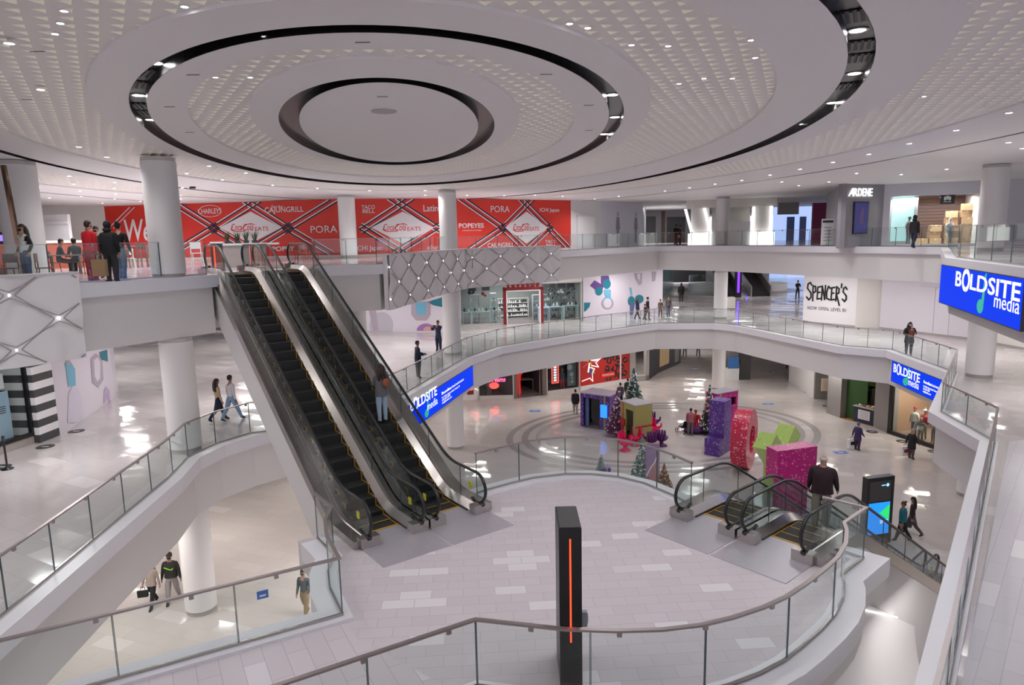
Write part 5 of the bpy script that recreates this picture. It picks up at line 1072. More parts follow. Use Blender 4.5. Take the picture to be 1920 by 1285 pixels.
fd1.stroke(b, [(1.4, 3.4), (1.9, 2.9), (1.5, 2.8), (2.3, 2.5), (1.6, 2.1), (1.9, 1.7), (1.2, 1.9)], .08, .01, m=0); fd1.stroke(b, [(.2, .75), (1.0, .9), (1.3, .6), (1.25, 1.3), (1.5, 1.6), (.9, 1.8)], .07, .012, m=0); fd1.poly(b, circ(1.2, 1.4, .3), .0, m=3)
b.build('burst', [M_swhite, mat('burst_yellow', (.8, .5, .05), .4), mat('burst_pink', (.7, .1, .15), .4), M_purp], t)
u0, u1 = fd1.px(1127, 720)[0], fd1.px(1152, 720)[0]; b = MB(); fd1.box(b, u0, u1, .75, 1.15, -.02, .03); t = thing('wall_label', 'bright red plate with white lettering on the leopard spotted wall', 'sign', fd1.pt(u0, .75)); b.build('plate', mat('bright_red', (.8, .03, .02), .4), t); fit(fd1, 'OPENING SOON', u0+.1, u1-.1, .88, .14, M_wht, t, off=.035)
b = MB(); u0 = fd1.px(1162, 700)[0]; fd1.box(b, u0, u0+.09, .2, ZG, -.02, .08); tag(b.build('white_pole', M_wht), 'thin white pole standing before the leopard spotted wall', 'pole')
# stone framed window and the dark shops going back
fe1 = Face(S1[5], S1[6]); b = MB(); fe1.box(b, 0, .55, 0, ZG, -.3, .08); fe1.box(b, fe1.w-.3, fe1.w, 0, ZG, -.3, .08); fe1.box(b, 0, fe1.w, ZG-.2, ZG, -.3, .08); fe1.box(b, 0, fe1.w, 0, .45, -.3, .08); struct('wall_stone_frame', b, M_stone)
b = MB(); fe1.box(b, 0, fe1.w, 0, ZG, -3, -2.9); struct('wall_stone_back', b, mat('taupe', (.34, .30, .27), .5)); lamp_area(*fe1.pt(fe1.w/2, 0, -1.2).xy, ZG-.1, 1.5, .6, 50)
t = thing('display_tree', 'white lit display tree in the stone framed window', 'display', fe1.pt(fe1.w*.45, 0, -1.2)+Vector((0, 0, .05))); b = MB(); b.lathe([(.55, .1), (.45, .5), (.4, .55), (.3, 1.1), (.28, 1.15), (.15, 1.9), (.02, 2.4)], n=14); b.build('cone', mat('lit_white', (.9, .9, .9), .4, emit=(1, 1, 1), es=.5), t, True, local=True); b = MB(); b.cyl(0, 0, 0, .12, .4); b.build('stand', M_grey, t, local=True)
fg = Face(S1[6], S1[7]); b = MB(); fg.box(b, 0, fg.w, 0, ZG, -.3, 0); struct('wall_dark_shop_1', b, M_dark)
fh1 = Face(S1[7], S1[8]); b = MB(); fh1.box(b, 0, fh1.w, 0, ZG, -.3, 0); struct('wall_dark_shop_2', b, mat('dark_brown_front', (.05, .04, .038), .4))
fi = Face(S1[8], (S1[9][0]+3, S1[9][1]+18)); b = MB(); fi.box(b, 0, fi.w, 0, ZG, -.3, 0); struct('wall_dark_shop_3', b, mat('dark_grey_front', (.16, .15, .15), .4))
u0, u1 = fh1.px(1243, 680)[0], fh1.px(1255, 680)[0]; b = MB(); fh1.box(b, .3, min(fh1.w-.2, 2.5), .5, 2.9, .0, .03); t = thing('menu_board', 'small lit board on the dark brown shop front by the stone framed window', 'board', fh1.pt(.3, .5)); b.build('panel', mat('amber_panel', (.2, .12, .06), .4, emit=(.9, .6, .3), es=.12), t)
b = MB(); fh1.box(b, fh1.w*.72, fh1.w*.9, .3, 3.2, .0, .03); tag(b.build('lit_window', mat('pale_window', (.35, .37, .36), .3)), 'tall pale window at the far end of the dark brown shop front', 'window')
# right hand shops
c8 = lambda x, y: (1320+x/3.2, 620+y/3.2)
R1 = [G2(*c8(655, 405), 0), G2(*c8(735, 495), 0), G2(*c8(815, 525), 0), G2(*c8(1015, 578), 0), G2(*c8(1100, 615), 0), G2(*c8(1415, 722), 0)]
M_pil = mat('grey_pilaster', (.30, .28, .27), .5)
b = MB(); fr0 = Face((R1[0][0]+.6, R1[0][1]+6), R1[0]); fr0.box(b, 0, fr0.w, 0, ZG, -.3, 0); struct('wall_right_far', b, M_white)
fr1 = Face(R1[0], R1[1]); b = MB(); fr1.box(b, 0, fr1.w, 0, ZG, -1.2, -1.1); struct('wall_green_side', b, M_green); b = MB(); fr1.box(b, 0, .35, 0, ZG, -1.1, 0); struct('wall_green_side_jamb', b, M_pil)
fr2 = Face(R1[1], R1[2]); b = MB(); fr2.box(b, 0, fr2.w, 0, ZG, -.5, 0); struct('wall_pilaster_1', b, M_pil)
fr3 = shopbox('wall_market', R1[2], R1[3], 0, ZG, 3.5, M_green, mat('amber_wall', (.42, .20, .06), .5), mat('orange_floor', (.55, .22, .08), .3)); lamp_area(*fr3.pt(fr3.w*.6, 0, -1.6).xy, ZG-.1, 1.5, .5, 40, (1, .85, .6))
b = MB(); fr3.box(b, .05, 1.6, 0, ZG, -.5, -.4); struct('wall_market_door', b, M_green)
b = MB(); fr3.hexa if False else None
b.v = []; b.f = []; b.m = []; fr3.box(b, .8, fr3.w, ZG-.6, ZG-.4, -1.6, -.4); tag(b.build('green_canopy', M_lime), 'bright green canopy above the market counter', 'canopy')
fr4 = Face(R1[3], R1[4]); b = MB(); fr4.box(b, 0, fr4.w, 0, ZG, -.6, 0); struct('wall_pilaster_2', b, M_pil)
ang = math.atan2(fr3.X.y, fr3.X.x); q = fr3.pt(fr3.w*.68, 0, -.45); cwd = fr3.w*.30
t = thing('market_counter', 'dark blue market counter with a white notice and food on top', 'counter', (q.x, q.y, .013), ang); b = MB(); b.box(-cwd, cwd, -.35, .35, 0, 1.0); b.build('cabinet', mat('navy_counter', (.02, .03, .06), .4), t, local=True); b = MB(); b.box(-cwd-.05, cwd+.05, -.4, .4, 1.0, 1.05); b.build('counter_top', mat('counter_top', (.55, .5, .46), .2), t, local=True)
b = MB(); b.box(-cwd*.55, cwd*.6, -.37, -.35, .25, .85); b.build('notice', M_paper, t, local=True); b = MB(); [b.box(-cwd*.4, cwd*.45, -.375, -.37, .35+i*.12, .39+i*.12) for i in range(4)]; b.build('notice_print', M_pinkg, t, local=True)
b = MB(); random.seed(4); [b.ball((random.uniform(-cwd*.85, cwd*.85), random.uniform(-.2, .2), 1.1), .09, .08, .06, 8, 5, m=i % 3) for i in range(14)]; b.build('food_display', [mat('food_cream', (.8, .65, .4), .5), mat('food_red', (.55, .12, .08), .5), M_paper], t, True, local=True)
for u_, lab in ((1.9, 'upright grey dispenser in the market shop'), (fr3.w-.6, 'dark oven front in the amber market wall')):
    q = fr3.pt(fr3.w*.45 if u_ < 1.95 else fr3.w-.4, 0, -1.4 if u_ < 1.95 else -2.9); t = thing('market_unit', lab, 'appliance', (q.x, q.y, .013), ang); b = MB(); b.box(-.3, .3, -.3, .3, 0, 2.1); b.build('casing', M_greyw if u_ < 3 else mat('food_cream', (.8, .65, .4)), t, local=True); b = MB(); b.box(-.2, .2, -.32, -.3, 1.2, 1.9); b.build('opening', M_black, t, local=True)
# black framed clothes shop
fr5 = shopbox('wall_clothes', R1[4], R1[5], 0, ZG, 4., mat('tan_wall', (.45, .30, .2), .5), mat('tan_wall', (.45, .30, .2), .5), mat('clothes_floor', (.3, .25, .22), .3)); lamp_area(*fr5.pt(fr5.w*.5, 0, -1.2).xy, ZG-.15, 2.5, .5, 130, (1, .88, .75))
shopwin(fr5, 0, fr5.w, 0, ZG, 'black framed window of the clothes shop with mannequins', m=M_black, sill=.22, fw=.28, n=.0)
for u_, tp, lg, hat, lab in ((.28, (.55, .55, .5), (.10, .12, .16), (.5, .03, .04), 'mannequin with a red bobble hat nearest the black frame corner'), (.47, (.5, .03, .05), (.22, .23, .2), (.7, .7, .7), 'mannequin in a red padded coat with white hat in the clothes window'), (.66, (.62, .62, .6), (.3, .32, .33), (.75, .75, .75), 'mannequin in a white top with a pale hat in the clothes window'), (.78, (.5, .12, .12), (.2, .2, .22), None, 'mannequin in a rust red jacket in the clothes window')):
    q = fr5.pt(fr5.w*u_, 0, -.9); mannequin(q.x, q.y, .013, ang, lab, tp, lg, (.45, .3, .22), hat)
q = fr5.pt(fr5.w*.55, 0, -.35); mannequin(q.x, q.y, .013, ang, 'mannequin in camouflage jacket at the front of the clothes window', (.12, .12, .09), (.18, .2, .16), (.4, .3, .24), None, .8)
q = fr5.pt(fr5.w*.86, 0, -1.0); t = thing('display_crate', 'brown display block in the clothes window', 'display block', (q.x, q.y, .013), ang); b = MB(); b.box(-.5, .5, -.4, .4, 0, .9); b.build('block', mat('brown_block', (.2, .09, .05), .5), t, local=True); b = MB(); b.box(-.3, .3, -.2, .2, .9, 1.0); b.build('folded_clothes', M_paper, t, local=True)
fr6 = Face(R1[5], G2(1795, 901, 0)); b = MB(); fr6.box(b, 0, fr6.w+.4, 0, ZG, -.3, 0); fr7 = Face((21.0, 30.9), (18.6, 24.5)); fr7.box(b, 0, fr7.w, 0, ZG, -.3, 0); struct('wall_blank_right', b, M_white)
q = fr6.pt(*fr6.px(1782, 872), .0); t = thing('wall_emblem', 'small grey round emblem on the blank white wall', 'sign', q); b = MB(); pts = circ(0, 0, .17, 16, .2, .5, 5.6); b.stroke(pts, .06, t.location, fr6.X, fr6.N, .0, .02); b.build('ring', M_grey, t)
b = MB(); b.stroke([(-.12, -.02), (.1, -.02)], .06, t.location, fr6.X, fr6.N, .0, .02); b.build('bar', M_grey, t)
# far back of the ground corridor
wallbox('wall_ground_end', pxy(1290, 100), pxy(1560, 95), 0, ZG, M_beige); wallbox('wall_left_lower', (-32, 60), (-12, 55), 0, ZG, M_white); wallbox('wall_lower_back', (-12, 55), S1[0], 0, ZG, M_white)
# free standing notices
q = g(1548, 762, 0); t = thing('notice_stand', 'pale orange notice on a metal stand beside the grey pilaster', 'notice stand', (q.x, q.y, .002)); b = MB(); b.cyl(0, 0, 0, .03, .22); b.cyl(0, 0, .03, 1.1, .025); b.build('stand', M_steeld, t, local=True); b = MB(); b.box(-.38, .38, -.03, .03, 1.1, 2.0); b.build('board', mat('peach_board', (.72, .55, .42), .5), t, local=True); b = MB(); [b.box(-.25, .25, -.036, -.03, 1.3+i*.13, 1.33+i*.13) for i in range(4)]; b.build('print', M_stone, t, local=True)
q = g(1372, 712, 0); t = thing('corridor_stand', 'blue and white stand beside the far column in the ground floor corridor', 'stand', (q.x, q.y, .002)); b = MB(); b.box(-.5, .5, -.3, .3, 0, 1.0); b.build('body', M_paper, t, local=True); b = MB(); b.box(-.45, .45, -.33, -.3, 1.0, 2.0); b.build('blue_board', mat('mid_blue', (.05, .2, .55), .4), t, local=True); b = MB(); b.box(.6, 1.5, -.2, .3, 0, 2.8); b.build('dark_rack', M_charc, t, local=True)
# digital kiosk by the escalators
q = g(1640, 1018, 0); t = thing('digital_kiosk', 'black kiosk with a blue and green screen beside the descending escalator', 'kiosk', (q.x, q.y, .002), math.radians(14)); KW = .62
b = MB(); b.box(-KW, KW, -.14, .14, 0, 2.75); b.build('cabinet', M_black, t, local=True); b = MB(); b.box(-KW+.1, KW-.16, -.155, -.14, .42, 1.72); b.build('display', mat('kiosk_blue', (0, .05, .2), .2, emit=(.01, .25, .85), es=.9), t, local=True)
b = MB(); b.add([(-.02, -.16, 1.30), (KW-.17, -.16, 1.62), (KW-.17, -.16, .95)], [(0, 1, 2)]); b.build('green_wedge', mat('kiosk_green', (0, .2, .05), .2, emit=(.02, .55, .12), es=.9), t, local=True)
b = MB(); b.box(-KW+.1, KW-.16, -.15, -.14, 1.78, 2.6); b.build('dark_panel', M_charc, t, local=True)
b = MB(); b.plate(circ(.30, 2.42, .07, 14), (0, -.152, 0), (1, 0, 0), (0, -1, 0)); b.plate([(.02, 2.40), (.2, 2.40), (.2, 2.44), (.02, 2.44)], (0, -.152, 0), (1, 0, 0), (0, -1, 0)); b.build('small_mark', mat('mark_blue', (.1, .4, .6), .3, emit=(.3, .7, 1), es=.8), t, local=True)
lettering('BOLDSITE', (q.x, q.y, 0), (1, 0, 0), (0, -1, 0), .1, M_swhite, None).name = 'tmp'
o = bpy.data.objects['tmp']; bpy.data.objects.remove(o)
me = text_mesh('SITE', .2, bold=.005); me.materials.append(M_swhite); me.transform(Matrix.Translation((.02, -.165, .86)) @ Matrix.Rotation(PI/2, 4, 'X')); o = bpy.data.objects.new('lettering', me); C.objects.link(o); o.parent = t
# ================================================================ CHRISTMAS SET
def paper(name, col, d1, d2, sc=2.2, r=.16, rough=.3):
    m = bpy.data.materials.new(name); m.use_nodes = True; nt = m.node_tree; b_ = nt.nodes['Principled BSDF']; N = nt.nodes.new; L = nt.links.new
    tc = N('ShaderNodeTexCoord'); prev = None; base = N('ShaderNodeRGB'); base.outputs[0].default_value = (*col, 1); prev = base.outputs[0]
    for i, (s_, rr, c_) in enumerate(((sc, r, d2), (sc*1.9, r*.75, d1), (sc*3.4, r*.8, d2), (sc*1.1, r*.38, tuple(min(1, x*1.3+.1) for x in d1)))):
        v = N('ShaderNodeTexVoronoi'); v.inputs['Scale'].default_value = s_; mp = N('ShaderNodeMapping'); mp.inputs['Location'].default_value = (i*3.3, i*1.7, i); L(tc.outputs['Object'], mp.inputs[0]); L(mp.outputs[0], v.inputs['Vector'])
        lt = N('ShaderNodeMath'); lt.operation = 'LESS_THAN'; lt.inputs[1].default_value = rr; L(v.outputs['Distance'], lt.inputs[0]); mx = N('ShaderNodeMixRGB'); L(lt.outputs[0], mx.inputs[0]); L(prev, mx.inputs[1]); mx.inputs[2].default_value = (*c_, 1); prev = mx.outputs[0]
    L(prev, b_.inputs['Base Color']); b_.inputs['Roughness'].default_value = rough; return m
M_pp = paper('purple_wrap', (.10, .035, .28), (.40, .32, .60), (.20, .09, .38), 3.2, .30); M_rp = paper('red_wrap', (.52, .015, .06), (.80, .45, .5), (.62, .10, .16), 3.2, .30); M_mp = paper('magenta_wrap', (.48, .012, .19), (.75, .25, .48), (.58, .06, .28), 3.0, .30); M_gp = paper('lime_wrap', (.42, .60, .16), (.35, .2, .12), (.50, .68, .26), 3.2, .2)
M_rib = mat('red_ribbon', (.55, .03, .05), .35); M_gold = mat('olive_gold', (.40, .36, .12), .45); M_greyt = mat('grey_top', (.40, .38, .42), .5)
def letter(name, lab, loc, rz, prof, th, m, holes=()):
    # profile in (x, z) plane, extruded along local y from 0 to -th
    t = thing(name, lab, 'letter', loc, rz); loops = [prof]+list(holes); tri = tessellate_polygon([[Vector((p[0], p[1], 0)) for p in l] for l in loops]); fl = [p for l in loops for p in l]; n = len(fl); b = MB()
    b.add([(p[0], 0, p[1]) for p in fl]+[(p[0], -th, p[1]) for p in fl], list(tri)+[tuple(i+n for i in reversed(q)) for q in tri]); o_ = 0
    for l in loops:
        k = len(l); b.add([(p[0], 0, p[1]) for p in l]+[(p[0], -th, p[1]) for p in l], [(i, (i+1) % k, k+(i+1) % k, k+i) for i in range(k)])
    b.build('wrapped_body', m, t, local=True, auto=.5); return t
# local x = letter direction, local -y = towards the viewer side
def lrot(a): return math.radians(a)
letter('gift_letter', 'purple gift wrapped letter with a foot block, tallest of the four letters', (10.62, 36.75, .002), lrot(50), [(0, 0), (1.5, 0), (1.5, 3.02), (.52, 3.02), (.52, .95), (0, .95)], .88, M_pp)
cO = circ(0, 1.57, 1.55, 36); hO = circ(0, 1.57, .72, 24); t = letter('gift_letter', 'red gift wrapped ring shaped letter beside the purple one', (11.72, 34.75, .002), lrot(60), cO, .8, M_rp, [hO])
yy = [(-.5, 0), (.5, 0), (.5, 1.35), (1.65, 2.45), (.95, 3.05), (0, 2.1), (-.95, 3.05), (-1.65, 2.45), (-.5, 1.35)]
letter('gift_letter', 'lime green gift wrapped forked letter behind the magenta one', (12.2, 31.5, .002), lrot(43), yy, .8, M_gp)
letter('gift_letter', 'magenta gift wrapped T shaped letter nearest the descending escalators', (10.98, 28.62, .002), lrot(17), [(0, 3.02), (0, 1.72), (.42, 1.72), (.42, 0), (1.6, 0), (1.6, 1.72), (2.02, 1.72), (2.02, 3.02)], .76, M_mp)
def booth(name, lab, p0, p1, dep, h, m, mt, openings, extras):
    f = Face(p0, p1); t = thing(name, lab, 'photo booth', (f.p0.x, f.p0.y, .002), math.atan2(f.X.y, f.X.x)); w = f.w; b = MB()
    # box made of wall panels with a real opening in front
    x = 0
    for (a, c, z0, z1) in openings+[(w, w, 0, 0)]:
        b.box(x, a, 0, .08, 0, h); 
        if c > a: b.box(a, c, 0, .08, z1, h); b.box(a, c, 0, .08, 0, z0)
        x = c
    b.box(0, .08, .08, dep, 0, h); b.box(w-.08, w, .08, dep, 0, h); b.box(0, w, dep, dep+.08, 0, h); b.build('shell', m, t, local=True)
    b = MB(); b.box(-.02, w+.02, -.02, dep+.1, h, h+.05); b.build('roof', mt, t, local=True)
    for nm, bx, mm in extras: b = MB(); [b.box(*q) for q in bx]; b.build(nm, mm, t, local=True)
    return t
pA, pB = G2(1088.5, 799.5, 0), G2(1143, 808, 0); wA = (Vector(pB)-Vector(pA)).length
booth('photo_booth', 'purple gift wrapped photo booth with a bright blue screen', pA, pB, 1.5, 2.2, M_pp, M_pinkg, [(wA*.10, wA*.66, .0, 1.95)], [('ribbon', [(wA*.80, wA*.86, -.01, 0, 0, 2.2), (-.0, .04, -.01, 0, 0, .02)], M_gold), ('screen', [(wA*.70, wA*.92, -.05, -.01, .8, 1.62)], mat('booth_screen', (0, .1, .4), .3, emit=(.02, .2, 1), es=1.2)), ('blue_curtain', [(wA*.12, wA*.24, .2, .26, .02, 1.9)], mat('curtain_blue', (.12, .2, .35), .6)), ('black_curtain', [(wA*.30, wA*.62, .3, .36, .5, 1.9)], M_black), ('inside_back', [(wA*.1, wA*.9, 1.2, 1.3, 0, 1.95)], M_pinkg)])
pA, pB, pC = G2(1163, 821.5, 0), G2(1191, 833.5, 0), G2(1217, 827, 0); wA = (Vector(pB)-Vector(pA)).length
booth('photo_booth', 'olive green gift box booth with a red ribbon behind the pink hand chairs', pA, pB, 1.15, 2.3, M_gold, M_greyt, [(wA*.36, wA*.86, 0, 1.95)], [('ribbon', [(wA*.16, wA*.22, -.01, 0, 0, 2.3), (wA, wA+.012, .0, 1.23, .95, 1.05)], M_rib), ('bow', [(wA*.04, wA*.34, -.10, -.01, .9, 1.3), (wA*.12, wA*.26, -.12, -.02, .75, 1.0)], M_rib), ('black_curtain', [(wA*.55, wA*.86, .1, .14, .3, 1.95)], M_black), ('inner_lamp', [(wA*.42, wA*.5, .3, .34, 1.3, 1.6)], M_swhite), ('inside_back', [(wA*.1, wA*.95, 1.0, 1.05, 0, 1.95)], M_greyt)])
pA, pB, pC = G2(1324, 735, 2.4), G2(1344.5, 740, 2.4), G2(1384, 733, 2.4)
wA = (Vector(pC)-Vector(pB)).length; booth('photo_booth', 'magenta gift box booth with a black opening behind the purple letter', pB, pC, .85, 2.4, M_mp, M_greyt, [(wA*.42, wA*.90, 1.55, 2.05)], [('dark_inside', [(wA*.3, wA*.95, .3, .35, 1.4, 2.2)], M_black), ('ribbon', [(wA*.12, wA*.2, -.01, 0, 0, 2.4)], M_gold)])
def tree(x, y, h, r, lab, cols, seed=1):
    t = thing('christmas_tree', lab, 'christmas tree', (x, y, .002)); rnd = random.Random(seed); b = MB(); mg = cols[0]
    for k in range(7):
        z0 = .12*h+k*.125*h; r0 = r*(1-k/7.6); b.lathe([(r0, z0), (r0*.8, z0+.02*h), (r0*.35, z0+.17*h), (.01, z0+.19*h)], n=16)
    n_ = len(b.v)
    b.v = [(v[0]*(1+rnd.uniform(-.16, .16)), v[1]*(1+rnd.uniform(-.16, .16)), v[2]+rnd.uniform(-.02, .02)*h) for v in b.v]; b.build('foliage', mg, t, local=True)
    b = MB(); b.cyl(0, 0, 0, .16*h, .07*h/2, n=12); b.build('trunk', M_dwood, t, local=True)
    for ci, c_ in enumerate(cols[1:]):
        b = MB()
        for i in range(int(70*h/2.2)):
            z = rnd.uniform(.14, .95); rr = r*(1-z)*1.08+.02; a = rnd.uniform(0, 2*PI); s_ = rnd.uniform(.03, .055)*(h/2.2)**.5; b.ball((rr*math.cos(a), rr*math.sin(a), z*h), s_, n=6, k=4)
        tag(b.build('baubles', c_, t, True, local=True), kind='stuff')
    b = MB(); b.ball((0, 0, h*1.01), .05*h/2, n=8, k=6); b.build('tree_top', cols[-1], t, True, local=True); return t
M_pine = mat('pine_green', (.035, .09, .065), .7); M_pinep = mat('pine_plum', (.12, .04, .09), .7); M_frost = mat('frosted_green', (.16, .25, .22), .7); M_bw = mat('bauble_white', (.75, .72, .74), .3); M_bp = mat('bauble_pink', (.5, .06, .25), .25); M_bpur = mat('bauble_purple', (.16, .03, .25), .25); M_brd = mat('bauble_red', (.5, .04, .05), .25); M_bg = mat('bauble_gold', (.6, .45, .2), .25); M_bsil = mat('bauble_silver', (.55, .6, .6), .3)
for x, y, h, r_, lab, cs in ((1157, 818, 2.7, .75, 'plum and white decorated tree between the purple booth and the green booth', [M_pinep, M_bw, M_bp, M_bpur, M_bw]), (1188, 772, 2.9, .85, 'frosted white and green tree behind the green booth', [M_pine, M_bw, M_bsil, M_bw]), (1329, 814, 2.9, .60, 'tree with red and white baubles beside the purple letter', [M_pine, M_bw, M_brd, M_bsil]), (1204, 908, 2.3, .62, 'frosted green tree seen through the platform glass beside the printed banner', [M_frost, M_bsil, M_pine, M_bw]), (1245, 921, 1.3, .45, 'small brown and gold tree seen through the platform glass', [mat('brown_tree', (.12, .07, .05), .7), M_bg, M_brd, M_bg]), (1127, 888, .95, .3, 'tiny tree beyond the platform glass next to a purple gift', [M_frost, M_brd, M_bsil])):
    q = g(x, y, 0); tree(q.x, q.y, h, r_, lab, cs, seed=x)
q = g(1136, 889, 0); t = thing('gift_box', 'small purple gift box beside the tiny tree', 'gift', (q.x, q.y, .002), .2); b = MB(); b.box(-.2, .2, -.2, .2, 0, .36); b.build('box', M_pp, t, local=True); b = MB(); b.box(-.03, .03, -.205, .205, 0, .365); b.build('ribbon', M_gold, t, local=True)
q = g(1223, 915, 0); t = thing('printed_banner', 'tall purple printed banner standing next to the frosted tree', 'banner', (q.x, q.y, .002), -.25); b = MB(); b.box(-.33, .33, -.04, .04, 0, 2.25); b.build('panel', mat('banner_purple', (.30, .2, .36), .5), t, local=True)
b = MB(); b.plate([(-.3, .2), (.3, .2), (.3, 1.4), (.05, 1.2), (-.2, .7)], (0, -.04, 0), (1, 0, 0), (0, -1, 0), .003); b.build('rose_print', mat('banner_rose', (.45, .22, .25), .5), t, local=True); b = MB(); b.stroke([(-.28, .6), (-.1, 1.0), (.1, 1.3), (.2, 1.6)], .05, (0, -.045, 0), (1, 0, 0), (0, -1, 0)); b.build('white_stroke', M_paper, t, local=True)
def hand_chair(x, y, rz, m, lab, s=1.):
    t = thing('hand_chair', lab, 'chair', (x, y, .002), rz); b = MB(); b.lathe([(.34*s, 0), (.33*s, .04), (.14*s, .12), (.10*s, .22*s), (.16*s, .32*s)], n=20); b.build('base', m, t, True, local=True)
    b = MB(); n = 18; k = 6; vs = []
    prof = [(.10, .30), (.26, .34), (.36, .44), (.40, .56), (.33, .54), (.24, .46), (.02, .42)]
    b.lathe([(r_*s, z*s) for r_, z in prof], n=20); b.build('seat', m, t, True, local=True)
    for i in range(4):
        a = math.radians(58+i*22); cx, cy = .36*s*math.cos(a), .36*s*math.sin(a); b = MB(); b.tube([(cx, cy, .45*s), (cx*1.12, cy*1.12, .72*s), (cx*1.14, cy*1.14, (.98+.05*(i in (1, 2)))*s), (cx*1.08, cy*1.08, (1.04+.05*(i in (1, 2)))*s)], [.085*s, .075*s, .06*s, .03*s], 10); b.build('finger', m, t, True, local=True)
    b = MB(); b.tube([(.30*s, -.05*s, .50*s), (.44*s, -.04*s, .60*s), (.48*s, -.0, .74*s), (.46*s, .02, .80*s)], [.08*s, .075*s, .06*s, .03*s], 10); b.build('thumb', m, t, True, local=True); return t
M_hot = mat('hot_pink', (.80, .005, .13), .35); M_plum = mat('plum_plastic', (.10, .008, .13), .35)
for x, y, rz, m, lab in ((1172, 845, .5, M_hot, 'hot pink hand shaped chair nearest the platform'), (1191, 835, -.5, M_hot, 'hot pink hand shaped chair turned sideways before the green booth'), (1221, 839, 3.0, M_plum, 'plum purple hand shaped chair seen from behind beside the green booth'), (1240, 836, 2.8, M_plum, 'plum purple hand shaped chair standing rightmost of the hand chairs'), (1226, 818, .2, M_hot, 'hot pink hand shaped chair behind the plum ones'), (1224, 805, .1, M_plum, 'plum purple hand shaped chair farthest back by the green booth')):
    q = g(x, y, 0); hand_chair(q.x, q.y, rz, m, lab)
q = g(1303, 812, 0); t = thing('santa_seat', 'low dark plum round seat where the person in red sits', 'seat', (q.x+.1, q.y+.25, .002)); b = MB(); b.lathe([(.6, 0), (.72, .2), (.7, .42), (.6, .46)], n=24); b.build('cushion', M_plum, t, True, local=True); b = MB(); b.cyl(0, 0, 0, .06, .74); b.build('plinth', M_charc, t, local=True)
# ================================================================ FOOD COURT FURNITURE
M_wood = mat('chair_wood', (.16, .08, .06), .4); M_orange = mat('terracotta_panel', (.45, .09, .05), .45); M_tab = mat('table_top_wood', (.30, .22, .2), .35)
def chair(x, y, rz, lab, m=None, sh=.46, grp=None):
    t = thing('cafe_chair', lab, 'chair', (x, y, L3), rz, grp); m = m or M_wood; b = MB(); b.box(-.21, .21, -.21, .21, sh-.03, sh); b.build('seat', m, t, local=True); b = MB(); b.box(-.2, .2, .19, .22, sh+.15, sh+.42); b.box(-.2, -.17, .19, .22, sh, sh+.2); b.box(.17, .2, .19, .22, sh, sh+.2); b.build('backrest', m, t, local=True)
    for sx in (-1, 1):
        for sy in (-1, 1): b = MB(); b.tube([(sx*.18, sy*.18, sh-.02), (sx*.21, sy*.21, 0)], .016, 6); b.build('leg', m, t, local=True)
    return t
def at3(x, y): q = g(x, y, L3); return q.x, q.y
def at3d(x, Y): p = pxy(x, Y); return p
tb = at3d(118, 26.5); t = table(tb[0], tb[1], L3, .2, 1.3, .7, .75, 'dark cafe table where two people sit in the food court', M_tab, name='cafe_table')
for x, Y, rz, lab in ((90, 26.5, 1.4, 'dark chair under the person sitting left at the cafe table'), (146, 26.6, -1.5, 'dark chair under the person sitting right at the cafe table'), (77, 20.4, 2.0, 'dark wooden chair beside the thick white column'), (8, 20.6, .3, 'dark chair at the frame edge beside the terracotta partition'), (228, 31, .4, 'dark chair right of the group in the food court')): chair(*at3d(x, Y), rz, lab)
for x, Y, lab in ((205, 30, 'small cafe table behind the group of standing people'), (252, 33, 'high cafe table before the red wall corner')): tt = at3d(x, Y); table(tt[0], tt[1], L3, .1, .8, .8, .75 if x < 230 else 1.02, lab, M_tab, name='cafe_table')
for x, Y, m_, lab in ((238, 32, M_paper, 'white cafe chair beside the high table near the column'), (366, 27.5, M_paper, 'white stool beside the planter'), (262, 32.5, M_wood, 'tall dark bar stool close to the big column'), (560, 34, M_dred, 'dark red chair seen between the escalator handrails'), (584, 35, M_dred, 'dark red chair just right of the first red chair behind the escalators')): chair(*at3d(x, Y), .6, lab, m_, .70 if 'stool' in lab else .46)
pa, pb = at3d(82, 33), at3d(196, 36); f = Face(pa, pb); b = MB(); f.box(b, 0, f.w, L3, L3+1.22, -.15, 0); t = thing('low_partition', 'long terracotta half height partition behind the seated people', 'partition', f.pt(0, L3)); b.build('panel', M_orange, t); b = MB(); f.box(b, -.05, f.w+.05, L3+1.22, L3+1.34, -.2, .05); b.build('cap', M_cream, t)
pa, pb = at3d(-30, 27), at3d(20, 27.5); f = Face(pa, pb); b = MB(); f.box(b, 0, f.w, L3+.25, L3+1.2, -.15, 0); t = thing('low_partition', 'terracotta partition cut by the frame edge beside the standing woman', 'partition', f.pt(0, L3)); b.build('panel', M_orange, t); b = MB(); f.box(b, 0, f.w, L3, L3+.25, -.12, -.02); b.build('plinth', M_wood, t)
q = at3d(8, 31); t = thing('lit_display', 'small screen glowing violet and blue above the terracotta partition', 'screen', (q[0], q[1], L3)); b = MB(); b.box(-.45, .45, 0, .3, 0, 1.75); b.build('stand', M_black, t, local=True); b = MB(); b.box(-.35, .35, -.01, 0, 1.35, 1.62); b.build('display', mat('violet_screen', (.1, .05, .4), .3, emit=(.25, .15, 1), es=1.1), t, local=True)
q = at3d(21, 20.6); t = thing('glossy_pillar', 'slim leaning dark glossy pillar in front of the thick white column', 'pillar', (q[0]+.1, q[1], L3)); b = MB(); b.beam((.14, 0, 0), (-.06, 0, 3.45), .11, .11); b.build('shaft', mat('bronze_gloss', (.16, .10, .07), .12, 1), t, local=True); b = MB(); b.box(-.05, .30, -.12, .12, 0, .05); b.build('foot', M_steeld, t, local=True)
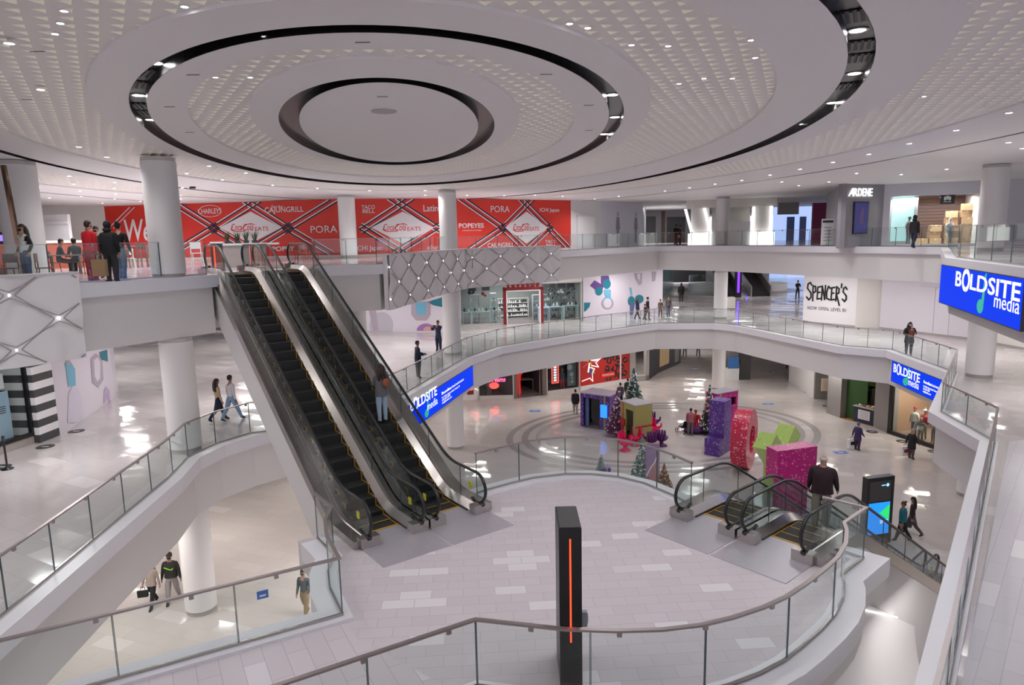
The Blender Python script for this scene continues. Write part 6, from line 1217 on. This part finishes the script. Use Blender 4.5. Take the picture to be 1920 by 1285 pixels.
# white framed kiosks at the back of the food court
f = Face(at3d(80, 41), at3d(130, 40.5)); b = MB(); f.box(b, 0, f.w, L3, L3+2.9, -.2, 0); struct('wall_food_kiosk', b, M_wht); b = MB(); f.box(b, 0, f.w, L3+2.35, L3+2.5, 0, .08); struct('trim_17', b, M_white)
# planter with four grasses
pl0, pl1 = at3d(392, 29.2), at3d(500, 29.8); f = Face(pl0, pl1); t = thing('planter_table', 'pale planter counter with a thin top at the head of the escalators', 'planter', f.pt(0, L3)+f.N*0, math.atan2(f.X.y, f.X.x)); w = f.w
b = MB(); b.box(.1, w-.1, 0, .5, 0, .95); b.build('body', mat('planter_taupe', (.42, .38, .36), .4), t, local=True); b = MB(); b.box(-.05, w+.45, -.12, .7, .95, 1.03); b.build('counter_top', M_paper, t, local=True); b = MB(); b.box(.0, .5, .0, .55, 1.03, 1.12); b.build('raised_end', M_white, t, local=True)
M_grass = mat('dark_grass', (.05, .07, .025), .6)
for i, xx in enumerate((.62, .98, 1.30, 1.62)):
    loc = t.matrix_basis @ Vector((xx*w/2.1, .25, 1.03)); r = thing('potted_grass', 'spiky dark green potted grass, %s of the four on the planter counter' % ('leftmost', 'second from the left', 'third from the left', 'rightmost')[i], 'plant', loc); rnd = random.Random(i)
    b = MB(); b.cyl(0, 0, .001, .12, .11, .13, 14); b.build('pot', M_charc, r, local=True); b = MB()
    for k in range(34):
        a = rnd.uniform(0, 2*PI); l = rnd.uniform(.22, .48); o_ = rnd.uniform(.05, .28); w_ = .014; p0 = Vector((.05*math.cos(a), .05*math.sin(a), .1)); p1 = p0+Vector((o_*.4*math.cos(a), o_*.4*math.sin(a), l*.7)); p2 = p0+Vector((o_*math.cos(a), o_*math.sin(a), l)); s_ = Vector((-math.sin(a), math.cos(a), 0))*w_
        b.add([p0-s_, p0+s_, p1+s_*.8, p1-s_*.8, p2], [(0, 1, 2, 3), (3, 2, 4)])
    b.build('blades', M_grass, r, local=True)
q = at3d(397, 26.2); t = thing('light_pylon', 'small black pylon with a red glowing line behind the top gallery glass', 'pylon', (q[0], q[1], L3)); b = MB(); b.box(-.1, .25, 0, .3, 0, 1.05); b.build('body', M_charc, t, local=True); b = MB(); b.box(.02, .06, -.01, 0, .15, .95); b.build('red_light_line', MT['red_light'], t, local=True)
# ================================================================ PEOPLE
def cmat(c, r=.8): return mat('fabric_%d_%d_%d' % tuple(int(round(q*1000)) for q in c), c, r)
SKIN = {'l': (.50, .28, .20), 'm': (.34, .17, .11), 'd': (.14, .065, .04)}
def person(label, pos, rz, h=1.72, top=(.1, .1, .1), legs=(.05, .06, .1), shoes=(.03, .03, .03), skin='l', hair='short', hairc=(.02, .014, .01), mask=None, coat=None, coatc=None,
           la=(0, .10, .15), ra=(0, .10, .15), stride=.0, knee=(.05, .05), lean=0., look=(0, 0), sit=None, wide=1., hood=None, sleeves=None, fingers=True, group=None, width=1.):
    s = h/1.75; t = thing('person', label, 'person', pos, rz, group); V = []; Rr = []; E = []; Lb = []; roots = []
    pz = .93
    def add(p, r, par, lb, root=False):
        V.append(Vector(p)); Rr.append(r if isinstance(r, tuple) else (r, r)); Lb.append(lb); roots.append(root)
        if par is not None: E.append((par, len(V)-1))
        return len(V)-1
    cl, sl = math.cos(lean), math.sin(lean)
    def T(x, y, z): dz = z-pz; return (x, y*cl+dz*sl, pz+dz*cl-y*sl)
    w = wide; wd = width
    pel = add((0, 0, pz), (.135*w, .105*w), None, 'legs', True)
    bel = add(T(0, .0, 1.08), (.135*w, .105*w), pel, 'top'); che = add(T(0, 0, 1.25), (.155*w, .11*w), bel, 'top'); up = add(T(0, -.005, 1.38), (.12*w, .085*w), che, 'top')
    nk = add(T(0, .0, 1.475), .052, up, 'skin')
    ly, lz = math.sin(look[1]), math.cos(look[1])
    jaw = add(T(0, .02+.05*ly, 1.555), .062, nk, 'skin'); hm = add(T(0, .015+.12*ly, 1.635), (.075, .088), jaw, 'skin'); hc = add(T(0, .0+.16*ly, 1.70), (.058, .066), hm, 'skin')
    hands = []
    for sx, (fl, ab, el) in ((-1, la), (1, ra)):
        sh = Vector((sx*.175*w*wd, -.005, 1.40)); d1 = Vector((sx*math.sin(ab), math.sin(fl)*math.cos(ab), -math.cos(fl)*math.cos(ab))); e = sh+d1*.285
        f2 = fl+el; d2 = Vector((sx*math.sin(ab)*(.3 if el > .6 else .8)-sx*(.35 if el > 1.2 else 0), math.sin(f2)*math.cos(ab), -math.cos(f2)*math.cos(ab))).normalized(); wr = e+d2*.25; hd = wr+d2*.07
        a = add(T(*sh), .062*w, up, 'top'); b_ = add(T(*(sh+d1*.14)), .052*w, a, 'slv'); c = add(T(*e), .045*w, b_, 'slv'); d = add(T(*(e+d2*.13)), .040*w, c, 'slv'); wv = add(T(*wr), .030, d, 'slv'); hv = add(T(*hd), (.020, .036), wv, 'skin')
        hands.append((Vector(T(*hd)), (Vector(T(*hd))-Vector(T(*wr))).normalized(), sx))
    feet = []
    for i, sx in enumerate((-1, 1)):
        if sit: th, kn = 1.42, 1.42
        else: th = stride*(1 if i == 0 else -1); kn = knee[i]
        hp = Vector((sx*.088*w, 0, pz-.04)); d1 = Vector((sx*.02, math.sin(th), -math.cos(th))); k = hp+d1*.43; d2 = Vector((0, math.sin(th-kn), -math.cos(th-kn))); an = k+d2*.40
        a = add(hp, .095*w, pel, 'legs'); b_ = add(hp+d1*.22, .078*w, a, 'legs'); c = add(k, .058*w, b_, 'legs'); d = add(k+d2*.18, .054*w, c, 'legs'); av = add(an, .043, d, 'legs')
        fd = Vector((sx*.03, math.cos(min(0, th-kn)*.6), math.sin(min(0, th-kn)*.6))); add(an+Vector((0, -.03, -.035)), .038, av, 'shoe'); add(an+fd*.15+Vector((0, 0, -.045)), (.036, .030), av, 'shoe')
    if fingers:
        for hd, dv, sx in hands:
            side = dv.cross(Vector((sx, 0, 0))).normalized(); inn = Vector((-sx, 0, 0))
            for q in range(4):
                b0 = hd+side*(q-1.5)*.019; l = (.058, .07, .066, .05)[q]; p0 = add(b0, .0095, None, 'skin', True); p1 = add(b0+dv*l*.6+inn*.008, .009, p0, 'skin'); add(b0+dv*l+inn*.028, .0075, p1, 'skin')
            p0 = add(hd-dv*.03-side*.028, .011, None, 'skin', True); p1 = add(hd+dv*.005-side*.05+inn*.012, .010, p0, 'skin'); add(hd+dv*.035-side*.055+inn*.02, .008, p1, 'skin')
    me = bpy.data.meshes.new('p'); me.from_pydata([v*s for v in V], E, []); ob = bpy.data.objects.new('p', me); C.objects.link(ob)
    md = ob.modifiers.new('s', 'SKIN'); md.use_smooth_shade = True; md.branch_smoothing = .6
    sk = me.skin_vertices[0].data
    for i, r_ in enumerate(Rr): kk = s*(1.34 if Lb[i] == 'legs' else 1.22 if Lb[i] in ('top', 'slv') else 1.25 if Lb[i] == 'shoe' else 1.1); sk[i].radius = (r_[0]*kk, r_[1]*kk); sk[i].use_root = roots[i]
    m2 = ob.modifiers.new('u', 'SUBSURF'); m2.levels = 1; m2.render_levels = 1
    dg = bpy.context.evaluated_depsgraph_get(); nm = bpy.data.meshes.new_from_object(ob.evaluated_get(dg)); bpy.data.objects.remove(ob); bpy.data.meshes.remove(me)
    mats = {'top': cmat(top), 'legs': cmat(legs), 'shoe': cmat(shoes, .5), 'skin': mat('skin_'+skin, SKIN[skin], .5), 'slv': cmat(sleeves or top)}; keys = list(mats); nm.materials.clear()
    for k in keys: nm.materials.append(mats[k])
    segs_ = [(V[a]*s, V[b_]*s, Lb[b_]) for a, b_ in E]+[(V[i]*s, V[i]*s+Vector((0, 0, .001)), Lb[i]) for i in range(len(V)) if roots[i]]
    for p in nm.polygons:
        c = p.center; best = None
        for a, b_, lb in segs_:
            ab = b_-a; k = max(0, min(1, (c-a).dot(ab)/max(1e-9, ab.length_squared))); d = (c-a-ab*k).length
            if best is None or d < best[0]: best = (d, lb)
        p.material_index = keys.index(best[1]); p.use_smooth = True
    z0 = min(v.co.z for v in nm.vertices); dz = (sit-(pz-.10)*s) if sit else -z0+.002
    for v in nm.vertices: v.co.z += dz
    nm.name = 'body'; body = bpy.data.objects.new('body', nm); C.objects.link(body); body.parent = t
    def part(name, b, m, sm=True):
        b.v = [(Vector(v)*s+Vector((0, 0, dz))) for v in b.v]; return b.build(name, m, t, sm, local=True)
    H = Vector(T(0, .012+.12*ly, 1.64)); yaw = look[0]; cy_, sy_ = math.cos(yaw), math.sin(yaw)
    def hp_(x, y, z): return (H.x+x*cy_-y*sy_, H.y+x*sy_+y*cy_, H.z+z)
    b = MB(); b.ball(hp_(0, .092, -.015), .013, .016, .018, 8, 5); b.build
    for sx in (-1, 1): b.ball(hp_(sx*.078, .0, -.01), .012, .02, .028, 8, 5)
    part('nose_and_ears', b, mats['skin'])
    b = MB(); [b.ball(hp_(sx*.030, .080, .012), .011, .008, .007, 8, 5) for sx in (-1, 1)]; b.ball(hp_(0, .084, -.058), .022, .008, .006, 8, 5); part('eyes_and_mouth', b, mat('eye_dark', (.05, .02, .02), .4))
    if hair != 'none' and not (hood is not None):
        b = MB(); hm_ = cmat(hairc, .6)
        if hair in ('short', 'long', 'bun', 'curly', 'grey'):
            k = 1.12 if hair == 'curly' else 1.; b.ball(hp_(0, -.012, .035), .084*k, .098*k, .088*k, 16, 8, a0=-.15); b.ball(hp_(0, -.035, .0), .080*k, .078*k, .085*k, 14, 8)
        if hair == 'long':
            for xx in (-.05, 0, .05): b.tube([hp_(xx, -.06, .04), hp_(xx*1.5, -.085, -.08), hp_(xx*2.0, -.095, -.22), hp_(xx*1.9, -.10, -.36), hp_(xx*1.2, -.095, -.42)], [.05, .06, .058, .045, .015], 10)
        if hair == 'bun': b.ball(hp_(0, -.08, .10), .045)
        if hair == 'beanie': b.ball(hp_(0, -.008, .045), .093, .104, .095, 16, 8, a0=-.2); b.ball(hp_(0, -.03, -.02), .078, .072, .06)
        if hair == 'bald': b.ball(hp_(0, -.03, -.01), .082, .078, .05, 14, 6)
        part('hair' if hair != 'beanie' else 'knit_hat', b, hm_)
    if hood is not None: b = MB(); b.ball(hp_(0, -.03, .02), .105, .105, .125, 16, 8); b.ball(hp_(0, -.06, -.12), .12, .09, .08); part('hood', b, cmat(hood))
    if mask: b = MB(); b.ball(hp_(0, .052, -.045), .066, .050, .050, 12, 6); part('face_mask', b, cmat(mask))
    if coat:
        b = MB(); vs = []; zz = [1.46, 1.42, 1.30, 1.12, .98]+([.85] if coat < .86 else [])+([.7] if coat < .7 else [])+[coat]; n = 20
        for z in zz:
            rx = {1.46: .09, 1.42: .175, 1.30: .195, 1.12: .178, .98: .182}.get(z, .19+.05*(.98-z))*w; ry = {1.46: .07, 1.42: .105, 1.30: .135}.get(z, .135+.05*max(0, .98-z))*w
            for j in range(n): vs.append(T(rx*math.cos(2*PI*j/n), ry*math.sin(2*PI*j/n), z))
        b.add(vs, [(i*n+j, i*n+(j+1) % n, (i+1)*n+(j+1) % n, (i+1)*n+j) for i in range(len(zz)-1) for j in range(n)]); part('jacket', b, cmat(coatc or top))
    return t, [t.matrix_basis @ (hd*s+Vector((0, 0, dz))) for hd, _, _ in hands]
def GP(x, y, z): q = g(x, y, z); return (q.x, q.y, z+.002)
def bag(pos, rz, w, d, h, m, lab, name='shopping_bag', cat='bag', handles=True, prn=None):
    t = thing(name, lab, cat, (pos[0], pos[1], pos[2]-h-.14), rz); b = MB(); b.hexa([Vector(v) for v in ((-w/2, -d/2, 0), (w/2, -d/2, 0), (w/2, d/2, 0), (-w/2, d/2, 0), (-w*.55, -d*.3, h), (w*.55, -d*.3, h), (w*.55, d*.3, h), (-w*.55, d*.3, h))]); b.build('bag_body', m, t, local=True)
    if handles: b = MB(); b.tube([(-w*.25, 0, h-.01), (-w*.2, 0, h+.12), (0, 0, h+.16), (w*.2, 0, h+.12), (w*.25, 0, h-.01)], .010, 6); b.build('handle', cmat((.05, .04, .04)), t, local=True)
    if prn: b = MB(); b.box(-w*.3, w*.3, -d/2-.006, -d/2+.03, h*.35, h*.7); b.build('print', prn, t, local=True)
    return t
K = (.012, .012, .014); NVY = (.015, .02, .05); JN = (.14, .24, .38); JD = (.03, .045, .10)
# on the escalators
def step_z(s): return zb(s)
su = 0; best = None                                        # the rider going up: find the step under her feet
for i in range(400):
    s = 1+i*.03; q = along(Pu, du, nu, s, .62, 0); p_ = Vector((q[0], q[1], ZP+zb(s)))-Vector((0, 0, CAMZ)); py = 642.5-F*p_.dot(_up)/p_.dot(_fw)
    if best is None or abs(py-802) < best[0]: best = (abs(py-802), s)
s = .85+round((best[1]-.85-.2)/.405)*.405+.2; q = along(Pu, du, nu, s, .60, ZP+zb(s)+.004)
woman, hd = person('woman with long dark hair in grey cardigan and light jeans riding the escalator up', q, th+.05, 1.70, top=(.10, .10, .115), legs=(.36, .47, .58), shoes=(.05, .05, .06), skin='m', hair='long', hairc=(.03, .015, .012), ra=(.25, .12, 1.35), la=(.25, .12, 1.3), coat=.80, coatc=(.12, .12, .135), wide=.98)
q2 = woman.matrix_basis @ Vector((.06, -.20, 1.06)); t = thing('backpack', 'small orange brown bag on the back of the long haired woman', 'bag', q2, th); b = MB(); b.ball((0, 0, .12), .11, .055, .13, 14, 8); b.build('bag_body', cmat((.30, .09, .04)), t, True, local=True); b = MB(); b.tube([(-.06, .02, .22), (-.10, .06, .34), (-.08, .10, .40)], .012, 6); b.tube([(.06, .02, .22), (.10, .06, .34), (.08, .10, .40)], .012, 6); b.build('strap', cmat(K), t, local=True)
best = None
for i in range(200):
    sd_ = .5+i*.03; q = along(Pd, dd, nd, sd_, .62, 0); z = ZP+(zb(LT-sd_)-5.6); p_ = Vector((q[0], q[1], z+1.74))-Vector((0, 0, CAMZ)); py = 642.5-F*p_.dot(_up)/p_.dot(_fw)
    if best is None or abs(py-858) < best[0]: best = (abs(py-858), sd_)
sd_ = best[1]; q = along(Pd, dd, nd, sd_, .68, ZP+zb(LT-sd_)-5.6+.004)
person('grey haired man in dark plum jacket and khaki trousers on the descending escalator', q, math.atan2(-dd[0], dd[1])+.35, 1.80, top=(.028, .012, .018), legs=(.30, .27, .22), shoes=(.06, .05, .04), skin='l', hair='bald', hairc=(.5, .45, .42), la=(.12, .16, .3), ra=(.15, .18, .35), coat=.86, coatc=(.028, .012, .018), wide=1.22, width=1.0)
# ground floor, left
R90 = PI
wb, hb = person('woman in beige cardigan holding the hand of the man in the dark sweatshirt', GP(288, 1138, 0), PI-.1, 1.70, top=(.34, .28, .25), legs=K, shoes=K, skin='l', hair='long', hairc=(.25, .13, .06), stride=.34, knee=(.05, .35), la=(-.1, .25, .2), ra=(.05, .22, .15), coat=.86, coatc=(.36, .29, .25))
tman, hd = person('masked man in black sweatshirt with a lime tick mark and grey trousers', GP(326, 1130, 0), PI+.12, 1.84, top=(.02, .018, .017), legs=(.30, .28, .28), shoes=K, skin='m', hair='curly', mask=K, stride=-.22, knee=(.3, .05), la=(.0, .2, .1), ra=(0, .2, .1), wide=1.1, coat=.92, coatc=(.022, .02, .018))
t = tman; b = MB(); b.stroke([(-.13, .02), (-.10, -.03), (-.03, -.02), (.14, .06)], .035, (0, .152, 1.30), (1, 0, 0), (0, 1, 0), 0, .006); b.build('tick_mark', mat('lime_print', (.25, .75, .03), .5), t, local=True)
bag(hb[1], .2, .32, .12, .22, cmat(K), 'black handbag hanging at the side of the woman in the beige cardigan', 'handbag')
person('masked man in grey sweater and khaki trousers walking below the footbridge glass', GP(574, 1158, 0), PI-.25, 1.72, top=(.09, .11, .115), legs=(.36, .26, .16), shoes=K, skin='l', mask=(.04, .045, .05), stride=.25, knee=(.05, .3), la=(-.1, .12, .9), ra=(.1, .1, .2))
person('dark haired person cut by the bottom frame edge below the platform', GP(1592, 1330, 0), 1.2, 1.72, top=K, legs=K, skin='m')
# middle level, left
wc, hc_ = person('woman in cream top and dark trousers walking beside a man in white', GP(412, 790, L2), -.9, 1.68, top=(.52, .36, .24), legs=NVY, shoes=K, skin='m', hair='long', stride=.35, knee=(.05, .4), la=(-.1, .14, .5), ra=(.05, .2, .2), sleeves=(.52, .36, .24))
person('man in white long sleeved shirt and light blue jeans walking away on the left gallery', GP(437, 788, L2), -.6, 1.80, top=(.72, .70, .74), legs=(.25, .38, .58), shoes=K, skin='m', stride=-.38, knee=(.25, .02), la=(.05, .2, .2), ra=(-.1, .18, .2))
bag(hc_[0], .3, .24, .1, .22, cmat((.22, .09, .05)), 'small brown handbag of the woman in the cream top', 'handbag')
person('heavy set man in dark polo shirt standing at the gallery rail above the blue screen', GP(785, 709, L2), -1.25, 1.82, top=NVY, legs=NVY, shoes=K, skin='m', hair='short', ra=(.15, .15, 1.35), la=(.15, .15, 1.35), wide=1.28, sleeves=NVY)
q0 = GP(823, 659, L2); tm, hd = person('man in dark blue uniform holding a phone up beside the column', q0, PI-.5, 1.85, top=NVY, legs=NVY, shoes=K, skin='m', ra=(.9, .2, 1.5), la=(.9, .2, 1.5), wide=1.15)
t = thing('phone', 'phone held in front of his face by the man in dark blue uniform', 'phone', tm.matrix_basis @ Vector((0, .40, 1.58)), PI-.5); b = MB(); b.box(-.09, .09, -.006, .006, -.045, .045); b.build('body', M_black, t, local=True); b = MB(); b.box(-.08, .08, -.008, -.006, -.04, .04); b.build('display', M_charc, t, local=True)
for x, y, rz, h, tp, lg, hr, st, lab in ((1195, 599, -1.2, 1.70, (.02, .03, .09), (.05, .05, .06), 'long', .32, 'person in navy coat walking in front of the bluish flower on the mural'), (1214, 600, -1.4, 1.80, K, (.16, .15, .15), 'short', -.2, 'man in black jacket and grey trousers beside the mural flower'), (1209, 600, -1.4, 1.25, (.12, .02, .03), (.12, .12, .11), 'short', .2, 'child in dark red jacket walking close in front of the man in black'),
                                        (1238, 595, PI, 1.45, (.16, .12, .09), (.14, .06, .06), 'short', .15, 'child in brown top walking hand in hand at the end of the mural'), (1253, 595, PI, 1.72, (.14, .13, .12), (.06, .09, .16), 'long', -.15, 'woman in grey top and blue jeans holding the hand of the child in brown')):
    person(lab, GP(x, y, L2), rz, h, top=tp, legs=lg, hair=hr, stride=st, knee=(.05, .25), coat=.85 if 'coat' in lab else None, coatc=tp, mask=(.6, .6, .6) if x == 1253 else None)
person('dark figure in a hooded black coat walking away in the far middle corridor', GP(1277, 567, L2), 0, 1.85, top=K, legs=(.07, .06, .04), hood=K, coat=.7, coatc=K, wide=1.25)
person('person in black with a scarf near the edge of the graffiti hoarding', GP(1495, 560, L2), PI, 1.80, top=K, legs=(.03, .03, .03), hair='short', stride=.15, ra=(.3, .1, 1.3), la=(.3, .1, 1.3))
q = GP(1703, 666, L2); person('masked woman in hooded black parka carrying a small child at the far right rail', q, PI-.3, 1.76, top=K, legs=(.03, .035, .045), skin='m', hair='long', mask=(.4, .45, .6), ra=(.5, .3, .9), la=(.4, .2, 1.4), coat=.66, coatc=K, wide=1.15)
person('small child in a rust red jacket held by the woman in black parka', (q[0]-.10, q[1]-.33, L2+.62), PI-.2, .95, top=(.28, .07, .05), legs=(.06, .06, .08), hair='beanie', hairc=(.5, .5, .52))
# upper level
def P3(x, Y, rz, h, lab, **k): p = pxy(x, Y); return person(lab, (p[0], p[1], L3+.002), rz, h, **k)
P3(166, 20.2, -.35, 1.78, 'man in red hoodie and red joggers seen from behind in the food court', top=(.62, .01, .02), legs=(.42, .03, .04), hair='short', wide=1.14, la=(.1, .1, .3), coat=.88, coatc=(.62, .01, .02), mask=K)
P3(203, 19.6, -.1, 1.72, 'person in black hooded jacket seen from behind between the red hoodie and the jeans', top=K, legs=(.035, .037, .045), hood=K, wide=1.18, coat=.82, coatc=K)
P3(222, 20.4, .1, 1.72, 'person in short black jacket and blue jeans seen from behind beside the big column', top=K, legs=(.16, .24, .36), shoes=(.7, .7, .75), hair='bun', hairc=K, ra=(-.1, .25, .3), stride=.12)
P3(180, 22.6, PI, 1.68, 'masked person in dark clothes facing out between the group in the food court', top=(.03, .028, .03), legs=K, hair='short', mask=K)
p = pxy(186, 19.2); bag((p[0], p[1]-.15, L3+.83), .1, .34, .2, .46, mat('kraft_paper', (.38, .25, .13), .7), 'brown paper carrier bag held by the group in the food court')
P3(42, 20.2, PI-.4, 1.72, 'masked woman with dark hair in black jacket and white shirt standing before the thick column', top=(.75, .74, .72), sleeves=K, legs=(.05, .09, .17), hair='long', mask=K, ra=(-.35, .35, .9), la=(-.2, .3, .7), skin='l')
P3(104, 26.5, -.9, 1.70, 'person in dark clothes sitting left at the cafe table', top=(.035, .035, .04), legs=(.05, .05, .055), sit=.47, la=(.5, .1, .9), ra=(.5, .1, .9), lean=.2)
P3(138, 26.6, .9, 1.70, 'person with black hair and white shoes sitting right at the cafe table', top=K, legs=K, shoes=(.7, .7, .7), sit=.47, la=(.5, .1, .9), ra=(.5, .1, .9), lean=.15, hair='curly')
P3(1714, 36.5, -.9, 1.78, 'dark silhouette of a man striding past the wide shop window of the top gallery', top=K, legs=NVY, hood=K, stride=.4, knee=(.05, .4), skin='d', coat=.85, coatc=K)
P3(1268, 60, -1.0, 1.8, 'dark clothed person nearest the mural in the grey upper corridor', top=K, legs=K, wide=1.2); P3(1275, 61, 1.0, 1.75, 'second dark clothed person by the glowing portal in the upper corridor', top=(.04, .03, .05), legs=K)
# ground floor, middle and right
person('person in black coat and beige trousers with hair up walking by the purple booth', GP(1079, 776, 0), -.2, 1.72, top=K, legs=(.42, .34, .30), hair='bun', coat=.72, coatc=K, wide=1.15, stride=.12)
person('person in grey jacket standing behind the decorated trees', GP(1163, 762, 0), .2, 1.72, top=(.09, .09, .09), legs=K, hair='bun', coat=.85, coatc=(.09, .09, .09), wide=1.1)
person('dark coated person partly hidden by the frosted tree', GP(1177, 752, 0), .2, 1.70, top=(.03, .035, .03), legs=K, coat=.7, coatc=(.03, .035, .03), wide=1.2, hair='short')
person('person in a dusty rose hoodie leaning towards the person in red', GP(1294, 817, 0), -.35, 1.70, top=(.36, .10, .12), legs=(.17, .15, .16), lean=.28, coat=.84, coatc=(.36, .10, .12), wide=1.15, la=(.35, .1, .4), ra=(.5, .1, .5))
q = GP(1303, 812, 0); person('seated person in a red suit and red hat beside the decorated tree', (q[0]+.1, q[1]+.25, .0), PI-.4, 1.75, top=(.55, .01, .03), legs=(.5, .01, .03), sit=.48, hair='beanie', hairc=(.55, .01, .03), skin='l', wide=1.2, la=(.6, .2, .8), ra=(.6, .2, .8))
person('person in a long black coat standing beside the purple letter', GP(1325, 816, 0), .7, 1.75, top=K, legs=K, hair='curly', coat=.62, coatc=K, wide=1.2)
q = GP(1287, 812, 0); t = thing('stroller', 'dark pushchair beside the person in the dusty rose hoodie', 'pushchair', (q[0]-.15, q[1]+.1, .002), .5); b = MB(); b.tube([(-.25, -.5, .95), (-.25, .1, .45), (-.25, .35, .1)], .02, 6); b.tube([(.25, -.5, .95), (.25, .1, .45), (.25, .35, .1)], .02, 6); b.tube([(-.25, -.5, .95), (.25, -.5, .95)], .025, 6); b.build('frame', M_charc, t, local=True)
b = MB(); b.hexa([Vector(v) for v in ((-.22, -.15, .35), (.22, -.15, .35), (.22, .25, .35), (-.22, .25, .35), (-.22, -.3, .8), (.22, -.3, .8), (.22, -.1, .5), (-.22, -.1, .5))]); b.build('seat', cmat(K), t, local=True)
for sx in (-1, 1):
    for sy, y_ in ((-1, -.3), (1, .35)):
        b = MB(); pts = [(sx*.25, y_+.12*math.cos(a), .12+.12*math.sin(a)) for a in [2*PI*i/14 for i in range(14)]]; b.tube(pts, .02, 6, closed=True); b.build('wheel', M_black, t, local=True)
person('tiny figure in grey standing beside the corridor stand', GP(1383, 712, 0), .3, 1.7, top=(.5, .5, .5), legs=(.12, .1, .09), coat=.6, coatc=(.3, .28, .25), hair='bun', hairc=K)
tp, hd = person('shopper in purple coat and blue hat carrying a white bag by the market counter', GP(1607, 845, 0), -1.2, 1.62, top=(.045, .03, .10), legs=(.05, .02, .05), hair='beanie', hairc=(.12, .14, .26), coat=.66, coatc=(.045, .03, .10), wide=1.15, la=(-.4, .1, .2), ra=(.2, .1, .5)); 
bag(hd[0], .3, .50, .2, .50, M_paper, 'white and black carrier bag of the shopper in the purple coat', prn=cmat(K))
tp, hd = person('shopper in black coat and pale hat carrying a white bag past the clothes window', GP(1708, 861, 0), -1.3, 1.66, top=K, legs=(.10, .06, .06), hair='beanie', hairc=(.42, .36, .32), coat=.62, coatc=K, wide=1.15, la=(-.4, .1, .2), ra=(.2, .1, .5)); 
bag(hd[0], .3, .50, .2, .50, M_paper, 'white and red carrier bag of the shopper in the black coat', prn=cmat((.3, .03, .05)))
person('woman in teal jacket and black leggings walking beside the descending escalator', GP(1690, 1015, 0), 1.1, 1.68, top=(.01, .14, .17), legs=K, hair='bun', hairc=(.06, .03, .02), stride=.3, knee=(.05, .3), coat=.92, coatc=(.01, .14, .17), wide=1.1, skin='m')
tp, hd = person('woman with long black hair in dark clothes walking next to the teal jacket', GP(1708, 1004, 0), 1.1, 1.66, top=K, legs=(.05, .05, .06), hair='long', hairc=K, stride=-.35, knee=(.4, .05), skin='m', wide=1.05); 
bag(hd[1], .9, .36, .14, .30, cmat((.07, .07, .065)), 'dark grey shoulder bag of the woman with long black hair', 'handbag')
for x, y, lab, lg in ((1284, 668, 'pair of legs in pale trousers cut off by the gallery edge in the ground corridor', (.3, .26, .24)), (1309, 669, 'pair of legs in blue jeans cut off by the gallery edge in the ground corridor', JN), (1478, 693, 'far person in black cut off by the gallery edge right of the column', K), (1489, 694, 'far person in dark red next to the far person in black', (.15, .02, .03)), (1501, 693, 'far person in grey, the third of the distant group right of the column', (.2, .2, .22))):
    person(lab, GP(x, y, 0), .1, 1.72, top=lg, legs=lg, stride=.2, fingers=False)
